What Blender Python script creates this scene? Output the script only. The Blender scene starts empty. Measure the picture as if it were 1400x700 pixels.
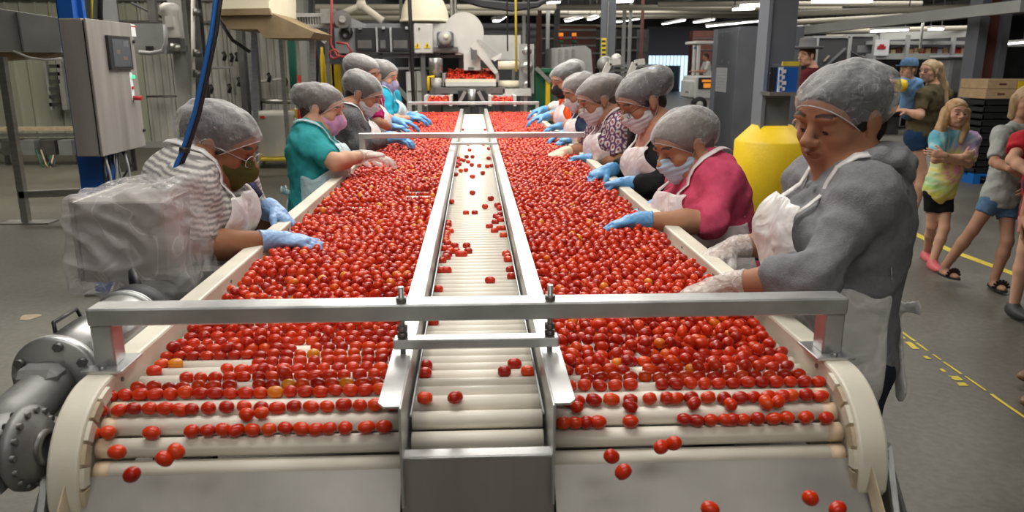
import bpy, bmesh, math, random
import numpy as np
from mathutils import Vector, Matrix

random.seed(7)
rng = np.random.default_rng(7)
SC = bpy.context.scene
COL = SC.collection

# ------------------------------------------------------------------ camera
FPX = 1050.0; CAM_Z = 1.62
PITCH = math.atan(264 / FPX); YAW = math.atan(53 / math.sqrt(FPX * FPX + 264 ** 2))
cam_d = bpy.data.cameras.new('camera'); cam = bpy.data.objects.new('camera', cam_d); COL.objects.link(cam)
cam_d.sensor_width = 36.0; cam_d.lens = 36.0 * FPX / 1400.0
cam_d.clip_start = 0.05; cam_d.clip_end = 300
cam.location = (0, 0, CAM_Z)
cam.rotation_euler = (math.pi / 2 - PITCH, 0, -YAW)
cam_d.dof.use_dof = True; cam_d.dof.focus_distance = 2.35; cam_d.dof.aperture_fstop = 6.3
SC.camera = cam

# ------------------------------------------------------------------ world, lights, exposure
SC.view_settings.view_transform = 'Standard'; SC.view_settings.look = 'None'
SC.view_settings.gamma = 1.0; SC.view_settings.exposure = 0.0
w = bpy.data.worlds.new('world'); SC.world = w; w.use_nodes = True
w.node_tree.nodes['Background'].inputs[0].default_value = (0.80, 0.86, 1.0, 1)
w.node_tree.nodes['Background'].inputs[1].default_value = 0.10

def area_light(name, loc, sx, sy, power, col=(1, .96, .9), rot=(0, 0, 0)):
    d = bpy.data.lights.new(name, 'AREA'); d.shape = 'RECTANGLE'; d.size = sx; d.size_y = sy
    d.energy = power; d.color = col
    o = bpy.data.objects.new(name, d); o.location = loc; o.rotation_euler = rot; COL.objects.link(o); return o
# fluorescent banks over the sorting line and the hall, plus one added fill
area_light('bank_or_fill_light', (-0.2, 6.6, 3.9), 2.6, 5.0, 290, (1, .955, .88))
area_light('bank_or_fill_light', (-0.3, 1.9, 3.9), 2.4, 1.2, 70, (1, .96, .9))
area_light('bank_or_fill_light', (0.0, -1.2, 3.9), 3.0, 1.0, 42, (1, .96, .9))  # added fill above the camera, brightens near faces and fronts
area_light('bank_or_fill_light', (1.6, 11.5, 3.9), 4.0, 3.0, 150, (1, .955, .88))
area_light('bank_or_fill_light', (5.2, 7.4, 3.9), 1.6, 3.0, 95, (1, .97, .92))
area_light('bank_or_fill_light', (-5.8, 10.5, 4.2), 4.0, 4.0, 290, (1, .93, .8))
area_light('bank_or_fill_light', (10.0, 18.0, 4.0), 8.0, 5.0, 330, (1, .97, .92))
area_light('bank_or_fill_light', (3.0, 26.0, 4.0), 8.0, 6.0, 330, (1, .97, .92))
area_light('bank_or_fill_light', (14.0, 36.0, 4.0), 10.0, 6.0, 300, (1, .98, .95))

# ------------------------------------------------------------------ pixel helpers (world positions at a chosen true depth)
_f = np.array([math.sin(YAW) * math.cos(PITCH), math.cos(YAW) * math.cos(PITCH), -math.sin(PITCH)])
_r = np.array([math.cos(YAW), -math.sin(YAW), 0.0]); _u = np.cross(_r, _f); _c = np.array([0, 0, CAM_Z])
def ray(px, py): return _f + _r * (px - 700) / FPX - _u * (py - 350) / FPX
def at(px, py, Y): d = ray(px, py); return _c + d * (Y / d[1])
def atz(px, py, Z): d = ray(px, py); return _c + d * ((Z - CAM_Z) / d[2])

# ------------------------------------------------------------------ materials
MATS = {}
def _mat(name):
    m = bpy.data.materials.new(name); m.use_nodes = True; MATS[name] = m
    nt = m.node_tree; return m, nt, nt.nodes['Principled BSDF']
def plain(name, col, rough=.5, metal=0.0, bump=0.0, bscale=60, var=0.0, vscale=3.0, spec=None, aniso=None, stretch=None, emit=None, trans=0.0, coat=0.0, sss=0.0):
    m, nt, b = _mat(name); N = nt.nodes; L = nt.links
    b.inputs['Base Color'].default_value = (*col, 1); b.inputs['Roughness'].default_value = rough; b.inputs['Metallic'].default_value = metal
    if spec is not None: b.inputs['Specular IOR Level'].default_value = spec
    if coat: b.inputs['Coat Weight'].default_value = coat; b.inputs['Coat Roughness'].default_value = .15
    if sss: b.inputs['Subsurface Weight'].default_value = sss; b.inputs['Subsurface Radius'].default_value = (.012, .005, .003); b.inputs['Subsurface Scale'].default_value = 1.0
    if emit: b.inputs['Emission Color'].default_value = (*emit[0], 1); b.inputs['Emission Strength'].default_value = emit[1]
    tc = N.new('ShaderNodeTexCoord'); mp = N.new('ShaderNodeMapping'); L.new(tc.outputs['Object'], mp.inputs[0])
    if stretch: mp.inputs['Scale'].default_value = stretch
    if var:
        n = N.new('ShaderNodeTexNoise'); n.inputs['Scale'].default_value = vscale; n.inputs['Detail'].default_value = 6; L.new(mp.outputs[0], n.inputs['Vector'])
        r = N.new('ShaderNodeMapRange'); r.inputs[1].default_value = .3; r.inputs[2].default_value = .7; r.inputs[3].default_value = 1 - var; r.inputs[4].default_value = 1 + var * .5
        L.new(n.outputs['Fac'], r.inputs[0])
        mx = N.new('ShaderNodeMix'); mx.data_type = 'RGBA'; mx.blend_type = 'MULTIPLY'; mx.inputs[0].default_value = 1; mx.inputs[6].default_value = (*col, 1)
        L.new(r.outputs[0], mx.inputs[7]); L.new(mx.outputs[2], b.inputs['Base Color'])
        rr = N.new('ShaderNodeMapRange'); rr.inputs[3].default_value = max(0, rough - .1); rr.inputs[4].default_value = min(1, rough + .15); L.new(n.outputs['Fac'], rr.inputs[0]); L.new(rr.outputs[0], b.inputs['Roughness'])
    if bump:
        n2 = N.new('ShaderNodeTexNoise'); n2.inputs['Scale'].default_value = bscale; n2.inputs['Detail'].default_value = 3; L.new(mp.outputs[0], n2.inputs['Vector'])
        bp = N.new('ShaderNodeBump'); bp.inputs['Strength'].default_value = bump; bp.inputs['Distance'].default_value = .01; L.new(n2.outputs['Fac'], bp.inputs['Height']); L.new(bp.outputs[0], b.inputs['Normal'])
    return m
def sheer(name, col, alpha, rough=.35, line=0.0, lscale=14, alpha_hi=.95, bump=.3, bscale=30, edge=.0):
    """thin plastic film or net: part transparent, with denser white creases"""
    m, nt, b = _mat(name); N = nt.nodes; L = nt.links
    b.inputs['Base Color'].default_value = (*col, 1); b.inputs['Roughness'].default_value = rough
    tr = N.new('ShaderNodeBsdfTransparent'); mx = N.new('ShaderNodeMixShader'); out = N['Material Output']
    L.new(tr.outputs[0], mx.inputs[1]); L.new(b.outputs[0], mx.inputs[2]); L.new(mx.outputs[0], out.inputs[0])
    tc = N.new('ShaderNodeTexCoord'); n = N.new('ShaderNodeTexNoise'); n.inputs['Scale'].default_value = lscale; n.inputs['Detail'].default_value = 2; n.inputs['Distortion'].default_value = 1.2
    L.new(tc.outputs['Object'], n.inputs['Vector'])
    ab = N.new('ShaderNodeMath'); ab.operation = 'SUBTRACT'; ab.inputs[1].default_value = .5; L.new(n.outputs['Fac'], ab.inputs[0])
    a2 = N.new('ShaderNodeMath'); a2.operation = 'ABSOLUTE'; L.new(ab.outputs[0], a2.inputs[0])
    mr = N.new('ShaderNodeMapRange'); mr.inputs[1].default_value = 0; mr.inputs[2].default_value = max(line, .001); mr.inputs[3].default_value = alpha_hi; mr.inputs[4].default_value = alpha
    L.new(a2.outputs[0], mr.inputs[0])
    lw = N.new('ShaderNodeLayerWeight'); lw.inputs[0].default_value = .35   # a film seen edge-on is thicker, so denser
    m5 = N.new('ShaderNodeMath'); m5.operation = 'MULTIPLY_ADD'; m5.use_clamp = True; m5.inputs[1].default_value = edge; L.new(lw.outputs['Facing'], m5.inputs[0]); L.new(mr.outputs[0], m5.inputs[2]); L.new(m5.outputs[0], mx.inputs[0])
    if not line: mr.inputs[3].default_value = alpha
    if bump:
        n2 = N.new('ShaderNodeTexNoise'); n2.inputs['Scale'].default_value = bscale; n2.inputs['Distortion'].default_value = .8; L.new(tc.outputs['Object'], n2.inputs['Vector'])
        bp = N.new('ShaderNodeBump'); bp.inputs['Strength'].default_value = bump; bp.inputs['Distance'].default_value = .02; L.new(n2.outputs['Fac'], bp.inputs['Height']); L.new(bp.outputs[0], b.inputs['Normal'])
    return m
def attr_mat(name, rough=.6, bump=0.0, bscale=200, sss=0.0, tint=None, spec=None):
    """base colour from the mesh's own colour attribute (printed or dyed pattern, lips, brows)"""
    m, nt, b = _mat(name); N = nt.nodes; L = nt.links
    a = N.new('ShaderNodeAttribute'); a.attribute_name = 'col'
    L.new(a.outputs['Color'], b.inputs['Base Color']); b.inputs['Roughness'].default_value = rough
    if spec is not None: b.inputs['Specular IOR Level'].default_value = spec
    if sss: b.inputs['Subsurface Weight'].default_value = sss; b.inputs['Subsurface Radius'].default_value = (.010, .004, .002); b.inputs['Subsurface Scale'].default_value = 1.0
    if bump:
        tc = N.new('ShaderNodeTexCoord'); n2 = N.new('ShaderNodeTexNoise'); n2.inputs['Scale'].default_value = bscale; L.new(tc.outputs['Object'], n2.inputs['Vector'])
        bp = N.new('ShaderNodeBump'); bp.inputs['Strength'].default_value = bump; bp.inputs['Distance'].default_value = .004; L.new(n2.outputs['Fac'], bp.inputs['Height']); L.new(bp.outputs[0], b.inputs['Normal'])
    return m
def cloth(name, col, bump=.25, bscale=260, rough=.85, var=.12, vscale=40):
    return plain(name, col, rough, 0, bump, bscale, var, vscale, spec=.2)

# ------------------------------------------------------------------ object helpers
def link(name, me, mat=None, parent=None, loc=(0, 0, 0)):
    o = bpy.data.objects.new(name, me); COL.objects.link(o)
    if mat is not None and me is not None: me.materials.append(mat)
    o.location = loc
    if parent is not None: o.parent = parent
    return o
def tag(o, label=None, cat=None, group=None, kind=None):
    if label: o['label'] = label
    if cat: o['category'] = cat
    if group: o['group'] = group
    if kind: o['kind'] = kind
    return o
def thing(name, label, cat, loc=(0, 0, 0), rz=0.0, group=None):
    o = bpy.data.objects.new(name, None); COL.objects.link(o); o.empty_display_size = .1
    o.location = tuple(float(v) for v in loc); o.rotation_euler = (0, 0, rz)
    return tag(o, label, cat, group)
def dup(root, loc, rz=None, label=None, group=None):
    r = root.copy(); COL.objects.link(r); r.location = loc
    if rz is not None: r.rotation_euler = (0, 0, rz)
    if label: r['label'] = label
    if group: r['group'] = group
    for ch in root.children:
        c = ch.copy(); COL.objects.link(c); c.parent = r
        for g in ch.children:
            d = g.copy(); COL.objects.link(d); d.parent = c
    return r

class MB:
    """collects boxes, tubes, prisms and lathes, then builds ONE mesh object"""
    def __init__(s): s.v = []; s.f = []; s.sm = []
    def add(s, v, f, smooth=False):
        n = len(s.v); s.v += [tuple(map(float, p)) for p in v]; s.f += [tuple(i + n for i in q) for q in f]; s.sm += [smooth] * len(f); return s
    def box(s, lo, hi, ch=0.0):
        (x0, y0, z0), (x1, y1, z1) = lo, hi
        if ch <= 0:
            v = [(x, y, z) for z in (z0, z1) for y in (y0, y1) for x in (x0, x1)]
            return s.add(v, [(0, 2, 3, 1), (4, 5, 7, 6), (0, 1, 5, 4), (2, 6, 7, 3), (0, 4, 6, 2), (1, 3, 7, 5)])
        bm = bmesh.new(); bmesh.ops.create_cube(bm, size=1)
        for q in bm.verts: q.co = Vector(((x0 + x1) / 2 + q.co.x * (x1 - x0), (y0 + y1) / 2 + q.co.y * (y1 - y0), (z0 + z1) / 2 + q.co.z * (z1 - z0)))
        bmesh.ops.bevel(bm, geom=bm.edges[:], offset=ch, segments=1, affect='EDGES'); return s.bm(bm)
    def bm(s, bm, smooth=False):
        bm.verts.index_update(); s.add([q.co[:] for q in bm.verts], [tuple(q.index for q in fc.verts) for fc in bm.faces], smooth); bm.free(); return s
    def beam(s, a, b, w_, h_, up=(0, 0, 1)):
        """box of section w x h running from a to b"""
        a = Vector(a); b = Vector(b); d = (b - a).normalized(); u = Vector(up)
        if abs(d.dot(u)) > .98: u = Vector((0, 1, 0))
        x = d.cross(u).normalized(); y = x.cross(d).normalized(); v = []
        for p in (a, b):
            for (i, j) in ((-1, -1), (1, -1), (1, 1), (-1, 1)): v.append(p + x * (i * w_ / 2) + y * (j * h_ / 2))
        return s.add(v, [(0, 1, 2, 3), (7, 6, 5, 4), (0, 4, 5, 1), (1, 5, 6, 2), (2, 6, 7, 3), (3, 7, 4, 0)])
    def tube(s, pts, r, n=10, cap=True):
        pts = [Vector(p) for p in pts]; rs = r if isinstance(r, (list, tuple)) else [r] * len(pts); v = []; f = []
        prev = None
        for i, p in enumerate(pts):
            d = (pts[min(i + 1, len(pts) - 1)] - pts[max(i - 1, 0)]).normalized()
            if prev is None: u = Vector((0, 0, 1)) if abs(d.z) < .95 else Vector((1, 0, 0))
            else: u = prev
            x = d.cross(u).normalized(); u = x.cross(d).normalized(); prev = u
            for k in range(n): a = 2 * math.pi * k / n; v.append(p + x * (math.cos(a) * rs[i]) + u * (math.sin(a) * rs[i]))
        for i in range(len(pts) - 1):
            for k in range(n): f.append((i * n + k, i * n + (k + 1) % n, (i + 1) * n + (k + 1) % n, (i + 1) * n + k))
        s.add(v, f, True)
        if cap: m = len(s.v) - len(v); s.f += [tuple(m + k for k in range(n))[::-1], tuple(m + (len(pts) - 1) * n + k for k in range(n))]; s.sm += [False, False]
        return s
    def cyl(s, a, b, r, n=16): return s.tube([a, b], r, n)
    def lathe(s, c, prof, n=24, axis=(0, 0, 1)):
        """prof: list of (radius, distance along axis)"""
        ax = Vector(axis).normalized(); u = Vector((1, 0, 0)) if abs(ax.x) < .9 else Vector((0, 1, 0)); x = ax.cross(u).normalized(); y = ax.cross(x); v = []; f = []
        c = Vector(c)
        for (r, h) in prof:
            for k in range(n): a = 2 * math.pi * k / n; v.append(c + ax * h + x * (math.cos(a) * r) + y * (math.sin(a) * r))
        for i in range(len(prof) - 1):
            for k in range(n): f.append((i * n + k, i * n + (k + 1) % n, (i + 1) * n + (k + 1) % n, (i + 1) * n + k))
        return s.add(v, f, True)
    def prism(s, poly, vec):
        """extrude a planar polygon (list of 3-D points) by vec"""
        n = len(poly); v = [tuple(p) for p in poly] + [tuple(Vector(p) + Vector(vec)) for p in poly]
        return s.add(v, [tuple(range(n))[::-1], tuple(range(n, 2 * n))] + [(i, (i + 1) % n, n + (i + 1) % n, n + i) for i in range(n)])
    def mesh(s, name):
        me = bpy.data.meshes.new(name); me.from_pydata(s.v, [], s.f)
        me.polygons.foreach_set('use_smooth', s.sm); me.validate(); me.update()
        bm = bmesh.new(); bm.from_mesh(me); bmesh.ops.recalc_face_normals(bm, faces=bm.faces); bm.to_mesh(me); bm.free(); return me
    def build(s, name, mat, parent=None, origin=None, loc=(0, 0, 0)):
        if origin is not None: s.v = [(p[0] - origin[0], p[1] - origin[1], p[2] - origin[2]) for p in s.v]
        return link(name, s.mesh(name), mat, parent, loc)
def part(mb, name, mat, root):
    """build in world coordinates, then hang under a thing (or a part of it) that sits elsewhere"""
    off = Vector((0, 0, 0)); r = root
    while r is not None: off += r.location; r = r.parent
    return mb.build(name, mat, root, origin=off)
def solid(mb, name, label, cat, mat, group=None, kind=None):
    """a thing that is one mesh; origin at its base centre"""
    a = np.array(mb.v); c = ((a[:, 0].min() + a[:, 0].max()) / 2, (a[:, 1].min() + a[:, 1].max()) / 2, a[:, 2].min())
    o = mb.build(name, mat, None, origin=c, loc=c); return tag(o, label, cat, group, kind)
# ------------------------------------------------------------------ smooth-surface modeller (implicit shapes -> one continuous mesh)
def V(*a): return np.array(a if len(a) > 1 else a[0], dtype=float)
def nrm(v): v = np.asarray(v, float); return v / (np.linalg.norm(v) + 1e-12)
def cone(a, b, ra, rb, k=.02, flat=None, cap=0): return dict(t='c', a=V(a), b=V(b), ra=ra, rb=rb, k=k, flat=flat, cap=cap)
def ell(c, M, r, k=.02, sub=False): return dict(t='e', c=V(c), M=np.asarray(M, float), r=V(r), k=k, sub=sub)
def pbox(p, m):
    if p['t'] == 'c': r = max(p['ra'], p['rb']) * (1.25 if p['flat'] else 1); return np.minimum(p['a'], p['b']) - r - m, np.maximum(p['a'], p['b']) + r + m
    e = np.sqrt(((p['M'] * p['r']) ** 2).sum(1)); return p['c'] - e - m, p['c'] + e + m
def pdist(p, X, Y, Z, infl=0.0):
    if p['t'] == 'c':
        ax, ay, az = X - p['a'][0], Y - p['a'][1], Z - p['a'][2]; d = p['b'] - p['a']; L2 = d @ d
        if p['flat']:
            (fx, fy, fz), fac = p['flat']; t_ = (ax * fx + ay * fy + az * fz)
            tb = d @ V(fx, fy, fz); g = (1 / fac - 1)
            hh = np.clip((ax * d[0] + ay * d[1] + az * d[2]) / L2, 0, 1); q = t_ - hh * tb
            rx, ry, rz = ax - hh * d[0] + fx * q * g, ay - hh * d[1] + fy * q * g, az - hh * d[2] + fz * q * g
        else:
            hh = np.clip((ax * d[0] + ay * d[1] + az * d[2]) / L2, 0, 1); rx, ry, rz = ax - hh * d[0], ay - hh * d[1], az - hh * d[2]
        D = np.sqrt(rx * rx + ry * ry + rz * rz) - (p['ra'] + (p['rb'] - p['ra']) * hh) - infl
        if p['cap']: L = math.sqrt(L2); D = np.maximum(D, ((ax * d[0] + ay * d[1] + az * d[2]) / L - L) * (1 if p['cap'] > 0 else 1))
        return D
    M = p['M']; r = p['r'] + infl; x, y, z = X - p['c'][0], Y - p['c'][1], Z - p['c'][2]
    u = (x * M[0, 0] + y * M[1, 0] + z * M[2, 0]); v = (x * M[0, 1] + y * M[1, 1] + z * M[2, 1]); w_ = (x * M[0, 2] + y * M[1, 2] + z * M[2, 2])
    k0 = np.sqrt((u / r[0]) ** 2 + (v / r[1]) ** 2 + (w_ / r[2]) ** 2); k1 = np.sqrt((u / r[0] ** 2) ** 2 + (v / r[1] ** 2) ** 2 + (w_ / r[2] ** 2) ** 2) + 1e-9
    return k0 * (k0 - 1) / k1
class Grid:
    def __init__(g, lo, hi, h, fine=None):
        """h coarse spacing; fine = list of (lo, hi, h) boxes whose span gets the finer spacing on every axis"""
        g.ax = []
        for i in range(3):
            xs = [lo[i]]; fz = [(a[i], b[i], hh) for a, b, hh in (fine or [])]
            while xs[-1] < hi[i]:
                x = xs[-1]; hh = h
                for a, b, q in fz:
                    if a <= x + q and x <= b: hh = min(hh, q)
                    elif x < a: hh = min(hh, max(q, (a - x)))
                xs.append(x + hh)
            g.ax.append(np.array(xs, np.float32))
        g.shape = tuple(len(a) for a in g.ax); g.D = np.full(g.shape, .2, np.float32)
    def sub(g, lo, hi):
        sl = []
        for i in range(3):
            a = int(np.searchsorted(g.ax[i], lo[i])); b = int(np.searchsorted(g.ax[i], hi[i])) + 1
            sl.append(slice(max(0, a - 1), min(len(g.ax[i]), b + 1)))
        return tuple(sl)
    def mg(g, sl): return np.meshgrid(*[g.ax[i][sl[i]] for i in range(3)], indexing='ij', sparse=True)
    def add(g, prims, infl=0.0, kscale=1.0):
        for p in prims:
            k = p['k'] * kscale; sl = g.sub(*pbox(p, max(k, .012) * 1.15 + max(infl, 0)))
            if any(s_.stop - s_.start < 2 for s_ in sl): continue
            X, Y, Z = g.mg(sl); d = pdist(p, X, Y, Z, infl).astype(np.float32); A = g.D[sl]
            if p.get('sub'):
                d = -d; h_ = np.clip(.5 - .5 * (A - d) / k, 0, 1); g.D[sl] = A + (d - A) * h_ + k * h_ * (1 - h_)
            else:
                h_ = np.clip(.5 + .5 * (A - d) / k, 0, 1); g.D[sl] = A + (d - A) * h_ - k * h_ * (1 - h_)
        return g
    def full(g): return g.mg(tuple(slice(0, n) for n in g.shape))
    def apply(g, fn):
        X, Y, Z = g.full(); g.D = fn(g.D, X, Y, Z).astype(np.float32); return g
    def mesh(g):
        D = g.D; D[0], D[-1] = .1, .1; D[:, 0] = .1; D[:, -1] = .1; D[:, :, 0] = .1; D[:, :, -1] = .1
        S = D < 0; n = S[:-1, :-1, :-1].astype(np.int8)
        for i in (0, 1):
            for j in (0, 1):
                for k in (0, 1):
                    if i or j or k: n = n + S[i:S.shape[0] - 1 + i, j:S.shape[1] - 1 + j, k:S.shape[2] - 1 + k]
        act = np.argwhere((n > 0) & (n < 8)); m = len(act)
        if m == 0: return np.zeros((0, 3)), np.zeros((0, 4), int)
        I, J, K = act.T; idx = np.full(n.shape, -1, np.int64); idx[I, J, K] = np.arange(m)
        P = np.zeros((m, 3)); cnt = np.zeros(m); off = [(i, j, k) for i in (0, 1) for j in (0, 1) for k in (0, 1)]
        c = {o: D[I + o[0], J + o[1], K + o[2]] for o in off}; ax = g.ax
        pos = {o: np.stack([ax[0][I + o[0]], ax[1][J + o[1]], ax[2][K + o[2]]], 1) for o in off}
        for o in off:
            for a in range(3):
                if o[a] == 0:
                    q = list(o); q[a] = 1; q = tuple(q); d0, d1 = c[o], c[q]; mk = (d0 < 0) != (d1 < 0)
                    t = np.where(mk, d0 / np.where(mk, d0 - d1, 1), 0)
                    P += np.where(mk[:, None], pos[o] + (pos[q] - pos[o]) * t[:, None], 0); cnt += mk
        P /= cnt[:, None]; F = []
        for a in range(3):
            sl0 = [slice(1, -1)] * 3; sl1 = [slice(1, -1)] * 3; sl0[a] = slice(0, -1); sl1[a] = slice(1, None)
            A, B = S[tuple(sl0)], S[tuple(sl1)]; e = np.argwhere(A != B)
            if len(e) == 0: continue
            fl = A[e[:, 0], e[:, 1], e[:, 2]]; e = e + 1; e[:, a] -= 1
            b, c_ = (a + 1) % 3, (a + 2) % 3; q = []
            for (db, dc) in ((-1, -1), (0, -1), (0, 0), (-1, 0)):
                x = e.copy(); x[:, b] += db; x[:, c_] += dc; q.append(idx[x[:, 0], x[:, 1], x[:, 2]])
            q = np.stack(q, 1); q[~fl] = q[~fl][:, ::-1]; F.append(q)
        F = np.concatenate(F); F = F[(F >= 0).all(1)]
        return P, F
def relax(P, F, it=1, lam=.5):
    n = len(P)
    E = np.concatenate([F[:, [0, 1]], F[:, [1, 2]], F[:, [2, 3]], F[:, [3, 0]]])
    for _ in range(it):
        S_ = np.zeros_like(P); c = np.bincount(E[:, 0], minlength=n).astype(float)
        for k in range(3): S_[:, k] = np.bincount(E[:, 0], weights=P[E[:, 1], k], minlength=n)
        P = np.where(c[:, None] > 0, P + lam * (S_ / np.maximum(c, 1)[:, None] - P), P)
    return P
def quads_obj(name, P, F, mat, parent, origin, col=None, keep=None, smooth=True):
    if keep is not None:
        F = F[keep[F].any(1)]; used = np.zeros(len(P), bool); used[F.ravel()] = True; mp = np.cumsum(used) - 1; F = mp[F]; P = P[used]
        if col is not None: col = col[used]
        E_ = np.sort(np.concatenate([F[:, [0, 1]], F[:, [1, 2]], F[:, [2, 3]], F[:, [3, 0]]]), 1); uq, ct = np.unique(E_, axis=0, return_counts=True); B = uq[ct == 1]; n_ = len(P)
        if len(B):
            B = np.concatenate([B, B[:, ::-1]])
            for _ in range(8):
                cc = np.bincount(B[:, 0], minlength=n_).astype(float); S_ = np.stack([np.bincount(B[:, 0], weights=P[B[:, 1], k], minlength=n_) for k in range(3)], 1)
                P = np.where(cc[:, None] > 1, P * .4 + .6 * S_ / np.maximum(cc, 1)[:, None], P)
    me = bpy.data.meshes.new(name); n = len(P); m = len(F); k = F.shape[1] if m else 4
    me.vertices.add(n); me.vertices.foreach_set('co', (P - V(origin)).astype(np.float32).ravel())
    me.loops.add(m * k); me.loops.foreach_set('vertex_index', F.astype(np.int32).ravel())
    me.polygons.add(m); me.polygons.foreach_set('loop_start', np.arange(0, m * k, k, dtype=np.int32))
    me.polygons.foreach_set('use_smooth', np.full(m, smooth)); me.update(calc_edges=True)
    if col is not None:
        a = me.color_attributes.new('col', 'FLOAT_COLOR', 'POINT'); c4 = np.ones((n, 4), np.float32); c4[:, :3] = col; a.data.foreach_set('color', c4.ravel())
    return link(name, me, mat, parent)
def wr(X, Y, Z, s, seed=0.0):
    """cheap cloth-fold field"""
    a = np.sin(X * s * 1.3 + 2.1 * np.sin(Z * s * .55 + seed) + 1.3 * np.sin(Y * s * .8 + seed * 2))
    b = np.sin(Z * s * 1.1 + 1.7 * np.sin(X * s * .6 + seed * 3) + Y * s * .5 + seed)
    c = np.sin(Y * s * 1.2 + 1.9 * np.sin(Z * s * .9 + seed * 1.7) - X * s * .4)
    return (a * b + .6 * c * a) / 1.3
# ------------------------------------------------------------------ people
def head_prims(M, C, s, nose=1.0, full=1.0):
    """M columns = right, forward, up; C = head centre at eye height between the ears"""
    def L(x, y, z): return C + M @ (V(x, y, z) * s)
    def E(x, y, z, a, b, c, k=.012, sub=False): return ell(L(x, y, z), M, V(a, b, c) * s, k * s, sub)
    P = [E(0, -.012, .030, .076, .095, .080, .03), E(0, .022, -.03, .062 * full, .066, .078, .03), E(0, .05, .032, .06, .04, .046, .02)]
    P += [E(0, .062, -.092, .026, .024, .02, .022), E(-.03, .03, -.082, .028 * full, .035, .024, .025), E(.03, .03, -.082, .028 * full, .035, .024, .025)]
    for sx in (-1, 1):
        P += [E(sx * .04, .058, -.022, .027 * full, .028, .024, .018), E(sx * .03, .084, .028, .026, .012, .009, .014)]
        P += [E(sx * .031, .097, .004, .019, .016, .013, .012, True)]
        P += [E(sx * .031, .0765, .004, .0155, .0145, .0135, .005)]
        P += [E(sx * .030, .060, -.055, .022, .026, .026, .02)]
        P += [E(sx * .079, -.006, -.004, .007, .020, .031, .006), E(sx * .084, -.012, -.002, .004, .017, .025, .004), E(sx * .079, .002, -.028, .006, .010, .012, .006)]
        P += [E(sx * .0135, .098, -.026, .0095, .011, .0085, .006)]
    P += [cone(L(0, .086, .016), L(0, .108 + .006 * nose, -.020), .0085 * s, .0125 * s, .010 * s), E(0, .110 + .003 * nose, -.021, .0125, .012, .0105, .008)]
    P += [E(0, .078, -.052, .032, .020, .022, .012)]
    P += [E(0, .0965, -.0485, .021, .0095, .0055, .005), E(0, .0950, -.0585, .018, .0095, .0062, .005), E(0, .1060, -.0535, .026, .010, .0013, .0025, True)]
    return P
def torso_prims(A, b=1.0, bust=True, s=1.0):
    pel, nk, side, fw, u = A['pelvis'], A['neck'], A['side'], A['fwd'], A['up']; M = np.stack([side, fw, u], 1); Lv = nk - pel
    P = [ell(pel, M, V(.165 * b, .125 * b, .13) * s, .06), ell(pel + .36 * Lv, M, V(.14 * b, .112 * b, .16) * s, .06),
         ell(pel + .30 * Lv + fw * .045 * b * s, M, V(.125 * b, .095 * b, .12) * s, .06), ell(pel + .70 * Lv - fw * .01, M, V(.15 * b, .112 * b, .17) * s, .05)]
    if bust:
        for q in (-1, 1): P.append(ell(pel + .64 * Lv + fw * .085 * b * s + side * q * .07 * b * s, M, V(.07, .065, .07) * b * s, .04))
    for sh in ('shA', 'shB'):
        P += [cone(nk + (pel - nk) * .02, A[sh], .05 * b * s, .055 * b * s, .04), cone(A[sh], pel + .68 * Lv + (A[sh] - nk) * .45, .055 * b * s, .07 * b * s, .04)]
    return P
def arm_prims(A, q, b=1.0, s=1.0, k=.02, to=2.0, r0=.052, r1=.040, r2=.026):
    sh, el, wr_ = A['sh' + q], A['el' + q], A['wr' + q]; P = []
    m = sh + (el - sh) * min(to, 1)
    P.append(cone(sh, m, r0 * b * s, (r0 + (r1 - r0) * min(to, 1)) * b * s, k, None, 1 if to < 1 else 0))
    if to > 1:
        t = to - 1; mid = el + (wr_ - el) * .35; e = el + (wr_ - el) * t; re = r1 * 1.02
        if t > .35: P += [cone(el, mid, r1 * b * s, re * b * s, k), cone(mid, e, re * b * s, (re + (r2 - re) * ((t - .35) / .65)) * b ** .5 * s, k, None, 1 if to < 2 else 0)]
        else: P.append(cone(el, e, r1 * b * s, re * b * s, k, None, 1))
    return P
def hand_prims(w_, d, n, side=1, curl=(.35, .45, .3), s=1.0, infl=0.0, spread=.06, k=.006, thumb=(.6, .7, .3)):
    d = nrm(d); n = nrm(n - d * (n @ d)); lat = np.cross(d, n) * side; M = np.stack([lat, d, n], 1)
    P = [cone(w_ - d * .02 * s, w_ + d * .03 * s, .026 * s + infl, .026 * s + infl, .012, None), ell(w_ + d * .055 * s, M, V(.041, .050, .0165) * s + infl, .010)]
    P.append(ell(w_ + d * .035 * s + lat * .02 * s + n * .006 * s, M, V(.02, .03, .015) * s + infl, .010))
    for i, (o, st, L) in enumerate(((.029, .086, .068), (.0098, .092, .078), (-.0098, .089, .072), (-.0285, .080, .056))):
        p = w_ + d * st * s + lat * o * s; a = 0.0; r = (.0088 if i < 3 else .0078) * s + infl
        dd = nrm(d + lat * (1.5 - i) * spread)
        p = p - dd * .02 * s
        for j, fr in enumerate((.62, .32, .26)):
            a += curl[j] * (1 + .12 * i * (j == 0)); v = dd * math.cos(a) + n * math.sin(a); q = p + v * L * (fr + (.25 if j == 0 else 0)) * s
            P.append(cone(p, q, r, r * .93, k * .7)); p = q; r *= .93
    t = w_ + d * .022 * s + lat * .026 * s + n * .004; v1 = nrm(d * thumb[0] + lat * thumb[1] + n * thumb[2]); v2 = nrm(v1 + d * .5 + n * .35 - lat * .25)
    P += [cone(t, t + v1 * .045 * s, .0135 * s + infl, .011 * s + infl, .010), cone(t + v1 * .045 * s, t + v1 * .045 * s + v2 * .034 * s, .011 * s + infl, .009 * s + infl, k)]
    return P
def bbox(prims, m=.03):
    lo = np.min([pbox(p, m)[0] for p in prims if not p.get('sub')], 0); hi = np.max([pbox(p, m)[1] for p in prims if not p.get('sub')], 0); return lo, hi
SKIN = {}
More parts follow.
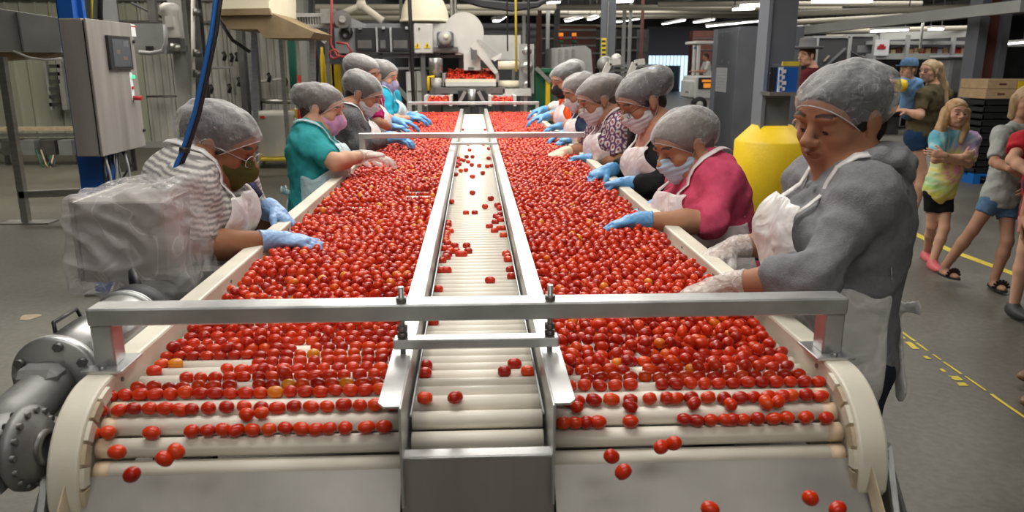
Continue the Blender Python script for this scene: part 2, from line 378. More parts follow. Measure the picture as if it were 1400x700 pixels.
def hline(y, off=0.0, a=1.45, b=1.0): return np.maximum((y - .03) * a, (y - .03) * b) + off

def person(name, label, cat, A, head, look, roll=0.0, hs=1.0, b=1.0, bust=True, fwd=(1, 0, 0), skin=(.42, .22, .13), lip=(.30, .09, .07), group=None,
           shirt='m_shirt', sleeve=.8, hem=-.06, shirt_w=.010, sleeve_fit=1.15, apron=None, apron_t=.0, net=True, bun=None, hair=(.03, .022, .018), mask=None, mask_kind='cup', glasses=False,
           gloves=(None, None), hands=None, trousers='m_jeans_dark', shorts=None, shoes='m_shoe_dark', h_head=.005, h_body=.014, h_cloth=.010, h_hand=.004,
           wrinkle=.006, wseed=0.0, legs=None, col_fn=None, hood=False, hair_extra=None, nose=1.0, full=1.0, strap=None, scale=1.0, brow=(.03, .02, .015), collar=None, open_front=None, eyes=True, scarf=None):
    fw = nrm(V(*fwd)); nk, pel = A['neck'], A['pelvis']; u = nrm(nk - pel); sd = A['shB'] - A['shA']; sd = nrm(sd - u * (sd @ u)); fw2 = np.cross(u, sd); fw2 = fw2 if fw2 @ fw > 0 else -fw2
    A = dict(A); A['side'] = sd; A['up'] = u; A['fwd'] = fw2; s = scale
    base = V(pel[0], pel[1], 0); root = thing(name, label, cat, base, 0, group)
    lk = nrm(V(*look)); rt = nrm(np.cross(lk, V(0, 0, 1))); up = np.cross(rt, lk); rt2 = rt * math.cos(roll) + up * math.sin(roll); up2 = np.cross(rt2, lk); MH = np.stack([rt2, lk, up2], 1); CH = V(head)
    HP = head_prims(MH, CH, hs, nose, full); HP += [cone(CH + MH @ (V(0, -.022, -.05) * hs), nk + (CH - nk) * .12, .050 * hs * b ** .4, .056 * hs * b ** .5, .03)]
    TP = torso_prims(A, b, bust, s)
    # legs
    hipW = .088 * b * s; LG = []
    if legs is None:
        legs = []
        for q in (-1, 1):
            hp = pel + sd * q * hipW; gx = V(hp[0], hp[1], 0) * 1.0
            c0 = V(base[0], base[1], 0) - V(fw2[0], fw2[1], 0) * .03 + nrm(V(sd[0], sd[1], 0)) * q * hipW * 1.1
            legs.append((c0 + V(0, 0, .46) + V(*fwd) * .02, c0 + V(0, 0, .09), V(*fwd)))
    LP = []; FP = []
    for q, (kn, an, toe) in zip((-1, 1), legs):
        hp = pel + sd * q * hipW - u * .03; toe = nrm(V(toe[0], toe[1], 0))
        LP.append((cone(hp, kn, .082 * b * s, .052 * s * b ** .6, .03), cone(kn, kn + (an - kn) * .35, .052 * s * b ** .6, .053 * s * b ** .6, .02), cone(kn + (an - kn) * .35, an, .053 * s * b ** .6, .034 * s, .02)))
        Mf = np.stack([np.cross(toe, V(0, 0, 1)), toe, V(0, 0, 1)], 1)
        FP.append((ell(V(an[0], an[1], 0) + toe * .055 * s + V(0, 0, an[2] - .055 * s), Mf, V(.040, .11, .030) * s, .03), Mf, toe, an))
    body = list(HP) + list(TP)
    for q in 'AB': body += arm_prims(A, q, b ** .5, s)
    for L_, F_ in zip(LP, FP): body += list(L_) + [F_[0]]
    hd = hands or (None, None); fine = [(CH - .14 * hs, CH + .14 * hs, h_head)]
    for q, gl, hh in zip('AB', gloves, hd):
        sgn = hh['side'] if hh else 1
        if hh is None: d = A['wr' + q] - A['el' + q]; hh = dict(d=d, n=V(0, 0, -1), side=1)
        if gl is None:
            body += hand_prims(A['wr' + q], V(hh['d']), V(hh['n']), hh.get('side', 1), hh.get('curl', (.3, .4, .3)), s * .96)
            wq = A['wr' + q]; dq = nrm(V(hh['d'])); cc = wq + dq * .08 * s; fine.append((cc - .1 * s, cc + .1 * s, max(h_hand, .005)))
        else:
            wq = A['wr' + q]; dq = nrm(V(hh['d'])); nq = V(hh['n']); body.append(ell(wq + dq * .05, np.stack([nrm(np.cross(dq, nq)), dq, nrm(nq - dq * (nq @ dq))], 1), V(.032, .045, .012) * s, .02))
            GP = hand_prims(wq, V(hh['d']), nq, hh.get('side', 1), hh.get('curl', (.35, .45, .3)), s, .0022, hh.get('spread', .06), thumb=hh.get('thumb', (.6, .7, .3)))
            back = nrm(A['el' + q] - wq); GP.append(cone(wq + back * .01, wq + back * hh.get('cuff', .05), .030 * s, .036 * s, .012, None, 1))
            g = Grid(*bbox(GP), h_hand).add(GP)
            if h_hand < .005: g.apply(lambda D, X, Y, Z: D + .0009 * wr(X, Y, Z, 170, wseed))
            P, F = g.mesh(); P = relax(P, F, 1, .4); quads_obj('glove', P, F, MATS[gl], root, base)
    g = Grid(*bbox(body), h_body, fine).add(body); P, F = g.mesh(); P = relax(P, F, 1, .35)
    loc = (P - CH) @ MH / hs; x, y, z = np.abs(loc[:, 0]), loc[:, 1], loc[:, 2]; near = (x < .1) & (np.abs(y) < .13) & (np.abs(z) < .13)
    col = np.tile(V(skin), (len(P), 1))
    def mixc(m, c): m = np.clip(m, 0, 1)[:, None] * near[:, None]; return col * (1 - m) + V(c) * m
    lipm = np.clip((1 - (x / .025) ** 2 - ((z + .0535) / .0115) ** 2) * 3, 0, 1) * (y > .085); col = mixc(lipm * .6, lip)
    zb = .031 + .006 * np.cos((x - .033) * 60); brm = np.clip((1 - np.abs(z - zb) / .0048), 0, 1) * (x > .013) * (x < .054) * (y > .05); col = mixc(np.clip(brm * 2.2, 0, .92), brow)
    col = mixc(np.clip(1 - ((x - .042) / .03) ** 2 - ((z + .03) / .03) ** 2, 0, 1) * .18 * (y > .03), (skin[0] * 1.1, skin[1] * .75, skin[2] * .7))
    quads_obj('body', P, F, MATS['m_skin'], root, base, col)
    def headobj(nm, prims_fn, h, mat, region=None, keepf=None, post=None, ext=.16, k=.012):
        g = Grid(V(-.13, -ext - .05, -.16), V(.13, .15, .18), h); g.add(prims_fn)
        if region: g.apply(region)
        P, F = g.mesh()
        if len(F) == 0: return None
        P = relax(P, F, 2, .5); kp = keepf(P) if keepf else None
        W = P * hs @ MH.T + CH
        return quads_obj(nm, W, F, MATS[mat], root, base, None, kp)
    I3 = np.eye(3)
    if eyes:
        for sx in (-1, 1):
            n_, m_ = 14, 10; vv = []; cc = []; ff = []
            for i in range(m_ + 1):
                th = math.pi * i / m_
                for j in range(n_):
                    ph = 2 * math.pi * j / n_; r = .0120; p = V(math.sin(th) * math.cos(ph), math.cos(th), math.sin(th) * math.sin(ph)); t = .62
                    p = V(p[0], p[1] * math.cos(t) + p[2] * math.sin(t), p[2] * math.cos(t) - p[1] * math.sin(t))
                    vv.append(V(sx * .031, .0788, .0010) + p * r); cc.append((.012, .008, .007) if th < .78 else (.36, .33, .31))
            for i in range(m_):
                for j in range(n_): ff.append((i * n_ + j, i * n_ + (j + 1) % n_, (i + 1) * n_ + (j + 1) % n_, (i + 1) * n_ + j))
            quads_obj('eye', np.array(vv) * hs @ MH.T + CH, np.array(ff), MATS['m_eye'], root, base, np.array(cc))
    # hair
    if hair is not None:
        mn = 'm_hair_%d' % (hash(hair) % 100000)
        if mn not in MATS: plain(mn, hair, .5, 0, .35, 90, .25, 30, stretch=(1, 1, .25))
        hp = [ell(V(0, -.010, .033), I3, V(.083, .1065, .086), .01), ell(V(0, -.062, -.03), I3, V(.064, .042, .056), .02), ell(V(-.070, .018, .012), I3, V(.009, .016, .034), .01), ell(V(.070, .018, .012), I3, V(.009, .016, .034), .01)]
        if net and bun is not None: hp.append(ell(V(*bun[0]), I3, V(*bun[1]) * .85, .03))
        headobj('hair', hp, max(h_head, .004), mn, lambda D, X, Y, Z: np.maximum(D + .0018 * wr(X, Y, Z * .3, 110, wseed), -(Z - hline(Y, -.006))))
        if hair_extra:
            g = Grid(*bbox(hair_extra), .009).add(hair_extra).apply(lambda D, X, Y, Z: D + .004 * wr(X, Y, Z * .25, 90, wseed)); P, F = g.mesh(); quads_obj('long_hair', relax(P, F, 1), F, MATS[mn], root, base)
    if net:
        hp = [ell(V(0, -.020, .041), I3, V(.095, .127, .085), .02)]
        if bun is not None: hp.append(ell(V(*bun[0]), I3, V(*bun[1]), .035))
        reg = lambda Y, Z: Z - hline(Y, -.012, 1.0, .72)
        def rg(D, X, Y, Z):
            D = D + .0050 * wr(X, Y, Z, 40, wseed) + .0013 * wr(X, Y, Z, 110, wseed + 1); R_ = -reg(Y, Z) * .9; k = .016; h_ = np.clip(.5 - .5 * (D - R_) / k, 0, 1); return D + (R_ - D) * h_ + k * h_ * (1 - h_)
        headobj('hairnet', hp, max(h_head, .0045), 'm_net', rg, lambda P: (reg(P[:, 1], P[:, 2]) > .002))
        pts = []
        for i in range(49):
            a = 2 * math.pi * i / 48; rr = .09
            for _ in range(12):
                yy = math.cos(a) * rr; zz = float(hline(np.array(yy), -.009, 1.0, .72)); q = max(.1, 1 - ((zz - .033) / .087) ** 2); rr = math.sqrt(q / ((math.sin(a) / .087) ** 2 + ((yy + .014) / max(rr, .01) / .117) ** 2 + 1e-9)) * .35 + rr * .65
            p = V(math.sin(a) * rr, yy, zz) * hs; pts.append(tuple(MH @ p + CH))
        part(MB().tube(pts, .0015 * hs, 6), 'elastic_band', MATS['m_elastic'], root)
    if mask:
        mp_ = [ell(V(0, .030, -.050), I3, V(.068 * full, .070, .066), .02), cone(V(0, .085, .004), V(0, .108, -.030), .012, .018, .03), ell(V(0, .062, -.085), I3, V(.034, .034, .030), .03)]
        if mask_kind == 'cup': mp_ += [cone(V(0, .07, -.04), V(0, .112, -.048), .045, .018, .02)]
        def mreg(D, X, Y, Z):
            if mask_kind == 'pleat': D = D + .0022 * np.sin(Z * 300) * (Y > .03) - .003
            else: D = D - .004
            D = np.maximum(D, (Z + .002) - (Y - .10) * .34); D = np.maximum(D, .012 - Y - np.abs(Z + .055) * .15); return np.maximum(D, -(Z + .122))
        headobj('face_mask', mp_, max(h_head * .9, .0035), mask, mreg)
        for sx in (-1, 1):
            lp = [(sx * .066, .025, -.034), (sx * .080, -.004, .004), (sx * .084, -.022, .018), (sx * .086, -.034, .004), (sx * .080, -.022, -.03), (sx * .064, .02, -.085)]
            part(MB().tube([tuple(MH @ (V(*p) * hs) + CH) for p in lp], .0016 * hs, 5), 'ear_loop', MATS['m_elastic'], root)
    if glasses:
        mb = MB()
        for sx in (-1, 1):
            ring = [tuple(MH @ (V(sx * .033 + math.cos(t) * .024, .108 - abs(math.cos(t) * .024 + .033 * 1) * .1, -.002 + math.sin(t) * .018) * hs) + CH) for t in np.linspace(0, 2 * math.pi, 21)]
            mb.tube(ring, .0014 * hs, 5); mb.tube([tuple(MH @ (V(*p) * hs) + CH) for p in ((sx * .057, .101, .002), (sx * .079, .03, .008), (sx * .083, -.02, .006))], .0016 * hs, 5)
        mb.tube([tuple(MH @ (V(*p) * hs) + CH) for p in ((-.01, .106, .004), (.01, .106, .004))], .0014 * hs, 5); part(mb, 'glasses', MATS[glasses], root)
    # shirt
    sp = list(TP); T2 = []
    for q in 'AB': T2 += arm_prims(A, q, b ** .5 * sleeve_fit, s, .03, sleeve, r2=.030)
    for p in TP:
        pass
    allp = sp + T2; lo, hi = bbox(allp, .05); g = Grid(lo, hi, h_cloth); g.add(sp, shirt_w); g.add(T2, shirt_w * .5)
    hp0 = pel + u * hem
    def hemcut(D, X, Y, Z): d = -((X - hp0[0]) * u[0] + (Y - hp0[1]) * u[1] + (Z - hp0[2]) * u[2]); return np.maximum(D, d)
    def shirtf(D, X, Y, Z):
        D = D + wrinkle * wr(X, Y, Z, 34, wseed) + wrinkle * .35 * wr(X, Y, Z, 85, wseed + 2)
        if hem > -.3: D = hemcut(D, X, Y, Z)
        n0 = nk + (CH - nk) * .30; dn = np.sqrt((X - n0[0]) ** 2 + (Y - n0[1]) ** 2 + (Z - n0[2]) ** 2) - .062 * hs; return np.maximum(D, -dn)
    D0 = g.D.copy(); g.apply(shirtf); P, F = g.mesh(); P = relax(P, F, 1, .4); col = None
    if col_fn: q = P - pel; col = col_fn(q @ sd, q @ fw2, q @ u, P, A)
    quads_obj('shirt', P, F, MATS[shirt], root, base, col)
    if hood:
        hc = CH + MH @ (V(0, -.085, -.115) * hs); Mh_ = np.stack([sd, fw2, u], 1)
        hpz = [ell(nk - fw2 * .035 + u * .03, Mh_, V(.118, .072, .036), .03), ell(nk - fw2 * .075 + u * .0, Mh_, V(.085, .042, .06), .03)]
        for q in (-1, 1): hpz.append(cone(nk + sd * q * .085 + u * .035 - fw2 * .01, nk + fw2 * .085 - u * .05 + sd * q * .03, .024, .018, .02))
        g = Grid(*bbox(hpz), h_cloth * .8).add(hpz)
        def hf(D, X, Y, Z):
            n0 = nk + (CH - nk) * .35 + fw2 * .01; dn = np.sqrt((X - n0[0]) ** 2 + (Y - n0[1]) ** 2 + ((Z - n0[2]) * .6) ** 2) - .066 * hs; return np.maximum(D + .005 * wr(X, Y, Z, 55, 3.3), -dn)
        g.apply(hf); P, F = g.mesh(); quads_obj('hood', relax(P, F, 2), F, MATS[shirt], root, base)
    if open_front:   # blouse seen between the fronts of an open cardigan
        g = Grid(lo, hi, h_cloth); g.add(sp, shirt_w + .004)
        def off(D, X, Y, Z):
            a = (X - pel[0]) * sd[0] + (Y - pel[1]) * sd[1] + (Z - pel[2]) * sd[2]; f_ = (X - pel[0]) * fw2[0] + (Y - pel[1]) * fw2[1] + (Z - pel[2]) * fw2[2]
            D = shirtf(D, X, Y, Z); return np.maximum(D, np.maximum(np.abs(a) - .075, .02 - f_))
        g.apply(off); P, F = g.mesh(); quads_obj('blouse', relax(P, F, 1), F, MATS[open_front], root, base)
    if apron:
        g = Grid(lo - .03, hi + .03, h_cloth * .9); g.add(sp, shirt_w + .020 + apron_t)
        g.add([cone(pel + fw2 * .03, pel + fw2 * .05 - u * .30, .165 * b * s, .20 * b * s, .05, ((fw2[0], fw2[1], fw2[2]), .7))])
        q0 = pel
        def reg(X, Y, Z):
            a = np.abs((X - q0[0]) * sd[0] + (Y - q0[1]) * sd[1] + (Z - q0[2]) * sd[2]); f_ = (X - q0[0]) * fw2[0] + (Y - q0[1]) * fw2[1] + (Z - q0[2]) * fw2[2]; h_ = (X - q0[0]) * u[0] + (Y - q0[1]) * u[1] + (Z - q0[2]) * u[2]
            Ln = np.linalg.norm(nk - pel); wd = np.where(h_ > .30 * Ln, .10 + (1 - np.clip((h_ - .30 * Ln) / (.5 * Ln), 0, 1)) * .09 + .015, .24) * b
            return np.minimum(np.minimum(wd - a, f_ + .045), np.minimum(Ln * .84 - h_, h_ + .30))
        def af(D, X, Y, Z): D = D + .006 * wr(X, Y, Z * .5, 24, wseed + 5) + .002 * wr(X, Y, Z, 75, wseed); return np.maximum(D, -reg(X, Y, Z))
        g.apply(af); P, F = g.mesh(); P = relax(P, F, 1, .4); kp = reg(P[:, 0], P[:, 1], P[:, 2]) > h_cloth * .3
        if len(F): quads_obj('apron', P, F, MATS[apron], root, base, None, kp)
        Ln = np.linalg.norm(nk - pel); mb = MB()
        def fld(p):
            x_, y_, z_ = [np.array([v]) for v in p]; return min(min(float(pdist(q_, x_, y_, z_)[0]) for q_ in sp) - shirt_w, min(float(pdist(q_, x_, y_, z_)[0]) for q_ in T2) - shirt_w * .5)
        def out(p, d, t_):
            for _ in range(40):
                f_ = fld(p)
                if f_ > t_: break
                p = p + d * max(.002, (t_ - f_) * .7)
            return p
        for q in (-1, 1):
            key = [pel + u * Ln * .78 + sd * q * .085 * b + fw2 * .10, pel + u * Ln * .92 + sd * q * .08 + fw2 * .07, nk + sd * q * .075 + u * .01, nk - fw2 * .03 + sd * q * .06 + u * .02, nk - fw2 * .06 + sd * q * .015]
            dirs = [fw2, nrm(fw2 + u * .6), nrm(u + sd * q * .4), nrm(u - fw2), nrm(u * .6 - fw2)]; pts = []
            for i in range(4):
                for t_ in (0, .33, .67): pts.append(out(key[i] * (1 - t_) + key[i + 1] * t_, nrm(dirs[i] * (1 - t_) + dirs[i + 1] * t_), .015))
            nn = [nrm(np.cross(pts[min(i + 1, 11)] - pts[max(i - 1, 0)], dirs[min(4, int(i / 3 + .5))])) for i in range(12)]
            vv = []; w2 = .011
            for p, n_ in zip(pts, nn): vv += [p - n_ * w2, p + n_ * w2]
            mb.add([tuple(v) for v in vv], [(2 * i, 2 * i + 1, 2 * i + 3, 2 * i + 2) for i in range(11)], True)
        o_ = part(mb, 'neck_strap', MATS[apron], root); sm_ = o_.modifiers.new('solid', 'SOLIDIFY'); sm_.thickness = .003
        if scarf:
            mb = MB(); vv = []
            for p, n_ in zip(pts, nn): p = p + sd * .045; p = out(p, nrm(p - (pel + u * ((p - pel) @ u))), .014); vv += [p - n_ * .028, p + n_ * .028]
            mb.add([tuple(v) for v in vv], [(2 * i, 2 * i + 1, 2 * i + 3, 2 * i + 2) for i in range(11)], True); o_ = part(mb, 'shoulder_strap', MATS[scarf], root); sm_ = o_.modifiers.new('solid', 'SOLIDIFY'); sm_.thickness = .005
        kx = pel + u * Ln * .26 - fw2 * (.135 * b); bp_ = [ell(kx, np.stack([sd, fw2, u], 1), V(.02, .016, .016), .01)]
        for q in (-1, 1):
            f3 = ((fw2[0], fw2[1], fw2[2]), .35)
            bp_ += [cone(kx, kx - fw2 * .02 + sd * q * .05 + u * .02, .010, .020, .015, f3), cone(kx, kx - fw2 * .02 + sd * q * .035 - u * .20, .010, .028, .015, f3)]
        g = Grid(*bbox(bp_), max(.006, h_cloth * .75)).add(bp_).apply(lambda D, X, Y, Z: D + .004 * wr(X, Y, Z, 60, wseed)); P, F = g.mesh()
        if len(F): quads_obj('apron_bow', relax(P, F, 1), F, MATS[apron], root, base)
    # trousers and shoes
    tp = [TP[0]]; fr = shorts if shorts else 1.0
    for L_ in LP:
        if shorts: a, bb = L_[0]['a'], L_[0]['b']; tp.append(cone(a, a + (bb - a) * shorts, L_[0]['ra'] + .012, L_[0]['ra'] * (1 - shorts) + L_[0]['rb'] * shorts + .016, .03, None, 1))
        else: tp += [cone(p['a'], p['b'], p['ra'] + .010, p['rb'] + .012, .03) for p in L_]
    g = Grid(*bbox(tp, .04), .016 if h_body > .011 and not shorts else .010).add(tp[:1], .008).add(tp[1:])
    wp = pel + u * .09
    g.apply(lambda D, X, Y, Z: np.maximum(D + .004 * wr(X, Y, Z, 30, wseed), (X - wp[0]) * u[0] + (Y - wp[1]) * u[1] + (Z - wp[2]) * u[2])); P, F = g.mesh(); quads_obj('shorts' if shorts else 'trousers', relax(P, F, 1), F, MATS[trousers], root, base)
    for (e_, Mf, toe, an) in FP:
        zc = an[2] - .09 * s
        if shoes == 'sandal':
            mb = MB(); c = V(an[0], an[1], zc + .012) + toe * .05 * s; n_ = 20; sdv = np.cross(toe, V(0, 0, 1))
            pl = [tuple(c + toe * math.cos(t) * .125 * s + sdv * math.sin(t) * .047 * s * (1 + .12 * math.cos(t))) for t in np.linspace(0, 2 * math.pi, n_, endpoint=False)]
            mb.prism(pl, (0, 0, .014)); sole = part(mb, 'sandal_sole', MATS['m_black_rubber'], root)
            mb = MB()
            arc = [tuple(c + toe * .05 * s + sdv * math.cos(t) * .048 * s + V(0, 0, .014 + math.sin(t) * .05 * s)) for t in np.linspace(0, math.pi, 9)]
            for a0, a1 in zip(arc[:-1], arc[1:]): mb.beam(a0, a1, .05 * s, .006, tuple(toe))
            part(mb, 'sandal_strap', MATS['m_black_rubber'], root)
        else:
            sh_ = [ell(V(an[0], an[1], zc + .04 * s) + toe * .055 * s, Mf, V(.050, .138, .042) * s, .03), ell(V(an[0], an[1], zc + .06 * s), Mf, V(.045, .055, .055) * s, .03)]
            g = Grid(*bbox(sh_, .02), .009).add(sh_).apply(lambda D, X, Y, Z: np.maximum(D, zc + .002 - Z)); P, F = g.mesh(); quads_obj('shoe', P, F, MATS[shoes], root, base)
    return root, A, MH, CH
# ------------------------------------------------------------------ material library
plain('m_steel', (.47, .47, .46), .34, .9, .05, 40, .18, 9, stretch=(1, 1, 6))
plain('m_alu', (.60, .61, .61), .36, .85, .05, 60, .16, 12)
plain('m_steel_dark', (.20, .195, .19), .42, .75, .08, 50, .25, 5)
plain('m_panel', (.38, .355, .33), .42, .4, .04, 20, .22, 2.2, stretch=(4, 4, .35))
plain('m_chute', (.36, .345, .32), .45, .4, .02, 60, .28, 6)
plain('m_roller', (.84, .79, .69), .42, 0, .03, 90, .12, 7)
plain('m_roller_end', (.78, .60, .42), .5, 0, 0, 90, .1, 7)
plain('m_belt', (.78, .74, .66), .4, 0, .05, 90, .1, 9)
plain('m_rail', (.76, .72, .60), .40, 0, .05, 30, .16, 5, sss=.0)
plain('m_tan', (.52, .43, .30), .6, 0, .1, 60, .3, 20)
plain('m_black_rubber', (.018, .018, .02), .6)
plain('m_black', (.02, .02, .022), .4)
plain('m_cast', (.27, .27, .265), .5, .6, .08, 90, .25, 14)
plain('m_grey_paint', (.125, .135, .155), .45, 0, .05, 30, .15, 3)
plain('m_grey_mid', (.23, .235, .24), .55, .1, .05, 30, .2, 3)
plain('m_grey_light', (.42, .42, .41), .5, .1, .05, 30, .15, 3)
plain('m_white_paint', (.66, .66, .62), .5, 0, .03, 30, .12, 2)
plain('m_cream', (.80, .74, .56), .45, 0, .03, 30, .1, 2)
plain('m_ivory_tan', (.26, .19, .10), .6, 0, .2, 20, .3, 4)
plain('m_yellow', (.84, .58, .012), .5, 0, .25, 45, .08, 5)
plain('m_yellow_dull', (.70, .55, .05), .6, 0, .1, 40, .2, 8)
plain('m_red', (.45, .02, .02), .5)
plain('m_blue_plastic', (.01, .10, .42), .45)
plain('m_blue_pallet', (.01, .16, .55), .6)
plain('m_green', (.01, .12, .055), .5, 0, 0, 60, .2, 4)
plain('m_rust_red', (.15, .05, .035), .6, 0, .1, 60, .2, 4)
plain('m_card', (.50, .34, .19), .8, 0, .1, 60, .15, 12)
plain('m_crate', (.022, .024, .026), .5)
plain('m_tub', (.60, .59, .54), .55, 0, .03, 20, .12, 3)
plain('m_dark_gap', (.012, .012, .013), .8)
plain('m_print_black', (.02, .02, .02), .6)
plain('m_paper', (.72, .73, .74), .7)
plain('m_wire_grey', (.35, .35, .36), .5)
plain('m_wire_dark', (.03, .03, .035), .5)
plain('m_hose_blue', (.01, .12, .42), .42)
plain('m_hose_red', (.28, .03, .03), .5)
plain('m_hose_green', (.01, .13, .08), .6)
plain('m_lamp', (1, 1, 1), .5, emit=((1, .98, .93), 5.5))
plain('m_green_led', (.02, .5, .2), .3, emit=((.05, 1, .35), 1.2))
plain('m_daylight', (.6, .75, 1), .5, emit=((.55, .76, 1.0), 1.5))
plain('m_grain_white', (.62, .61, .58), .5, .1, .04, 40, .12, 4)

# tomato skin: colour differs from fruit to fruit
m, nt, b = _mat('m_tomato'); N = nt.nodes; L = nt.links
ge = N.new('ShaderNodeNewGeometry'); oi = N.new('ShaderNodeObjectInfo'); ad = N.new('ShaderNodeMath'); ad.operation = 'ADD'; L.new(ge.outputs['Random Per Island'], ad.inputs[0]); L.new(oi.outputs['Random'], ad.inputs[1])
fr = N.new('ShaderNodeMath'); fr.operation = 'FRACT'; L.new(ad.outputs[0], fr.inputs[0])
cr = N.new('ShaderNodeValToRGB'); L.new(fr.outputs[0], cr.inputs[0]); e = cr.color_ramp.elements
e[0].position = 0; e[0].color = (.36, .010, .003, 1); e[1].position = .45; e[1].color = (.58, .028, .005, 1)
for p_, c_ in ((.85, (.66, .045, .006, 1)), (.965, (.72, .075, .008, 1)), (.985, (.75, .20, .012, 1)), (1.0, (.75, .30, .02, 1))): q = e.new(p_); q.color = c_
tc = N.new('ShaderNodeTexCoord'); nz = N.new('ShaderNodeTexNoise'); nz.inputs['Scale'].default_value = 60; L.new(tc.outputs['Object'], nz.inputs['Vector'])
mr = N.new('ShaderNodeMapRange'); mr.inputs[3].default_value = .8; mr.inputs[4].default_value = 1.2; L.new(nz.outputs['Fac'], mr.inputs[0])
mx = N.new('ShaderNodeMix'); mx.data_type = 'RGBA'; mx.blend_type = 'MULTIPLY'; mx.inputs[0].default_value = 1; L.new(cr.outputs[0], mx.inputs[6]); L.new(mr.outputs[0], mx.inputs[7]); L.new(mx.outputs[2], b.inputs['Base Color'])
b.inputs['Roughness'].default_value = .27; b.inputs['Specular IOR Level'].default_value = .42; b.inputs['Coat Weight'].default_value = .08; b.inputs['Coat Roughness'].default_value = .12

# ------------------------------------------------------------------ floor
m, nt, b = _mat('m_floor'); N = nt.nodes; L = nt.links; tc = N.new('ShaderNodeTexCoord')
n1 = N.new('ShaderNodeTexNoise'); n1.inputs['Scale'].default_value = .55; n1.inputs['Detail'].default_value = 8; n1.inputs['Roughness'].default_value = .62; L.new(tc.outputs['Object'], n1.inputs['Vector'])
r1 = N.new('ShaderNodeValToRGB'); L.new(n1.outputs['Fac'], r1.inputs[0]); r1.color_ramp.elements[0].position = .3; r1.color_ramp.elements[0].color = (.080, .073, .058, 1); r1.color_ramp.elements[1].position = .72; r1.color_ramp.elements[1].color = (.165, .156, .130, 1)
n2 = N.new('ShaderNodeTexNoise'); n2.inputs['Scale'].default_value = 28; n2.inputs['Detail'].default_value = 6; L.new(tc.outputs['Object'], n2.inputs['Vector'])
r2 = N.new('ShaderNodeMapRange'); r2.inputs[1].default_value = .3; r2.inputs[2].default_value = .7; r2.inputs[3].default_value = .78; r2.inputs[4].default_value = 1.12; L.new(n2.outputs['Fac'], r2.inputs[0])
v1 = N.new('ShaderNodeTexVoronoi'); v1.inputs['Scale'].default_value = 9; L.new(tc.outputs['Object'], v1.inputs['Vector'])
r3 = N.new('ShaderNodeMapRange'); r3.inputs[1].default_value = .03; r3.inputs[2].default_value = .07; r3.inputs[3].default_value = .7; r3.inputs[4].default_value = 1; L.new(v1.outputs['Distance'], r3.inputs[0])
m1 = N.new('ShaderNodeMath'); m1.operation = 'MULTIPLY'; L.new(r2.outputs[0], m1.inputs[0]); L.new(r3.outputs[0], m1.inputs[1])
mx = N.new('ShaderNodeMix'); mx.data_type = 'RGBA'; mx.blend_type = 'MULTIPLY'; mx.inputs[0].default_value = 1; L.new(r1.outputs[0], mx.inputs[6]); L.new(m1.outputs[0], mx.inputs[7]); L.new(mx.outputs[2], b.inputs['Base Color'])
rr = N.new('ShaderNodeMapRange'); rr.inputs[3].default_value = .28; rr.inputs[4].default_value = .62; L.new(n1.outputs['Fac'], rr.inputs[0]); L.new(rr.outputs[0], b.inputs['Roughness'])
bp = N.new('ShaderNodeBump'); bp.inputs['Strength'].default_value = .15; bp.inputs['Distance'].default_value = .01; L.new(n2.outputs['Fac'], bp.inputs['Height']); L.new(bp.outputs[0], b.inputs['Normal'])
solid(MB().box((-22, -2, -.1), (32, 50, 0)), 'floor', None, None, m, kind='structure')

# ------------------------------------------------------------------ the sorting conveyor
BED = 1.05; RP = .037; RR = .0165; YC = 1.28; RC = .10; YEND = 8.95; XI = .630
LANES = {'left': (-XI, -.128), 'middle': (-.112, .112), 'right': (.128, XI)}
conv = thing('sorting_conveyor', 'long steel and white roller sorting table carrying the tomatoes between the two rows of workers', 'conveyor', (0, 4.5, 0))
def roller_path(k):
    """k < 0: rollers over the curved near end; k >= 0: flat bed"""
    if k >= 0: return YC + (k + .5) * RP, BED - RR
    a = (-k - .5) * RP / RC; return YC - RC * math.sin(a), BED - RR - RC * (1 - math.cos(a))
roller_mesh = {}
for ln, (x0, x1) in LANES.items():
    mb = MB(); nseg = 14
    mb.tube([(x0, 0, 0), (x1, 0, 0)], RR, nseg); roller_mesh[ln] = mb.mesh('roller_' + ln); roller_mesh[ln].materials.append(MATS['m_roller'])
NR = int((YEND - YC) / RP)
NEAR = {'left': 60, 'middle': 130, 'right': 60}
for ln, (x0, x1) in LANES.items():
    for k in range(-5, NEAR[ln]):
        y, z = roller_path(k); o = bpy.data.objects.new('roller', roller_mesh[ln]); COL.objects.link(o); o.parent = conv; o.location = (0, y - 4.5, z)
    mb = MB()
    for k in range(NEAR[ln], NR):
        y, z = roller_path(k); mb.tube([(x0, y, z), (x1, y, z)], RR, 8, cap=False)
    o = part(mb, 'far_rollers', MATS['m_roller'], conv); o['kind'] = 'stuff'
for sx in (-1, 1):   # tan nylon bushings at the outer ends of the nearest rollers
    for k in range(-5, 0):
        y, z = roller_path(k); part(MB().tube([(sx * (XI - .022), y, z), (sx * (XI + .003), y, z)], RR * 1.02, 14), 'roller_bushing', MATS['m_roller_end'], conv)
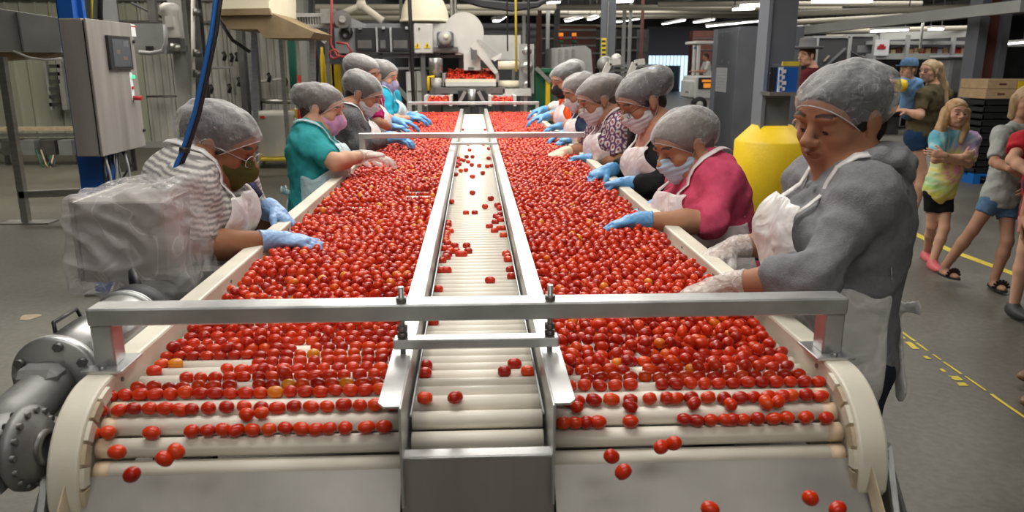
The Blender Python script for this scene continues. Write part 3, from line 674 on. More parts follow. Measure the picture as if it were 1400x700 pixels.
# pan under the rollers
part(MB().box((-XI, YC + .02, BED - .10), (XI, YEND, BED - .07)), 'bed_pan', MATS['m_steel_dark'], conv)
XO = XI + .058; ZT = 1.088
def arc_pts(x, r, a0, a1, n, yc=YC, zc=BED - RR - RC): return [(x, yc - r * math.sin(math.radians(a0 + (a1 - a0) * i / n)), zc + r * math.cos(math.radians(a0 + (a1 - a0) * i / n))) for i in range(n + 1)]
for sx in (-1, 1):
    # white plastic rail: straight length plus rounded end plate
    ro = ZT - (BED - RR - RC)
    top = [(sx * (XI + .008), YEND, ZT)] + arc_pts(sx * (XI + .008), ro, 0, 96, 48) + [(sx * (XI + .008), YC - .11, .86), (sx * (XI + .008), YC + .03, .86), (sx * (XI + .008), YC + .06, 1.0), (sx * (XI + .008), YEND, 1.0)]
    mb = MB().prism(top, (sx * .050, 0, 0)); o = part(mb, 'side_rail', MATS['m_rail'], conv)
    bv = o.modifiers.new('bevel', 'BEVEL'); bv.width = .006; bv.segments = 2; bv.limit_method = 'ANGLE'
    for i in range(6):   # short guide blocks following the curve
        a0, a1 = 8 + i * 15, 8 + i * 15 + 12.5; n = 3
        P0 = arc_pts(0, .128, a0, a1, n); P1 = arc_pts(0, .147, a0, a1, n)[::-1]
        part(MB().prism([(sx * (XI + .001), y, z) for _, y, z in P0 + P1], (sx * .008, 0, 0)), 'guide_block', MATS['m_tan'] if i % 2 else MATS['m_rail'], conv)
    for i in range(9):
        y = 1.32 + i * .32; part(MB().cyl((sx * (XI + .006), y, BED + .018), (sx * (XI + .010), y, BED + .018), .0045, 8), 'bolt', MATS['m_steel_dark'], conv)
    part(MB().box((sx * (XO - .012) if sx > 0 else sx * (XO + .008), YC, .86), (sx * (XO + .008) if sx > 0 else sx * (XO - .012), YEND, 1.03)), 'frame_channel', MATS['m_steel'], conv)
    for y in (1.5, 3.9, 6.3, 8.7): part(MB().box((sx * .60 - .03, y - .03, 0), (sx * .60 + .03, y + .03, .9), .004), 'leg', MATS['m_steel'], conv)
    # middle channel: upright wall and flat flange
    x = sx * .1205
    wall = [(x - .002, YEND + .1, 1.102), (x - .002, 1.10, 1.102), (x - .002, 1.098, .93), (x - .002, 1.2, .90), (x - .002, YEND + .1, .90)]
    part(MB().prism(wall, (.004, 0, 0)), 'channel_wall', MATS['m_alu'], conv)
    f0, f1 = (x, x + sx * .034); a, b_ = min(f0, f1), max(f0, f1)
    fl = [(a, YEND + .1, 1.102), (b_, YEND + .1, 1.102), (b_, 1.115 if sx > 0 else 1.10, 1.102), (b_ - .010, 1.10, 1.102), (a + .010, 1.10, 1.102), (a, 1.10 if sx > 0 else 1.115, 1.102)]
    part(MB().prism(fl, (0, 0, .004)), 'channel_flange', MATS['m_alu'], conv)
    part(MB().tube([(sx * .106, 1.13, 1.075), (sx * .106, YEND, 1.075)], .0022, 6), 'guide_wire', MATS['m_alu'], conv)
# cross bars with posts
def crossbar(y, z0, x, full=True):
    bar = part(MB().box((-x, y - .025, z0), (x, y + .025, z0 + .032), .003), 'crossbar', MATS['m_alu'], conv)
    for sx in (-1, 1):
        p_ = part(MB().box((sx * (x - .019) - .019, y - .019, ZT + .004), (sx * (x - .019) + .019, y + .024, z0), .003), 'crossbar_post', MATS['m_alu'], conv)
        part(MB().box((sx * (x - .022) - .036, y - .045, ZT), (sx * (x - .022) + .036, y + .045, ZT + .006), .001), 'base_plate', MATS['m_alu'], conv)
        for dy in (-1, 1): part(MB().cyl((sx * (x - .022) + .0, y + dy * .035, ZT + .006), (sx * (x - .022), y + dy * .035, ZT + .012), .006, 6), 'bolt', MATS['m_steel'], conv)
crossbar(1.338, 1.170, .683); crossbar(4.75, 1.175, .70); crossbar(8.62, 1.175, .72)
for sx in (-1, 1):
    part(MB().cyl((sx * .134, 1.325, 1.085), (sx * .134, 1.325, 1.232), .0052, 10), 'threaded_rod', MATS['m_steel'], conv)
    for z in (1.204, 1.138, 1.150): part(MB().cyl((sx * .134, 1.325, z), (sx * .134, 1.325, z + .009), .0105, 6), 'nut', MATS['m_steel_dark'], conv)
part(MB().box((-.150, 1.310, 1.118), (.150, 1.340, 1.136), .002), 'clamp_bar', MATS['m_alu'], conv)
for y in (4.95, 5.45): part(MB().box((-.15, y - .012, 1.112), (.15, y + .012, 1.128), .002), 'clamp_bar', MATS['m_alu'], conv)
# discharge chutes at the near end
for sx in (-1, 1):
    a, b_ = sx * .128, sx * (XI + .02)
    poly = [(a, 1.168, .962), (b_, 1.168, .962), (b_ + sx * .03, .84, .60), (a, .84, .60)]
    part(MB().prism(poly, (0, .003, -.003)), 'chute_plate', MATS['m_chute'], conv)
    part(MB().prism([(sx * (XI + .022), 1.175, .985), (sx * (XI + .022), .84, .60), (sx * (XI + .034), .84, .66), (sx * (XI + .026), 1.16, 1.0)], (sx * .002, 0, 0)), 'chute_side', MATS['m_tan'], conv)
part(MB().box((-.124, 1.117, .55), (.124, 1.122, 1.008), .0015), 'chute_front', MATS['m_panel'], conv)
part(MB().box((-.124, 1.116, 1.004), (.124, 1.145, 1.008)), 'chute_lip', MATS['m_alu'], conv)
for sx in (-1, 1): part(MB().box((sx * .122 - .002, 1.122, .55), (sx * .122 + .002, 1.24, 1.006)), 'chute_cheek', MATS['m_steel'], conv)
# bent steel guards standing outside the end plates
for sx, lab in ((-1, 'bent steel corner guard below the gear motor at the left'), (1, 'bent steel corner guard at the near right end of the sorting table')):
    g = thing('corner_guard', lab, 'guard', (sx * .72, 1.1, .0))
    A_ = (sx * .700, 1.165, .975); B_ = (sx * .66, .86, .55); C_ = (sx * .79, .98, .55); D_ = (sx * .80, 1.24, .55)
    part(MB().prism([A_, B_, (sx * .665, .86, .55), (sx * .709, 1.165, .985)], (0, .01, 0)), 'guard_edge', MATS['m_alu'], g)
    part(MB().prism([A_, (sx * .67, .88, .55), (sx * .70, 1.24, .55)], (sx * .002, 0, 0)), 'guard_sheet', MATS['m_steel'], g)
    part(MB().prism([A_, (sx * .70, 1.24, .55), D_], (0, .003, 0)), 'guard_sheet', MATS['m_panel'], g)
    part(MB().beam(A_, C_, .008, .008), 'guard_edge', MATS['m_alu'], g)
    part(MB().beam((sx * .70, 1.24, 0), (sx * .70, 1.24, .97), .03, .03), 'post', MATS['m_steel_dark'], g)

# ------------------------------------------------------------------ tomatoes
def ell_mesh(nu, nv, r=(.5, .5, .5)):
    v = [(r[0], 0, 0)]; f = []
    for i in range(1, nv):
        th = math.pi * i / nv
        for j in range(nu): ph = 2 * math.pi * j / nu; q = math.sin(th) ** .88; v.append((r[0] * math.cos(th), r[1] * q * math.cos(ph), r[2] * q * math.sin(ph)))
    v.append((-r[0], 0, 0)); n = len(v) - 1
    for j in range(nu): f.append((0, 1 + j, 1 + (j + 1) % nu, 1 + (j + 1) % nu)); f.append((n, n - nu + (j + 1) % nu, n - nu + j, n - nu + j))
    for i in range(nv - 2):
        for j in range(nu): a = 1 + i * nu; f.append((a + j, a + nu + j, a + nu + (j + 1) % nu, a + (j + 1) % nu))
    return np.array(v), f
def merged_tomatoes(name, pos, rotz, roty, size, nu, nv, label, group_kind='stuff', mat='m_tomato'):
    v, f = ell_mesh(nu, nv); n = len(v); m = len(pos); tri = np.array([q[:3] for q in f if q[2] == q[3]]); quad = np.array([q for q in f if q[2] != q[3]])
    W = v[None] * size[:, None, :]; cy, sy = np.cos(roty)[:, None], np.sin(roty)[:, None]; x = W[..., 0] * cy + W[..., 2] * sy; z = -W[..., 0] * sy + W[..., 2] * cy; y = W[..., 1]
    cz, sz = np.cos(rotz)[:, None], np.sin(rotz)[:, None]; W = np.stack([x * cz - y * sz, x * sz + y * cz, z], -1) + pos[:, None]; base = V(pos[:, 0].mean(), pos[:, 1].min(), pos[:, 2].min())
    off = (np.arange(m) * n)[:, None, None]; T = (tri[None] + off).reshape(-1); Q = (quad[None] + off).reshape(-1); nt_, nq = m * len(tri), m * len(quad)
    me = bpy.data.meshes.new(name); me.vertices.add(m * n); me.vertices.foreach_set('co', (W - base).reshape(-1).astype(np.float32)); me.loops.add(len(T) + len(Q)); me.loops.foreach_set('vertex_index', np.concatenate([T, Q]).astype(np.int32))
    me.polygons.add(nt_ + nq); me.polygons.foreach_set('loop_start', np.concatenate([np.arange(nt_) * 3, nt_ * 3 + np.arange(nq) * 4]).astype(np.int32)); me.polygons.foreach_set('use_smooth', np.ones(nt_ + nq, bool)); me.update(calc_edges=True)
    o = link(name, me, MATS[mat], None, tuple(base)); return tag(o, label, 'tomatoes', None, group_kind)
# bare patches on the bed, as seen from the photograph (world x, y, half sizes)
GAPS = []
for px0, px1, py in ((225, 300, 505), (250, 340, 492), (185, 240, 517), (350, 430, 381), (300, 392, 391), (430, 505, 288), (545, 592, 262), (425, 470, 296), (540, 585, 271), (345, 395, 402), (470, 520, 282), (1040, 1100, 520), (870, 930, 548), (556, 590, 267)):
    a, c = atz(px0, py, BED + .01), atz(px1, py, BED + .01); GAPS.append((a[0], c[0], a[1], .020 if a[1] < 3 else .04))
def gap(x, y):
    return any(x0 < x < x1 and abs(y - yy) < hh for x0, x1, yy, hh in GAPS)
tom = []   # x, y, z, rotz, roty, len, dia
def tomato(x, y, z, free=False, sz=1.0):
    L_ = rng.uniform(.0245, .0305) * sz; d = rng.uniform(.0205, .0235) * sz
    rz = rng.normal(0, .25) if not free else rng.uniform(-1.3, 1.3); tom.append((x, y, z, rz, rng.normal(0, .12 if not free else .35), L_, d))
for ln in ('left', 'right'):
    x0, x1 = LANES[ln]; k = 0
    while True:
        y = YC + (k + 1) * RP; k += 1
        if y > YEND - .05: break
        t = min(1, max(0, (y - 1.42) / .5)) if ln == 'left' else min(1, max(0, (y - 1.30) / .25))
        p1 = .97 if ln == 'left' or y > 1.3 else .8
        if k == 1: p1 = .97
        x = x0 + .012 + rng.uniform(0, .012)
        while x < x1 - .010:
            if rng.random() < p1 and not gap(x, y): tomato(x, y + rng.normal(0, .002), BED + .003 + rng.normal(0, .0008), sz=1)
            x += rng.uniform(.0245, .0285)
        if t > 0 or (ln == 'left' and y > 1.3):   # fruit riding on the rollers between the rows
            x = x0 + .012 + rng.uniform(0, .02)
            while x < x1 - .010:
                if rng.random() < (.12 + .83 * t if ln == 'left' else .2 + .75 * t) and not gap(x, y + RP / 2): tomato(x, y + RP / 2 + rng.normal(0, .004), BED + .0125 + rng.uniform(0, .004) + .004 * t, True)
                x += rng.uniform(.0255, .031)
        if t > .5:
            x = x0 + .02 + rng.uniform(0, .05)
            while x < x1 - .02:
                if rng.random() < (.22 if y < 3.5 else .35) and not gap(x, y): tomato(x, y + rng.normal(0, .008), BED + .024 + rng.uniform(0, .006), True)
                x += rng.uniform(.03, .06)
# fruit riding in the grooves of the curved end
def groove(j):
    a = j * RP / RC; r = RC + .021; return YC - r * math.sin(a), BED - RR - RC + r * math.cos(a)
def row_px(y, z, pxs):
    for px in pxs: p = at(px, 600, y); w_ = _f[1] * y + _f[2] * (z - CAM_Z); X = ((px - 700) / FPX * (y * _f[1] + (z - CAM_Z) * _f[2]) - y * _r[1]) / (_r[0] - (px - 700) / FPX * _f[0]); tomato(X, y, z + rng.normal(0, .001), sz=1.0)
y, z = groove(0); row_px(y, z, [151 + 20.5 * i for i in range(19)] + [778 + 21 * i for i in range(5)] + [905 + 19.5 * i for i in range(12)])
y, z = groove(1); row_px(y, z, [138, 163, 183, 205, 226, 246, 262, 285, 310, 334, 357, 379, 402, 425, 447, 470, 492, 514, 536] + [778, 790, 812, 835, 838, 862, 888, 912, 925, 945, 968, 990, 1012, 1030, 1050, 1070, 1082, 1102, 1122])
y, z = groove(2); row_px(y, z, [126, 148, 207, 262, 284, 305, 323, 345, 368, 390, 412, 432, 450, 472, 501, 525] + [770, 786, 802, 818, 862, 935, 952, 972, 992, 1002, 1016, 1036, 1058, 1076, 1102, 1130])
for px, py in ((336, 583), (356, 572), (789, 579), (862, 586), (1000, 574), (1066, 566), (1048, 582), (950, 577)): q = at(px, py, YC - .075); tomato(q[0], YC - .065, 1.045 + rng.normal(0, .002), True)
nflat = len(tom)
tom.sort(key=lambda t_: t_[1])
NI = 300
v_, f_ = ell_mesh(20, 14); tm = []
for i in range(3):
    me = bpy.data.meshes.new('tomato'); vv = v_.copy(); r_ = np.random.default_rng(i)
    vv *= 1 + .02 * np.sin(vv[:, [1]] * 9 + i * 2) * np.cos(vv[:, [0]] * 6 + i); dd = np.abs(vv[:, 0]) > .48; vv[dd, 0] *= .95
    me.from_pydata([tuple(p) for p in vv], [], [q if q[2] != q[3] else q[:3] for q in f_]); me.polygons.foreach_set('use_smooth', [True] * len(me.polygons)); me.materials.append(MATS['m_tomato']); tm.append(me)
def tomato_obj(x, y, z, rz, ry, l, d, label, group):
    o = bpy.data.objects.new('tomato', tm[int(rng.integers(3))]); COL.objects.link(o); o.location = (x, y, z); o.rotation_euler = (rng.uniform(0, 6), ry, rz); o.scale = (l, d, d); tag(o, label, 'tomato', group); return o
for t_ in tom[:NI]:
    side = 'left' if t_[0] < 0 else 'right'
    tomato_obj(*t_, 'ripe red grape tomato in the near rows of the %s roller lane' % side, 'tomatoes in the near rows of the %s lane' % side)
rest = np.array(tom[NI:])
for side, sg in (('left', -1), ('right', 1)):
    for nm_, lo_, hi_, nu, nv in (('middle stretch', 0, 3.0, 12, 8), ('far stretch', 3.0, 20, 8, 6)):
        r_ = rest[(rest[:, 0] * sg > 0) & (rest[:, 1] >= lo_) & (rest[:, 1] < hi_)]
        merged_tomatoes('tomatoes', r_[:, :3], r_[:, 3], r_[:, 4], r_[:, [5, 6, 6]], nu, nv, 'dense red layer of grape tomatoes on the %s of the %s roller lane' % (nm_, side))
# picked-out fruit in the middle channel
mid = [(578, 506), (580, 545), (622, 545), (690, 508), (704, 498), (723, 508), (578, 500), (588, 440), (597, 390), (670, 379), (598, 366), (611, 366), (640, 342), (628, 346), (612, 344), (624, 340), (604, 336), (612, 330), (606, 326), (622, 332), (638, 333), (700, 373), (698, 364), (610, 350), (616, 343), (597, 352),
       (692, 345), (697, 350), (695, 354), (601, 316), (608, 312), (612, 306), (606, 302), (616, 313), (604, 322), (613, 338), (637, 290), (649, 289), (663, 282), (671, 271), (646, 263), (611, 275), (619, 238), (628, 224), (640, 221), (646, 214), (638, 214), (623, 216), (625, 222), (630, 218), (619, 227), (637, 232), (630, 233), (646, 241), (660, 236), (642, 205), (668, 203), (668, 216), (672, 226), (666, 227), (628, 177),
       (680, 280), (684, 284), (678, 293), (682, 297), (686, 292), (677, 301), (690, 311), (683, 310), (669, 306), (676, 312), (688, 318), (640, 197), (661, 197), (655, 226), (645, 225), (634, 219), (620, 220), (663, 177), (685, 300), (606, 311), (610, 319), (601, 306), (633, 343), (592, 365)]
for px, py in mid:
    q = atz(px, py, BED + .010); kk = round((q[1] - YC) / RP); yy = YC + kk * RP if q[1] < 3 else q[1]
    xx = min(max(q[0], -.098), .098)
    tomato_obj(xx, yy, BED + .004 if q[1] < 3 else BED + .009, rng.normal(0, .4), 0, rng.uniform(.026, .030), rng.uniform(.022, .024), 'single grape tomato picked out onto the white middle channel', 'tomatoes in the middle channel')
# fruit dropping off the near end
fall = [(160, 618, 1.085), (180, 649, 1.02), (225, 627, 1.07), (241, 617, 1.08), (836, 624, 1.08), (852, 645, 1.05), (904, 611, 1.10), (921, 606, 1.10), (1108, 681, 1.0), (1145, 696, .98), (971, 696, .98)]
for px, py, Y in fall:
    q = at(px, py, Y); tomato_obj(q[0], q[1], q[2], rng.uniform(-1, 1), rng.uniform(-.8, .8), .028, .023, 'grape tomato dropping off the near end over the steel chute', 'tomatoes falling over the chutes')

# ------------------------------------------------------------------ gear motor at the near left end
gm = thing('gear_motor', 'stainless gear motor with a cast gearbox at the near left end of the sorting table', 'motor', (-1.0, 1.35, .7))
q0 = at(82, 512, 1.34); q1 = q0 + V(0, .34, 0); ax = V(0, 1, 0)
R_ = .070
part(MB().lathe(q0, [(0, 0), (R_ * .95, 0), (R_ * .98, .27), (R_ * .9, .285), (R_ * .9, .30)], 40, ax), 'motor_body', MATS['m_steel'], gm)
part(MB().lathe(q0 + ax * .29, [(R_ * .9, 0), (R_ * 1.03, .004), (R_ * 1.03, .055), (R_ * .85, .07), (0, .072)], 32, ax), 'fan_cover', MATS['m_black_rubber'], gm)
for dy in (.275, .285): part(MB().lathe(q0 + ax * dy, [(R_ * .95, 0), (R_ * 1.06, 0), (R_ * 1.06, .004), (R_ * .95, .004)], 32, ax), 'clamp_ring', MATS['m_alu'], gm)
part(MB().lathe(q0 - ax * .018, [(0, 0), (R_ * 1.02, 0), (R_ * 1.10, .004), (R_ * 1.10, .018), (R_, .022)], 40, ax), 'motor_flange', MATS['m_alu'], gm)
sdv = V(1, 0, 0); upv = V(0, 0, 1)
for a in (30, 75, 150, 195, 250, 320): d_ = sdv * math.cos(math.radians(a)) + upv * math.sin(math.radians(a)); c_ = q0 + d_ * R_ * .90 - ax * .028; part(MB().cyl(c_, c_ + ax * .012, .0085, 6), 'bolt', MATS['m_steel_dark'], gm)
hq = q0 + V(-.030, 0, R_ * .9); part(MB().tube([hq + V(0, .06, -.004), hq + V(-.004, .065, .014), hq + V(-.004, .15, .014), hq + V(0, .155, -.004)], .004, 8), 'lifting_handle', MATS['m_black'], gm)
gc = at(48, 612, 1.16); gx = gc[0]; gy, gz = float(gc[1]), float(gc[2])
part(MB().tube([q0 + V(-.01, -.012, -.01), q0 * .75 + V(gx - .05, gy, gz + .02) * .25, q0 * .35 + V(gx - .06, gy, gz + .02) * .65, V(gx - .07, gy, gz + .01)], [.044, .040, .042, .050], 22), 'gear_neck', MATS['m_cast'], gm)
part(MB().box((q0[0] - .045, q0[1] - .075, q0[2] - .03), (q0[0] + .03, q0[1] - .02, q0[2] + .035), .012), 'neck_block', MATS['m_cast'], gm)
part(MB().lathe(V(gx - .12, gy, gz), [(0, 0), (.040, 0), (.055, .010), (.058, .03), (.058, .09), (.05, .1), (0, .102)], 30, (1, 0, 0)), 'gearbox', MATS['m_cast'], gm)
part(MB().lathe(V(gx - .02, gy, gz), [(0, 0), (.064, 0), (.068, .004), (.068, .016), (.056, .020), (.046, .034), (0, .036)], 36, (1, 0, 0)), 'output_flange', MATS['m_cast'], gm)
for a in range(0, 360, 24): y_, z_ = gy + .060 * math.cos(math.radians(a)), gz + .060 * math.sin(math.radians(a)); part(MB().cyl((gx - .024, y_, z_), (gx + .004, y_, z_), .0055, 6), 'bolt', MATS['m_steel_dark'], gm)
for k in range(9): part(MB().box((gx - .115 + k * .011, gy - .064, gz - .045), (gx - .111 + k * .011, gy - .040, gz + .045)), 'cooling_fin', MATS['m_cast'], gm)
part(MB().lathe(V(gx, gy, gz), [(.0, 0), (.030, 0), (.030, .02), (.022, .022), (.022, abs(gx) - .695), (0, abs(gx) - .695)], 20, (1, 0, 0)), 'shaft_hub', MATS['m_steel_dark'], gm)
part(MB().beam((gx + .02, gy + .03, gz - .05), (-.69, gy + .12, gz - .05), .03, .012), 'motor_bracket', MATS['m_steel'], gm)
part(MB().lathe(V(gx - .085, gy - .05, gz + .03), [(0, 0), (.026, 0), (.028, .003), (.028, .010), (0, .012)], 20, (0, -1, .25)), 'sight_cap', MATS['m_black'], gm)
part(MB().tube([q1 + V(0, .02, .06), q1 + V(-.03, .06, .085), q1 + V(-.05, .10, .06), q1 + V(-.06, .12, -.05)], .008, 8), 'motor_cable', MATS['m_wire_dark'], gm)
# ------------------------------------------------------------------ the hall
def fb(mb, x0, y0, x1, y1, Y, dep=.3, ch=0.0):
    """box whose front face spans the given picture rectangle at true depth Y"""
    xm, ym = (x0 + x1) / 2, (y0 + y1) / 2; X0, X1 = at(x0, ym, Y)[0], at(x1, ym, Y)[0]; Z1, Z0 = at(xm, y0, Y)[2], at(xm, y1, Y)[2]
    return mb.box((X0, Y, Z0), (X1, Y + dep, Z1), ch)
def pf(root, name, x0, y0, x1, y1, Y, dep, mat, ch=0.0, lab=None):
    mb = fb(MB(), x0, y0, x1, y1, Y, dep, ch)
    if name in ('leg', 'foot', 'stand', 'tank_foot'):   # reaches the floor
        zm = min(v[2] for v in mb.v); mb.v = [(v[0], v[1], 0.0 if abs(v[2] - zm) < 1e-4 else v[2]) for v in mb.v]
    o = part(mb, name, MATS[mat], root)
    if lab: o['label'] = lab
    return o
def pt(root, name, pts, r, mat, n=8):   # tube through (px, py, Y) points
    return part(MB().tube([at(*p) for p in pts], r, n), name, MATS[mat], root)
def pbm(root, name, a, b_, w_, h_, mat): return part(MB().beam(at(*a), at(*b_), w_, h_), name, MATS[mat], root)
def pp(root, name, pts, Y, dep, mat): return part(MB().prism([at(x, y, Y) for x, y in pts], (0, dep, 0)), name, MATS[mat], root)
def st(mb, name, mat, root=None):
    if root is None: return solid(mb, name, None, None, MATS[mat], kind='structure')
    return part(mb, name, MATS[mat], root)
def T(name, label, cat, px, py, Y, group=None, z=0.0):
    p = at(px, py, Y); return thing(name, label, cat, (p[0], Y, z), 0, group)

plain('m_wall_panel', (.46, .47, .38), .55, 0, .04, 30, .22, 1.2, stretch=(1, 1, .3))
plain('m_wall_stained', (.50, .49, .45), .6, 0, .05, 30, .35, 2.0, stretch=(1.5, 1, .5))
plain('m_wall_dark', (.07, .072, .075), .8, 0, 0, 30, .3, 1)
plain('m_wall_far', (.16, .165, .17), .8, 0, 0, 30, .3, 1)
plain('m_ceiling', (.24, .24, .22), .8, 0, 0, 30, .25, .8)
plain('m_beam', (.50, .50, .48), .6, 0, 0, 30, .15, 2)
plain('m_pipe', (.66, .61, .50), .5)
plain('m_lilac', (.20, .205, .27), .6)
# walls; the near left one is clad with ribbed panels built one by one
YW = 15.6; XR = -3.05
r0 = thing('wall_back_left', None, None, (-6.5, YW, 0)); del_ = r0.pop('label', None); r0['kind'] = 'structure'
part(MB().box((-14, YW + .05, 0), (XR, YW + .15, 4.3)), 'wall_core', MATS['m_wall_dark'], r0)
x = -14.0; i = 0
while x < XR - .1:
    w_ = .545; mb = MB(); mt = 'm_wall_panel' if x < -6.4 else 'm_wall_stained'
    mb.box((x + .006, YW + .01, .12), (x + w_ - .006, YW + .05, 4.2))
    for k in ((.0, .5) if x < -6.4 else (.0, .25, .5, .75)): mb.prism([(x + k * w_ + .01, YW + .01, .12), (x + k * w_ + .03, YW - .03, .12), (x + k * w_ + .06, YW - .03, .12), (x + k * w_ + .08, YW + .01, .12)], (0, 0, 4.08))
    part(mb, 'wall_panel', MATS[mt], r0); x += w_
part(MB().box((-14, YW - .06, 0), (XR, YW + .04, .12)), 'wall_kerb', MATS['m_grey_light'], r0)
for z in (2.35, 2.75, 3.5): part(MB().box((-14, YW - .10, z), (XR, YW - .03, z + .05)), 'girt', MATS['m_steel_dark'], r0)
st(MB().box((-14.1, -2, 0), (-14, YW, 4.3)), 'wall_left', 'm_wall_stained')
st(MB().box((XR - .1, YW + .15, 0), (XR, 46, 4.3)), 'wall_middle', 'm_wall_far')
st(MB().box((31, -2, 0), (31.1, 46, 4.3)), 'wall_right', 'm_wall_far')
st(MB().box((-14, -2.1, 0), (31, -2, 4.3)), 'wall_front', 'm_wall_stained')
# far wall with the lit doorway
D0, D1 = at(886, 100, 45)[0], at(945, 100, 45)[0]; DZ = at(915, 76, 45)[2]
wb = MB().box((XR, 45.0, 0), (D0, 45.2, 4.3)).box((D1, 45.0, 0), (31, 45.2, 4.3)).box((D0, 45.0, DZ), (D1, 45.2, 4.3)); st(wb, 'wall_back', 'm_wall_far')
dr = thing('door_1', None, None, ((D0 + D1) / 2, 45, 0)); dr['kind'] = 'structure'
part(MB().box((D0 - .25, 44.6, DZ), (D1 + .6, 45, 3.45)), 'door_hood', MATS['m_lilac'], dr)
part(MB().box((D0 - .3, 44.5, 3.45), (D1 + .8, 45, 3.6)), 'door_hood_cap', MATS['m_grey_mid'], dr)
n = 12; wS = (D1 - D0) / n
for k in range(n):
    if k in (0, 1, 9, 10, 11): part(MB().box((D0 + k * wS + .02, 45.05, .0), (D0 + (k + 1) * wS - .02, 45.07, DZ)), 'curtain_strip', MATS['m_daylight'], dr)
    else: part(MB().box((D0 + k * wS + .02, 45.05, DZ - .55), (D0 + (k + 1) * wS - .02, 45.07, DZ)), 'curtain_strip', MATS['m_daylight'], dr)
part(MB().box((D0 + .3, 45.4, 0), (D1 - .6, 46.2, DZ - .5)), 'loading_bay', MATS['m_dark_gap'], dr)
part(MB().box((D0 + 1.4, 45.2, .5), (D1 - .9, 45.3, 1.1)), 'bay_sheet', MATS['m_green'], dr)
for xx in (D0 - .35, D1 + .1): part(MB().box((xx, 44.8, 0), (xx + .22, 45, DZ)), 'door_frame', MATS['m_yellow_dull'] if xx < D0 else MATS['m_grey_paint'], dr)
# ceiling: ribbed deck, purlins, girders and pipes
ce = thing('ceiling', None, None, (8, 20, 4.25)); ce['kind'] = 'structure'
part(MB().box((-14, -2, 4.3), (31, 46, 4.4)), 'roof_deck', MATS['m_ceiling'], ce)
for y in np.arange(9, 45, 1.5): part(MB().box((XR if y > YW else -14, y, 4.10), (31, y + .07, 4.3)), 'purlin', MATS['m_beam'], ce)
for xx in (-10, -4, 2, 8, 14, 20, 26): part(MB().box((xx, -1.9, 3.86), (xx + .16, 44.9, 4.12)), 'girder', MATS['m_beam'], ce)
for a_, b_ in (((640, 12, 24), (1160, 12, 24)), ((560, 9.5, 20), (1150, 9.5, 20)), ((640, 17, 28), (1100, 17, 28)), ((390, 10, 14), (760, 10, 14)), ((400, 17, 14.4), (735, 17, 14.4)), ((870, 24, 32), (1130, 21, 32)), ((900, 6, 17), (1260, 5, 17)), ((1120, 43, 20), (1330, 38, 18)), ((1130, 50, 21), (1340, 46, 19)), ((1090, 18, 15), (1330, 10, 13)), ((1090, 30, 18), (1240, 22, 16)), ((760, 22, 30), (1040, 21, 30)), ((700, 34, 34), (880, 36, 34)), ((1240, 56, 22), (1340, 54, 20)), ((410, 24, 15), (600, 25, 15))):
    part(MB().tube([at(*a_), at(*b_)], .055, 10), 'roof_pipe', MATS['m_pipe'], ce)
for a_, b_, w_ in (((1095, 42, 15), (1400, 8, 10.5), .13), ((1090, 55, 22), (1330, 45, 18), .15), ((1100, 63, 25), (1400, 60, 22), .12)): part(MB().beam(at(*a_), at(*b_), w_, w_ * 1.2), 'girder', MATS['m_beam'], ce)
# fluorescent lights
def lamp(px0, py0, px1, py1, Y0, Y1, lab):
    a_, b_ = at(px0, py0, Y0), at(px1, py1, Y1); c = (a_ + b_) / 2; r = thing('ceiling_light', lab, 'light', tuple(c))
    part(MB().beam(a_ + V(0, 0, .05), b_ + V(0, 0, .05), .22, .05), 'light_housing', MATS['m_white_paint'], r); part(MB().beam(a_, b_, .14, .035), 'tube', MATS['m_lamp'], r)
    for p in (a_, b_): part(MB().tube([tuple(p + (c - p) * .1 + V(0, 0, .07)), (float(p[0] + (c[0] - p[0]) * .1), float(p[1] + (c[1] - p[1]) * .1), 4.3)], .01, 5), 'hanger', MATS['m_steel_dark'], r)
for i, (a0, b0, a1, b1, Y0, Y1, lab) in enumerate([
    (678, 29, 690, 22, 18, 21, 'short bright strip light beyond the round grey plate'), (775, 29, 800, 22, 26, 32, 'bright strip light left of the tall grey column'), (806, 27, 816, 23, 26, 28, 'faint strip light end just left of the tall grey column'),
    (845, 30, 872, 26, 30, 33, 'strip light right of the tall grey column'), (907, 33, 935, 28, 34, 37, 'strip light above the doorway hood'), (950, 31, 975, 27, 34, 37, 'second strip light above the doorway hood'), (968, 36, 1048, 28, 24, 26, 'long bright strip light over the grey cabinet'),
    (1013, 8, 1050, 7, 14, 14, 'strip light high beside the grey post above the cabinet'), (1003, 13, 1030, 12, 15, 15, 'second strip light row above the cabinet'), (1088, 39, 1096, 38.5, 20, 20, 'small light right of the grey post'), (1100, 38, 1106, 38, 21, 21, 'small lamp left of the hat man'),
    (1140, 35, 1154, 35, 22, 22, 'small strip light over the hat man'), (1238, 28, 1302, 24, 14, 14, 'long row light hung in front of the racks by a white rod'), (1192, 43, 1240, 41, 17, 17, 'strip light over the red poster'), (1271, 40, 1288, 40, 18, 18, 'small strip light right of the white rod'),
    (1376, 60, 1400, 58, 20, 20, 'strip light at the right edge behind the red column'), (1385, 16, 1400, 15, 13, 13, 'strip light at the right edge above the red column'), (1112, 2, 1190, 1.5, 12, 12, 'bright strip light at the very top above the hat man'), (839, 2.5, 865, 1.5, 16, 16, 'bright strip light touching the top edge by the grey column'), (752, 4, 762, 3, 17, 18, 'light at the top left of the grey column')]):
    lamp(a0, b0, a1, b1, Y0, Y1, lab)

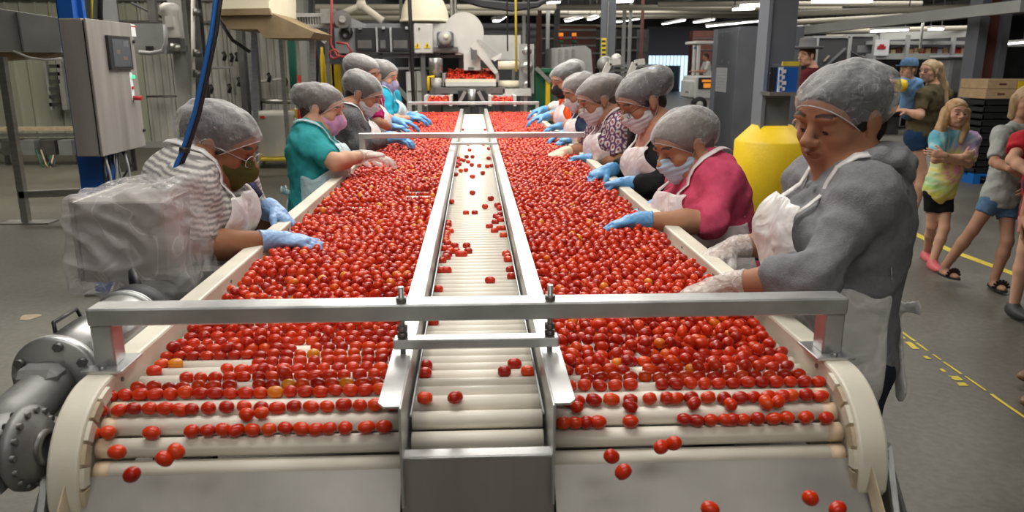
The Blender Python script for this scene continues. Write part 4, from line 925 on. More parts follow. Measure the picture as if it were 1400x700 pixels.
# yellow floor lines (worn paint laid on the slab)
def floor_line(pts, w_, name_lab, dashes=None):
    mb = MB(); P = [atz(x, y, .0) for x, y in pts]
    for a_, b_ in zip(P[:-1], P[1:]):
        d = nrm(b_ - a_); s_ = np.cross(d, V(0, 0, 1)); segs = dashes or [(0, 1, w_, 0)]
        for t0, t1, ww, off in segs:
            p, q = a_ + (b_ - a_) * t0 + s_ * off, a_ + (b_ - a_) * t1 + s_ * off
            k = 5; L_ = [p + (q - p) * j / k + s_ * ww / 2 * (1 + (rng.uniform(-.35, .2) if dashes else 0)) for j in range(k + 1)]; R2 = [p + (q - p) * j / k - s_ * ww / 2 * (1 + (rng.uniform(-.35, .2) if dashes else 0)) for j in range(k + 1)]
            for j in range(k): mb.add([tuple(v + V(0, 0, .0025)) for v in (L_[j], L_[j + 1], R2[j + 1], R2[j])], [(0, 1, 2, 3)])
    return solid(mb, 'floor_line', name_lab, 'floor marking', MATS['m_yellow_dull'])
floor_line([(1100, 262), (1225, 308), (1300, 343), (1395, 378)], .085, 'solid yellow line across the floor behind the standing children')
floor_line([(1205, 440), (1400, 578)], .05, 'worn broken yellow line on the floor beside the grey hoodie woman', [(0, .05, .07, 0), (.07, .22, .055, .02), (.1, .25, .02, -.035), (.26, .34, .04, .02), (.27, .36, .015, -.03), (.4, .46, .012, -.03), (.42, .45, .03, .03), (.48, .6, .014, -.03), (.55, .58, .02, .04), (.62, .66, .05, .03), (.68, .71, .05, .04), (.62, .75, .014, -.035), (.78, 1, .018, -.035)])
mb = MB(); P = atz(40, 434, 0); mb.prism([tuple(P + V(math.cos(a) * .055 * (1 + .25 * math.sin(3 * a)), math.sin(a) * .075 * (1 + .2 * math.cos(2 * a)), .001)) for a in np.linspace(0, 6.283, 18, endpoint=False)], (0, 0, .002)); solid(mb, 'floor_patch', 'small tan patch on the concrete floor left of the sorting table', 'floor patch', MATS['m_tan'])

# ------------------------------------------------------------------ left side: control cabinet on its blue post
XE = -2.44
en = thing('control_cabinet', 'tall brushed steel control cabinet with a touch screen on a blue post', 'cabinet', (XE - .12, 5.5, 0))
zT, zB = at(122, 25, 5.2)[2], at(140, 214, 5.2)[2]; xl = at(92, 120, 5.2)[0]
part(MB().box((xl, 5.2, zB), (XE - .03, 5.86, zT), .006), 'cabinet_body', MATS['m_panel'], en)
part(MB().box((XE - .028, 5.2, zB + .01), (XE - .018, 5.86, zT - .01)), 'door_gasket', MATS['m_black'], en)
dd = part(MB().box((XE - .018, 5.19, zB), (XE, 5.87, zT), .004), 'cabinet_door', MATS['m_panel'], en)
def onx(px, py): return atz_x(px, py, XE)
def atz_x(px, py, X): d = ray(px, py); return _c + d * (X / d[0])
def xb(px0, py0, px1, py1, nm, mt, t=.012, off=0.0, root=None):
    a_, b_ = atz_x(px0, py0, XE), atz_x(px1, py1, XE); y0_, y1_ = sorted((a_[1], b_[1])); z0_, z1_ = sorted((a_[2], b_[2])); return part(MB().box((XE + off, y0_, z0_), (XE + off + t, y1_, z1_)), nm, MATS[mt], root or en)
plain('m_icon', (.16, .12, .08), .4)
plain('m_hat', (.13, .13, .135), .8)
plain('m_screen', (.05, .055, .06), .15, emit=((.10, .11, .13), .35))
sc_ = xb(143, 48, 179, 95, 'touch_screen', 'm_black', .02)
sc_ = xb(148, 53, 176, 91, 'screen_glass', 'm_screen', .004, .0195)
for a_ in ((154, 68, 160, 74, 'm_icon'), (164, 77, 170, 82, 'm_icon'), (163, 56, 171, 64, 'm_grey_paint')): xb(a_[0], a_[1], a_[2], a_[3], 'screen_icon', a_[4], .001, .0235)
xb(178, 33, 186, 50, 'warning_sticker', 'm_paper', .001, .001); xb(178.5, 35, 185.5, 37.5, 'sticker_band', 'm_red', .001, .0015)
xb(176, 99, 184, 137, 'button_plate', 'm_paper', .003, .001)
for (px, py, mt, r, t) in ((180, 105, 'm_green_led', .012, .02), (180, 120, 'm_red', .011, .012), (182, 134, 'm_red', .016, .06), (182, 57, 'm_black', .012, .012), (196, 178, 'm_black', .012, .012)):
    p = atz_x(px, py, XE); part(MB().cyl((XE, p[1], p[2]), (XE + t, p[1], p[2]), r, 14), 'push_button' if r < .0119 or mt != 'm_black' else 'door_latch', MATS[mt], en)
part(MB().box((XE - .30, 5.45, 0), (XE - .13, 5.62, zB)), 'post', MATS['m_blue_plastic'], en)
part(MB().box((XE - .36, 5.40, 0), (XE - .08, 5.67, .02)), 'base_plate', MATS['m_steel'], en)
for k in range(9):
    x_, y_ = XE - .10 + rng.uniform(-.03, .06), 5.3 + k * .05; part(MB().tube([(x_, y_, zB + .01), (x_ + rng.normal(0, .03), y_ + rng.normal(0, .03), zB - .12), (x_ + rng.normal(-.03, .04), y_, zB - .3), (XE - .14, 5.5, zB - .5)], .008, 6), 'cable', MATS[('m_wire_grey', 'm_wire_dark')[k % 2]], en)
r = T('support_post', 'blue painted post rising behind the control cabinet', 'post', 93, 10, 6.4); pf(r, 'post_flange', 75, -60, 95, 26, 6.4, .05, 'm_blue_plastic'); pf(r, 'post_flange', 98, -60, 109, 26, 6.5, .05, 'm_blue_plastic'); part(MB().box((at(84, 10, 6.5)[0], 6.42, 0), (at(88, 10, 6.5)[0] + .1, 6.5, 4.3)), 'post_web', MATS['m_blue_plastic'], r)
r = T('machine_housing', 'flat grey housing with a yellow cord rising behind the control cabinet', 'machine', 122, 10, 7.2); pf(r, 'housing', 108, -50, 137, 30, 7.2, .3, 'm_grey_mid'); pt(r, 'cord', [(126, -50, 7.15), (125, 28, 7.15)], .012, 'm_yellow_dull'); part(MB().box((at(110, 0, 7.2)[0], 7.25, 0), (at(114, 0, 7.2)[0], 7.3, 2.2)), 'leg', MATS['m_steel_dark'], r); pt(r, 'cable', [(139, -50, 7.2), (137, 28, 7.2)], .02, 'm_wire_dark')

# bag-covered box beside the table
bx = thing('bagged_junction_box', 'steel box under a clear plastic bag mounted on the left rail', 'box', (-.88, 2.1, .9))
bx0, bx1, by0, by1 = -1.04, -.80, 1.98, 2.32; bz1 = at(180, 276, by0)[2]; bz0 = at(140, 386, by0)[2]
part(MB().box((bx0 + .02, by0, bz0), (bx1, by1, bz1), .004), 'box_body', MATS['m_panel'], bx)
part(MB().box((bx0, by0 + .01, bz0), (bx0 + .014, by1, bz1), .003), 'box_door', MATS['m_panel'], bx)
part(MB().box((bx1 - .06, by0 + .1, bz0 - .06), (-.67, by0 + .16, bz0)), 'mounting_arm', MATS['m_steel'], bx)
part(MB().box((bx1 - .12, by0 + .1, .9), (bx1 - .06, by0 + .16, bz0)), 'mounting_arm', MATS['m_steel'], bx)
sheer('m_bag', (.74, .72, .73), .32, .16, .012, 4, .50, .7, 13)
BG = [ell(V((bx0 + bx1) / 2, (by0 + by1) / 2, (bz0 + bz1) / 2), np.eye(3), V(.01, .01, .01), .02)]
g = Grid(V(bx0 - .12, by0 - .10, bz0 - .12), V(bx1 + .13, by1 + .12, bz1 + .09), .008)
def bagf(D, X, Y, Z):
    t = np.clip((Z - bz0) / (bz1 - bz0), -.4, 1); fl = .012 + .018 * (1 - t); cx, cy, cz = (bx0 + bx1) / 2, (by0 + by1) / 2, (bz0 + bz1) / 2
    dx, dy, dz = np.abs(X - cx - .01 * (1 - t)) - (bx1 - bx0) / 2 - fl - .012 * (X > cx), np.abs(Y - cy) - (by1 - by0) / 2 - fl, np.maximum(Z - bz1 - .012 - .03 * np.clip((X - cx) / .15, 0, 1), (bz0 - .05 - .03 * np.sin(X * 20) - Z))
    d = np.sqrt(np.maximum(dx + .02, 0) ** 2 + np.maximum(dy + .02, 0) ** 2 + np.maximum(dz + .015, 0) ** 2) - .02 + np.minimum(np.maximum(np.maximum(dx + .02, dy + .02), dz + .015), 0)
    q = X * .7 + Z * .9; return d + .006 * wr(X, Y, Z, 15, .7) - .010 * (1 - np.abs(wr(X + Z * .5, Y, Z - X * .3, 20, 1.9))) ** 4 + .002 * np.sin(q * 95 + 3 * np.sin(Z * 20 + Y * 13)) * np.sin(X * 15 + Y * 11)
g.apply(bagf); P, F = g.mesh(); P = relax(P, F, 1, .4); quads_obj('plastic_bag', P, F, MATS['m_bag'], bx, V(-.88, 2.1, .9), None, P[:, 2] > bz0 - .045)
cb = T('hanging_cable', 'thick black and blue cable hanging down to the bagged box', 'cable', 270, 100, 2.2, z=1.3)
pth = [(299, -60, 2.3), (295, 0, 2.28), (289, 45, 2.26), (278, 100, 2.25), (266, 155, 2.24), (250, 205, 2.23), (236, 238, 2.22), (228, 252, 2.22)]
pt(cb, 'blue_hose', pth, .0065, 'm_hose_blue', 10); pt(cb, 'black_cable', [(x + 6, y, Y + .01) for x, y, Y in pth], .007, 'm_black_rubber', 10)
for x, y, Y in pth[5:7]: part(MB().cyl(at(x + 3, y - 4, Y), at(x + 2, y + 3, Y), .015, 10), 'cable_tie', MATS['m_black'], cb)

# conveyor at the far left with its leg
r = T('trough_conveyor', 'raised grey sheet metal conveyor at the left edge on a slanting leg', 'conveyor', 40, 40, 8.1)
pp(r, 'side_panel', [(-60, 3), (84, 25), (84, 72), (-60, 69)], 8.3, .06, 'm_grey_light'); pp(r, 'side_panel', [(21, 16), (22.5, 16), (31, 71), (29.5, 71)], 8.26, .03, 'm_steel_dark')
pp(r, 'under_pan', [(-60, 70), (84, 72), (60, 78), (-60, 86)], 8.35, .4, 'm_ivory_tan'); pt(r, 'conduit', [(18, 70, 8.2), (40, 79, 8.2), (62, 82, 8.2), (84, 80, 8.2)], .012, 'm_grain_white')
pbm(r, 'leg', (2, 78, 8.1), (37, 306, 8.1), .07, .07, 'm_steel'); pbm(r, 'cross_brace', (28, 266, 8.1), (118, 262, 8.1), .07, .07, 'm_steel'); part(MB().box((-4.9, 8.0, 0), (-4.4, 8.2, .015)), 'foot_plate', MATS['m_steel'], r); pbm(r, 'leg', (118, 262, 8.1), (118, 305, 8.1), .06, .06, 'm_steel')
r = T('low_conveyor', 'low dark machine with pipes along the white wall left of the cabinet', 'machine', 40, 190, 13)
for y0_, y1_, mt in ((174, 179, 'm_tan'), (183, 187, 'm_steel'), (190, 195, 'm_steel_dark'), (206, 210, 'm_steel_dark')): pf(r, 'rail', -60, y0_, 118, y1_, 13, .12, mt)
for x0_, x1_ in ((2, 22), (28, 47), (55, 75), (80, 98)): pf(r, 'drive_box', x0_, 192, x1_, 212, 12.8, .3, 'm_steel_dark' if x0_ % 4 else 'm_grey_mid')
for x_ in (6, 60, 104): pf(r, 'leg', x_, 208, x_ + 4, 225, 13, .08, 'm_steel_dark')
for k in range(3): pt(r, 'hose', [(50 + k * 6, 205, 12.7), (56 + k * 7, 225, 12.6), (64 + k * 5, 232, 12.6), (70 + k * 3, 212, 12.7)], .012, ('m_green', 'm_tan', 'm_wire_dark')[k])
r = T('wall_rack', 'narrow grey slotted rack fixed to the white wall left of the cabinet', 'rack', 76, 120, 15.2, z=1.4)
pf(r, 'upright', 64, 84, 67, 150, 15.2, .1, 'm_grey_light'); pf(r, 'upright', 81, 84, 88, 150, 15.2, .1, 'm_grey_light')
for k in range(6): pf(r, 'shelf_tray', 67, 88 + k * 10.5, 82, 93 + k * 10.5, 15.2, .15, 'm_steel_dark')
r = T('wall_duct', 'grey sheet steel duct box with a black knob behind the control cabinet', 'duct', 200, 50, 11); pf(r, 'duct_body', 182, 32, 226, 73, 11, .5, 'm_grey_mid'); pf(r, 'knob', 199, 63, 206, 69, 10.9, .1, 'm_black'); part(MB().box((at(204, 60, 11)[0] - .05, 11.2, at(204, 60, 11)[2] + .3), (at(204, 60, 11)[0] + .05, 11.3, 4.3)), 'hanger', MATS['m_steel_dark'], r)
# vertical motor
r = T('upright_motor', 'cream upright electric motor with a grey conduit left of the steel columns', 'motor', 235, 40, 10, z=2.1)
c = at(236, 52, 10); part(MB().lathe(c, [(0, 0), (.085, 0), (.095, .02), (.095, .30), (.11, .31), (.11, .38), (.06, .41), (0, .41)], 20), 'motor_body', MATS['m_grain_white'], r)
pf(r, 'terminal_box', 226, 22, 236, 37, 9.8, .1, 'm_grain_white'); pf(r, 'gearbox', 230, 52, 247, 66, 9.95, .15, 'm_steel_dark'); part(MB().cyl(at(240, 60, 9.9), at(240, 70, 9.9), .06, 12), 'shaft_hub', MATS['m_steel'], r)
pt(r, 'conduit', [(226, 34, 9.8), (227, 58, 9.8), (222, 70, 9.8), (206, 73, 9.8), (190, 71.5, 9.8)], .025, 'm_wire_grey'); pbm(r, 'bracket', (240, 66, 10), (252, 66, 11.5), .08, .08, 'm_steel_dark')
# steel columns behind
for (x0_, x1_, Y, mt, lab) in ((144, 152, 12.4, 'm_grain_white', 'narrow pale column right of the control cabinet top'), (154, 171, 12, 'm_steel_dark', 'dark steel column above the right side of the control cabinet'), (244, 262, 11.5, 'm_grey_light', 'wide grey steel column right of the upright motor'), (268, 284, 11.8, 'm_steel_dark', 'brown grey steel column behind the hanging cable'), (331, 339, 11.2, 'm_steel_dark', 'thin dark post left of the white tub'), (343, 356, 13.4, 'm_steel', 'steel column rising behind the white tub'), (415, 424, 12.8, 'm_grey_light', 'pale post behind the woman in teal'), (426, 436, 13.2, 'm_steel', 'steel post left of the yellow cylinders')):
    a_, b_ = at(x0_, 150, Y)[0], at(x1_, 150, Y)[0]; q = thing('steel_column', lab, 'column', ((a_ + b_) / 2, Y, 0)); w2 = (b_ - a_)
    for x2, y2, w3, d3 in ((a_, Y, w2, .02), (a_, Y + .16, w2, .02), (a_ + w2 / 2 - .01, Y + .02, .02, .14)): part(MB().box((x2, y2, 0), (x2 + w3, y2 + d3, 4.3)), 'flange' if d3 < .1 else 'web', MATS[mt], q)
r = T('wall_conduit', 'white conduit and valves running up the wall beside the columns', 'pipe', 265, 60, 11.4); pt(r, 'pipe', [(264, -60, 11.4), (264, 85, 11.4), (266, 195, 11.4)], .03, 'm_grain_white')
for y_ in (12, 68, 96): part(MB().cyl(at(270, y_, 11.3), at(270, y_ + 10, 11.3), .06, 10), 'valve', MATS['m_steel_dark'], r)
r = T('wall_pipework', 'bent pipe with dark fittings on the stained wall left of the tub', 'pipe', 330, 110, 15.3)
pt(r, 'pipe', [(330, 116, 15.3), (350, 112, 15.3), (385, 108, 15.3), (392, 105, 15.3)], .03, 'm_grain_white'); pt(r, 'pipe', [(288, 93, 15.3), (318, 92, 15.3), (322, 130, 15.3)], .025, 'm_wire_grey'); pt(r, 'pipe', [(200, 132, 15.3), (250, 131.5, 15.3)], .02, 'm_steel_dark')
for x_, y_ in ((305, 71), (315, 73), (322, 72), (331, 88), (330, 98), (325, 106), (312, 115), (287, 116), (366, 100), (389, 106)): part(MB().tube([at(x_, y_, 15.25), at(x_ + 3, y_ + 5, 15.25), at(x_ + 1, y_ + 12, 15.25)], .035, 6), 'fitting', MATS['m_black'], r)
for k, (a_, b_, c_) in enumerate((((298, 25, 9), (318, 55, 9), (342, 71, 9)), ((180, 4, 12), (205, 16, 12), (222, 24, 12)))): q = T('loose_cable', ('black cable sagging under the tan hopper', 'black cable sagging across the top of the left wall')[k], 'cable', a_[0], a_[1], a_[2], z=2.5); pt(q, 'cable_run', [a_, b_, c_], .02, 'm_wire_dark')
# tan hopper
r = T('tan_hopper', 'large tan stained hopper trough hanging at the top left of the line', 'hopper', 360, 30, 8)
pp(r, 'hopper_rim', [(296, -60), (366, -60), (368, 17), (297, 18)], 8.0, 1.2, 'm_cream'); pp(r, 'rim_band', [(297, 12), (368, 11), (371, 20), (298, 21)], 7.96, .05, 'm_ivory_tan')
pp(r, 'hopper_body', [(298, 18), (370, 17), (380, 22), (430, 44), (424, 52), (363, 52), (352, 40), (312, 40)], 8.02, 1.0, 'm_ivory_tan')
for x_ in (325, 405): pbm(r, 'leg', (x_ + 22, 36, 8.6), (x_ + 26, 238, 8.6), .05, .05, 'm_steel')
# white tub on a yellow dolly
r = T('white_tub', 'large round white plastic tub standing on a yellow dolly', 'tub', 371, 215, 12.3)
c = at(371, 214, 12.3); c = V(c[0], 12.6, .17); w_ = .31
part(MB().lathe(c, [(0, 0), (w_ * .93, 0), (w_ * .98, .04), (w_ * 1.02, .62), (w_ * 1.07, .64), (w_ * 1.07, .70), (w_ * 1.0, .70), (w_ * .95, .1), (0, .08)], 36), 'tub_body', MATS['m_tub'], r)
part(MB().box((c[0] - .12, 12.27, .78), (c[0] - .05, 12.29, .82)), 'tub_mark', MATS['m_red'], r)
d_ = T('tub_dolly', 'yellow wheeled dolly under the white tub', 'dolly', 371, 222, 12.3)
part(MB().box((c[0] - .36, 12.26, .12), (c[0] + .36, 12.94, .168), .01), 'deck', MATS['m_yellow_dull'], d_)
for sx in (-1, 1):
    for sy in (0, 1): part(MB().cyl((c[0] + sx * .28 - .02, 12.32 + sy * .55, .055), (c[0] + sx * .28 + .02, 12.32 + sy * .55, .055), .055, 14), 'wheel', MATS['m_grain_white'], d_); part(MB().box((c[0] + sx * .28 - .03, 12.30 + sy * .55, .06), (c[0] + sx * .28 + .03, 12.34 + sy * .55, .12)), 'caster_fork', MATS['m_steel'], d_)
r = T('floor_rail', 'grey pipe rail standing behind the white tub', 'rail', 385, 145, 13.5); pt(r, 'rail_pipe', [(352, 138, 13.5), (412, 139, 13.5)], .045, 'm_steel'); pt(r, 'post', [(405, 139, 13.5), (404, 210, 13.5)], .03, 'm_steel'); pt(r, 'post', [(360, 139, 13.5), (361, 205, 13.5)], .03, 'm_steel')
r = T('yellow_curb', 'yellow steel floor frame behind the woman in teal', 'barrier', 405, 160, 12.9); pf(r, 'barrier_plate', 396, 150, 414, 161, 12.9, .1, 'm_yellow_dull'); pf(r, 'foot', 396, 161, 399, 214, 12.9, .1, 'm_yellow_dull')
r = T('red_pipe', 'thin red upright pipe beside the green hoses', 'pipe', 411, 120, 12.4); pt(r, 'pipe', [(409, 103, 12.4), (409, 226, 12.4)], .03, 'm_red')
r = T('green_hoses', 'bundle of dark green hoses hanging left of the red pipe', 'hose', 400, 90, 12.2, z=1.4)
for k in range(4): pt(r, 'hose', [(394 + k * 2, -30, 12.2), (394 + k * 2, 40, 12.2), (396 + k * 2.5, 85, 12.2), (400 + k * 1.5, 134, 12.2)], .02, 'm_hose_green')
r = T('black_hoses', 'black hoses hanging between the grey posts left of the yellow cylinders', 'hose', 426, 80, 12, z=1.4)
for k in range(3): pt(r, 'hose', [(424 + k * 2, -40, 12), (424 + k * 2, 45, 12), (428 + k * 3, 75, 12), (430 + k, 118, 12)], .03, 'm_wire_dark')
r = T('yellow_cylinder', 'slim yellow cylinder with a white cap under the red hose', 'cylinder', 444, 90, 11.5); a_ = at(443, 120, 11.5); part(MB().lathe(V(a_[0], 11.5, 0), [(0, 0), (.035, 0), (.035, a_[2] + .43), (.02, a_[2] + .5), (.018, a_[2] + .57), (0, a_[2] + .57)], 16), 'cylinder_body', MATS['m_yellow'], r)
r = T('yellow_bollard_pair', 'pair of short yellow posts behind the standing women', 'post', 452, 100, 11.2)
for x_ in (450, 459): a_ = at(x_, 88, 11.2); part(MB().box((a_[0] - .06, 11.2, 0), (a_[0] + .06, 11.3, a_[2])), 'post', MATS['m_yellow'], r)

# ------------------------------------------------------------------ processing machine behind the line
r = T('belt_frame', 'grey perforated belt frame with a gear drive at the top left of the machine', 'machine', 430, 35, 9.5)
for q in ((372, 18, 470, 23), (372, 33, 470, 38)): pf(r, 'frame_rail', *q, 9.5, .1, 'm_grey_light')
for k in range(14): pf(r, 'slat', 402 + k * 3.6, 23, 404 + k * 3.6, 33, 9.55, .06, 'm_steel')
pf(r, 'frame_box', 381, 18, 398, 39, 9.4, .2, 'm_grey_light'); pf(r, 'belt', 398, 24, 440, 32, 9.7, .3, 'm_dark_gap'); pf(r, 'gear_drive', 438, 12, 456, 32, 9.3, .2, 'm_cast'); part(MB().cyl(at(468, 26, 9.3), at(468, 26, 9.6), .10, 20), 'pulley', MATS['m_steel_dark'], r); part(MB().cyl(at(468, 26, 9.25), at(468, 26, 9.3), .04, 12), 'shaft_hub', MATS['m_steel'], r)
for x_, y_ in ((390, 28), (473, 46)): part(MB().lathe(at(x_, y_, 9.35), [(0, 0), (.055, 0), (.05, .05)], 16, (0, -1, 0)), 'bearing', MATS['m_black'], r)
pp(r, 'gusset', [(470, 20), (500, 33), (500, 38), (462, 38)], 9.5, .1, 'm_grey_mid'); pbm(r, 'brace', (425, 38, 9.4), (446, 58, 9.4), .06, .05, 'm_grey_light'); pf(r, 'grid', 399, 39, 448, 52, 9.8, .1, 'm_steel_dark')
for x_ in (384, 446): pf(r, 'leg', x_, 38, x_ + 5, 166, 9.9, .06, 'm_steel')
r = T('red_hose', 'dark red air hose looped under the gear drive', 'hose', 455, 60, 9.2, z=1.5)
pt(r, 'hose_run', [(454, -40, 9.2), (453, 30, 9.2), (452, 60, 9.2), (460, 76, 9.2), (472, 78, 9.2), (480, 70, 9.2), (474, 60, 9.2), (460, 58, 9.2)], .014, 'm_hose_red'); pt(r, 'hose_loop', [at_ for at_ in [(457 + 6 * math.cos(t), 74 + 6 * math.sin(t), 9.2) for t in np.linspace(0, 6.283, 14)]], .014, 'm_hose_red')
r = T('wash_tunnel', 'long grey machine housing with dark windows behind the masked women', 'machine', 510, 55, 10.5)
pf(r, 'housing', 458, 32, 565, 73, 10.5, 1.0, 'm_grey_mid')
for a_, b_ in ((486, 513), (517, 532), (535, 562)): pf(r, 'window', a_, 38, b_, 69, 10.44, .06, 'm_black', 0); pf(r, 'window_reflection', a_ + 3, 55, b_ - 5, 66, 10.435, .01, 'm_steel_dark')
for a_ in (514, 533, 562): pf(r, 'window_post', a_, 37, a_ + 2.5, 71, 10.40, .05, 'm_alu')
for k in range(3): pf(r, 'latch', 490 + k * 32, 36, 494 + k * 32, 40, 10.38, .06, 'm_alu')
for x_ in (470, 520, 560): pf(r, 'leg', x_, 73, x_ + 5, 200, 10.7, .1, 'm_steel_dark')
pbm(r, 'brace', (525, 100, 10.9), (562, 140, 10.9), .06, .06, 'm_steel'); pf(r, 'beam', 455, 75, 640, 79, 10.6, .2, 'm_steel_dark'); pf(r, 'beam', 540, 92, 600, 95, 10.8, .2, 'm_steel')
part(MB().lathe(at(473, 44, 10.45), [(0, 0), (.09, 0), (.06, .05)], 16, (0, -1, 0)), 'bearing', MATS['m_black'], r)
r = T('cream_pipe', 'cream plastic pipe bent like a roof above the belt frame', 'pipe', 500, 20, 11, z=2.2); pt(r, 'pipe', [(470, 18, 11), (494, 7, 11), (523, 29, 11)], .05, 'm_pipe', 12); part(MB().lathe(at(494, 7, 11), [(0, -.07), (.065, -.05), (.065, .05), (0, .07)], 12, (1, 0, 0)), 'pipe_elbow', MATS['m_pipe'], r)
r = T('electrical_box', 'white electrical box with two yellow warning triangles', 'electrical box', 579, 53, 10.2, z=1.6)
pf(r, 'box_body', 566, 32, 592, 73, 10.2, .25, 'm_grain_white', .01)
for x_ in (570.5, 584):
    tp = [at(x_, 57, 10.19), at(x_ - 4.5, 66, 10.19), at(x_ + 4.5, 66, 10.19)]; part(MB().prism([tuple(p) for p in tp], (0, .008, 0)), 'warning_triangle', MATS['m_yellow'], r)
    tp = [at(x_ + .6, 60, 10.18), at(x_ - 1, 63, 10.18), at(x_ - .2, 65, 10.18), at(x_ + 1, 62, 10.18)]; part(MB().prism([tuple(p) for p in tp], (0, .004, 0)), 'warning_symbol', MATS['m_print_black'], r)
pf(r, 'latch', 572, 38, 574, 40.5, 10.18, .02, 'm_black'); pf(r, 'leg', 576, 73, 582, 150, 10.3, .08, 'm_steel_dark')
r = T('drive_housing', 'pale grey drive housing with a blue grey gear motor in its side', 'machine', 612, 55, 10.3)
pf(r, 'housing', 592, 32, 640, 72, 10.3, .6, 'm_grain_white'); pf(r, 'motor', 597, 43, 620, 64, 10.0, .3, 'm_grey_paint', .02); part(MB().lathe(at(608.5, 52, 9.98), [(0, 0), (.07, 0), (.085, .03), (.05, .04), (.03, .05), (0, .05)], 20, (0, -1, 0)), 'motor_hub', MATS['m_grey_light'], r)
part(MB().lathe(at(610, 50, 9.93), [(0, 0), (.03, 0), (.03, .02), (0, .02)], 12, (0, -1, 0)), 'shaft', MATS['m_cream'], r); pf(r, 'mounting_bracket', 592, 64, 626, 70, 10.1, .2, 'm_steel_dark'); pf(r, 'leg', 596, 72, 602, 160, 10.5, .1, 'm_steel_dark'); pf(r, 'leg', 628, 72, 634, 160, 10.8, .1, 'm_steel_dark')
r = T('round_plate', 'big round pale grey end plate beside the slanted chute', 'machine', 636, 45, 10.25)
pc_ = at(634, 45, 10.2); part(MB().prism([(pc_[0] + .255 * math.cos(t), 10.2, pc_[2] + .255 * math.sin(t)) for t in np.linspace(0, 2 * math.pi, 48, endpoint=False)], (0, .05, 0)), 'plate', MATS['m_grain_white'], r); pf(r, 'plate_stand', 622, 45, 648, 75, 10.22, .05, 'm_grain_white'); pf(r, 'outlet_box', 634, 72, 657, 96, 10.1, .3, 'm_grain_white'); pf(r, 'outlet_slot', 640, 92, 648, 95, 10.09, .02, 'm_steel_dark'); pf(r, 'leg', 640, 96, 644, 160, 10.9, .08, 'm_steel_dark')
r = T('slanted_chute', 'slanted pale grey discharge chute leaning down to the right', 'chute', 662, 80, 10.0)
pp(r, 'chute_body', [(643, 64), (652, 54), (681, 98), (678, 103)], 10.0, .35, 'm_grain_white'); pp(r, 'chute_flap', [(652, 54), (657, 54), (683, 76), (679, 80), (674, 78)], 9.97, .04, 'm_grey_light'); pp(r, 'flap_tip', [(672, 80), (686, 72), (685, 78), (676, 84)], 9.95, .1, 'm_white_paint'); pf(r, 'side_window', 644, 68, 652, 82, 9.98, .02, 'm_steel_dark'); pf(r, 'leg', 672, 100, 676, 160, 10.6, .06, 'm_steel')
r = T('cream_dome', 'big cream dome hood above the machine', 'hood', 581, 12, 10.3)
c = at(581, 30.5, 10.5); R_ = (at(614, 30, 10.5)[0] - at(548, 30, 10.5)[0]) / 2
part(MB().lathe(c, [(R_ * 1.0, 0), (R_ * .99, R_ * .2), (R_ * .92, R_ * .55), (R_ * .78, R_ * .85), (R_ * .55, R_ * 1.08), (R_ * .25, R_ * 1.2), (0, R_ * 1.23)], 40), 'dome_shell', MATS['m_cream'], r)
part(MB().lathe(c, [(R_ * 1.0, 0), (R_ * 1.04, 0), (R_ * 1.04, .03), (R_ * 1.0, .03)], 40), 'dome_rim', MATS['m_cream'], r); part(MB().cyl(c + V(0, 0, R_ * 1.2), V(c[0], c[1], 4.3), .04, 8), 'hanger', MATS['m_steel'], r)
for x_, lab in ((549, 'grey hanger rod left of the cream dome'), (618, 'grey hanger rod right of the cream dome'), (623, 'second hanger rod right of the cream dome')): q = T('hanger_rod', lab, 'rod', x_, 10, 10.6, z=2); part(MB().cyl(at(x_, 32, 10.6), (at(x_, 32, 10.6)[0], 10.6, 4.3), .022, 8), 'rod', MATS['m_steel'], q)
for x_, Y, y1_, mt, rr_, lab in ((566, 8.9, 152, 'm_black', .022, 'thin black upright pole in front of the electrical box'), (706, 9.6, 98, 'm_yellow_dull', .014, 'yellow cord hanging behind the line'), (723, 9.4, 120, 'm_black', .016, 'black cord hanging right of the yellow cord'), (694, 10.4, 70, 'm_wire_dark', .010, 'thin dark cord hanging left of the yellow cord')):
    q = T('hanging_rope' if x_ > 600 else 'slim_pole', lab, 'cord' if x_ > 600 else 'pole', x_, y1_, Y, z=1); a_ = at(x_, y1_, Y); part(MB().tube([tuple(a_), tuple(a_ + V(-.01, 0, 1.0)), (a_[0] - .03, Y, 4.3)], rr_, 8), 'cord_run' if x_ > 600 else 'pole_body', MATS[mt], q)
r = T('overhead_cables', 'dark cable bundle sagging along the top behind the yellow cord', 'cable', 700, 3, 12, z=2.6)
for k in range(4): pt(r, 'cable_run', [(620, -6 + k, 12), (660, 2 + k * 2, 12), (700, 6 + k * 2.5, 12), (735, 5 + k, 12), (752, -4, 12)], .03, 'm_wire_dark')
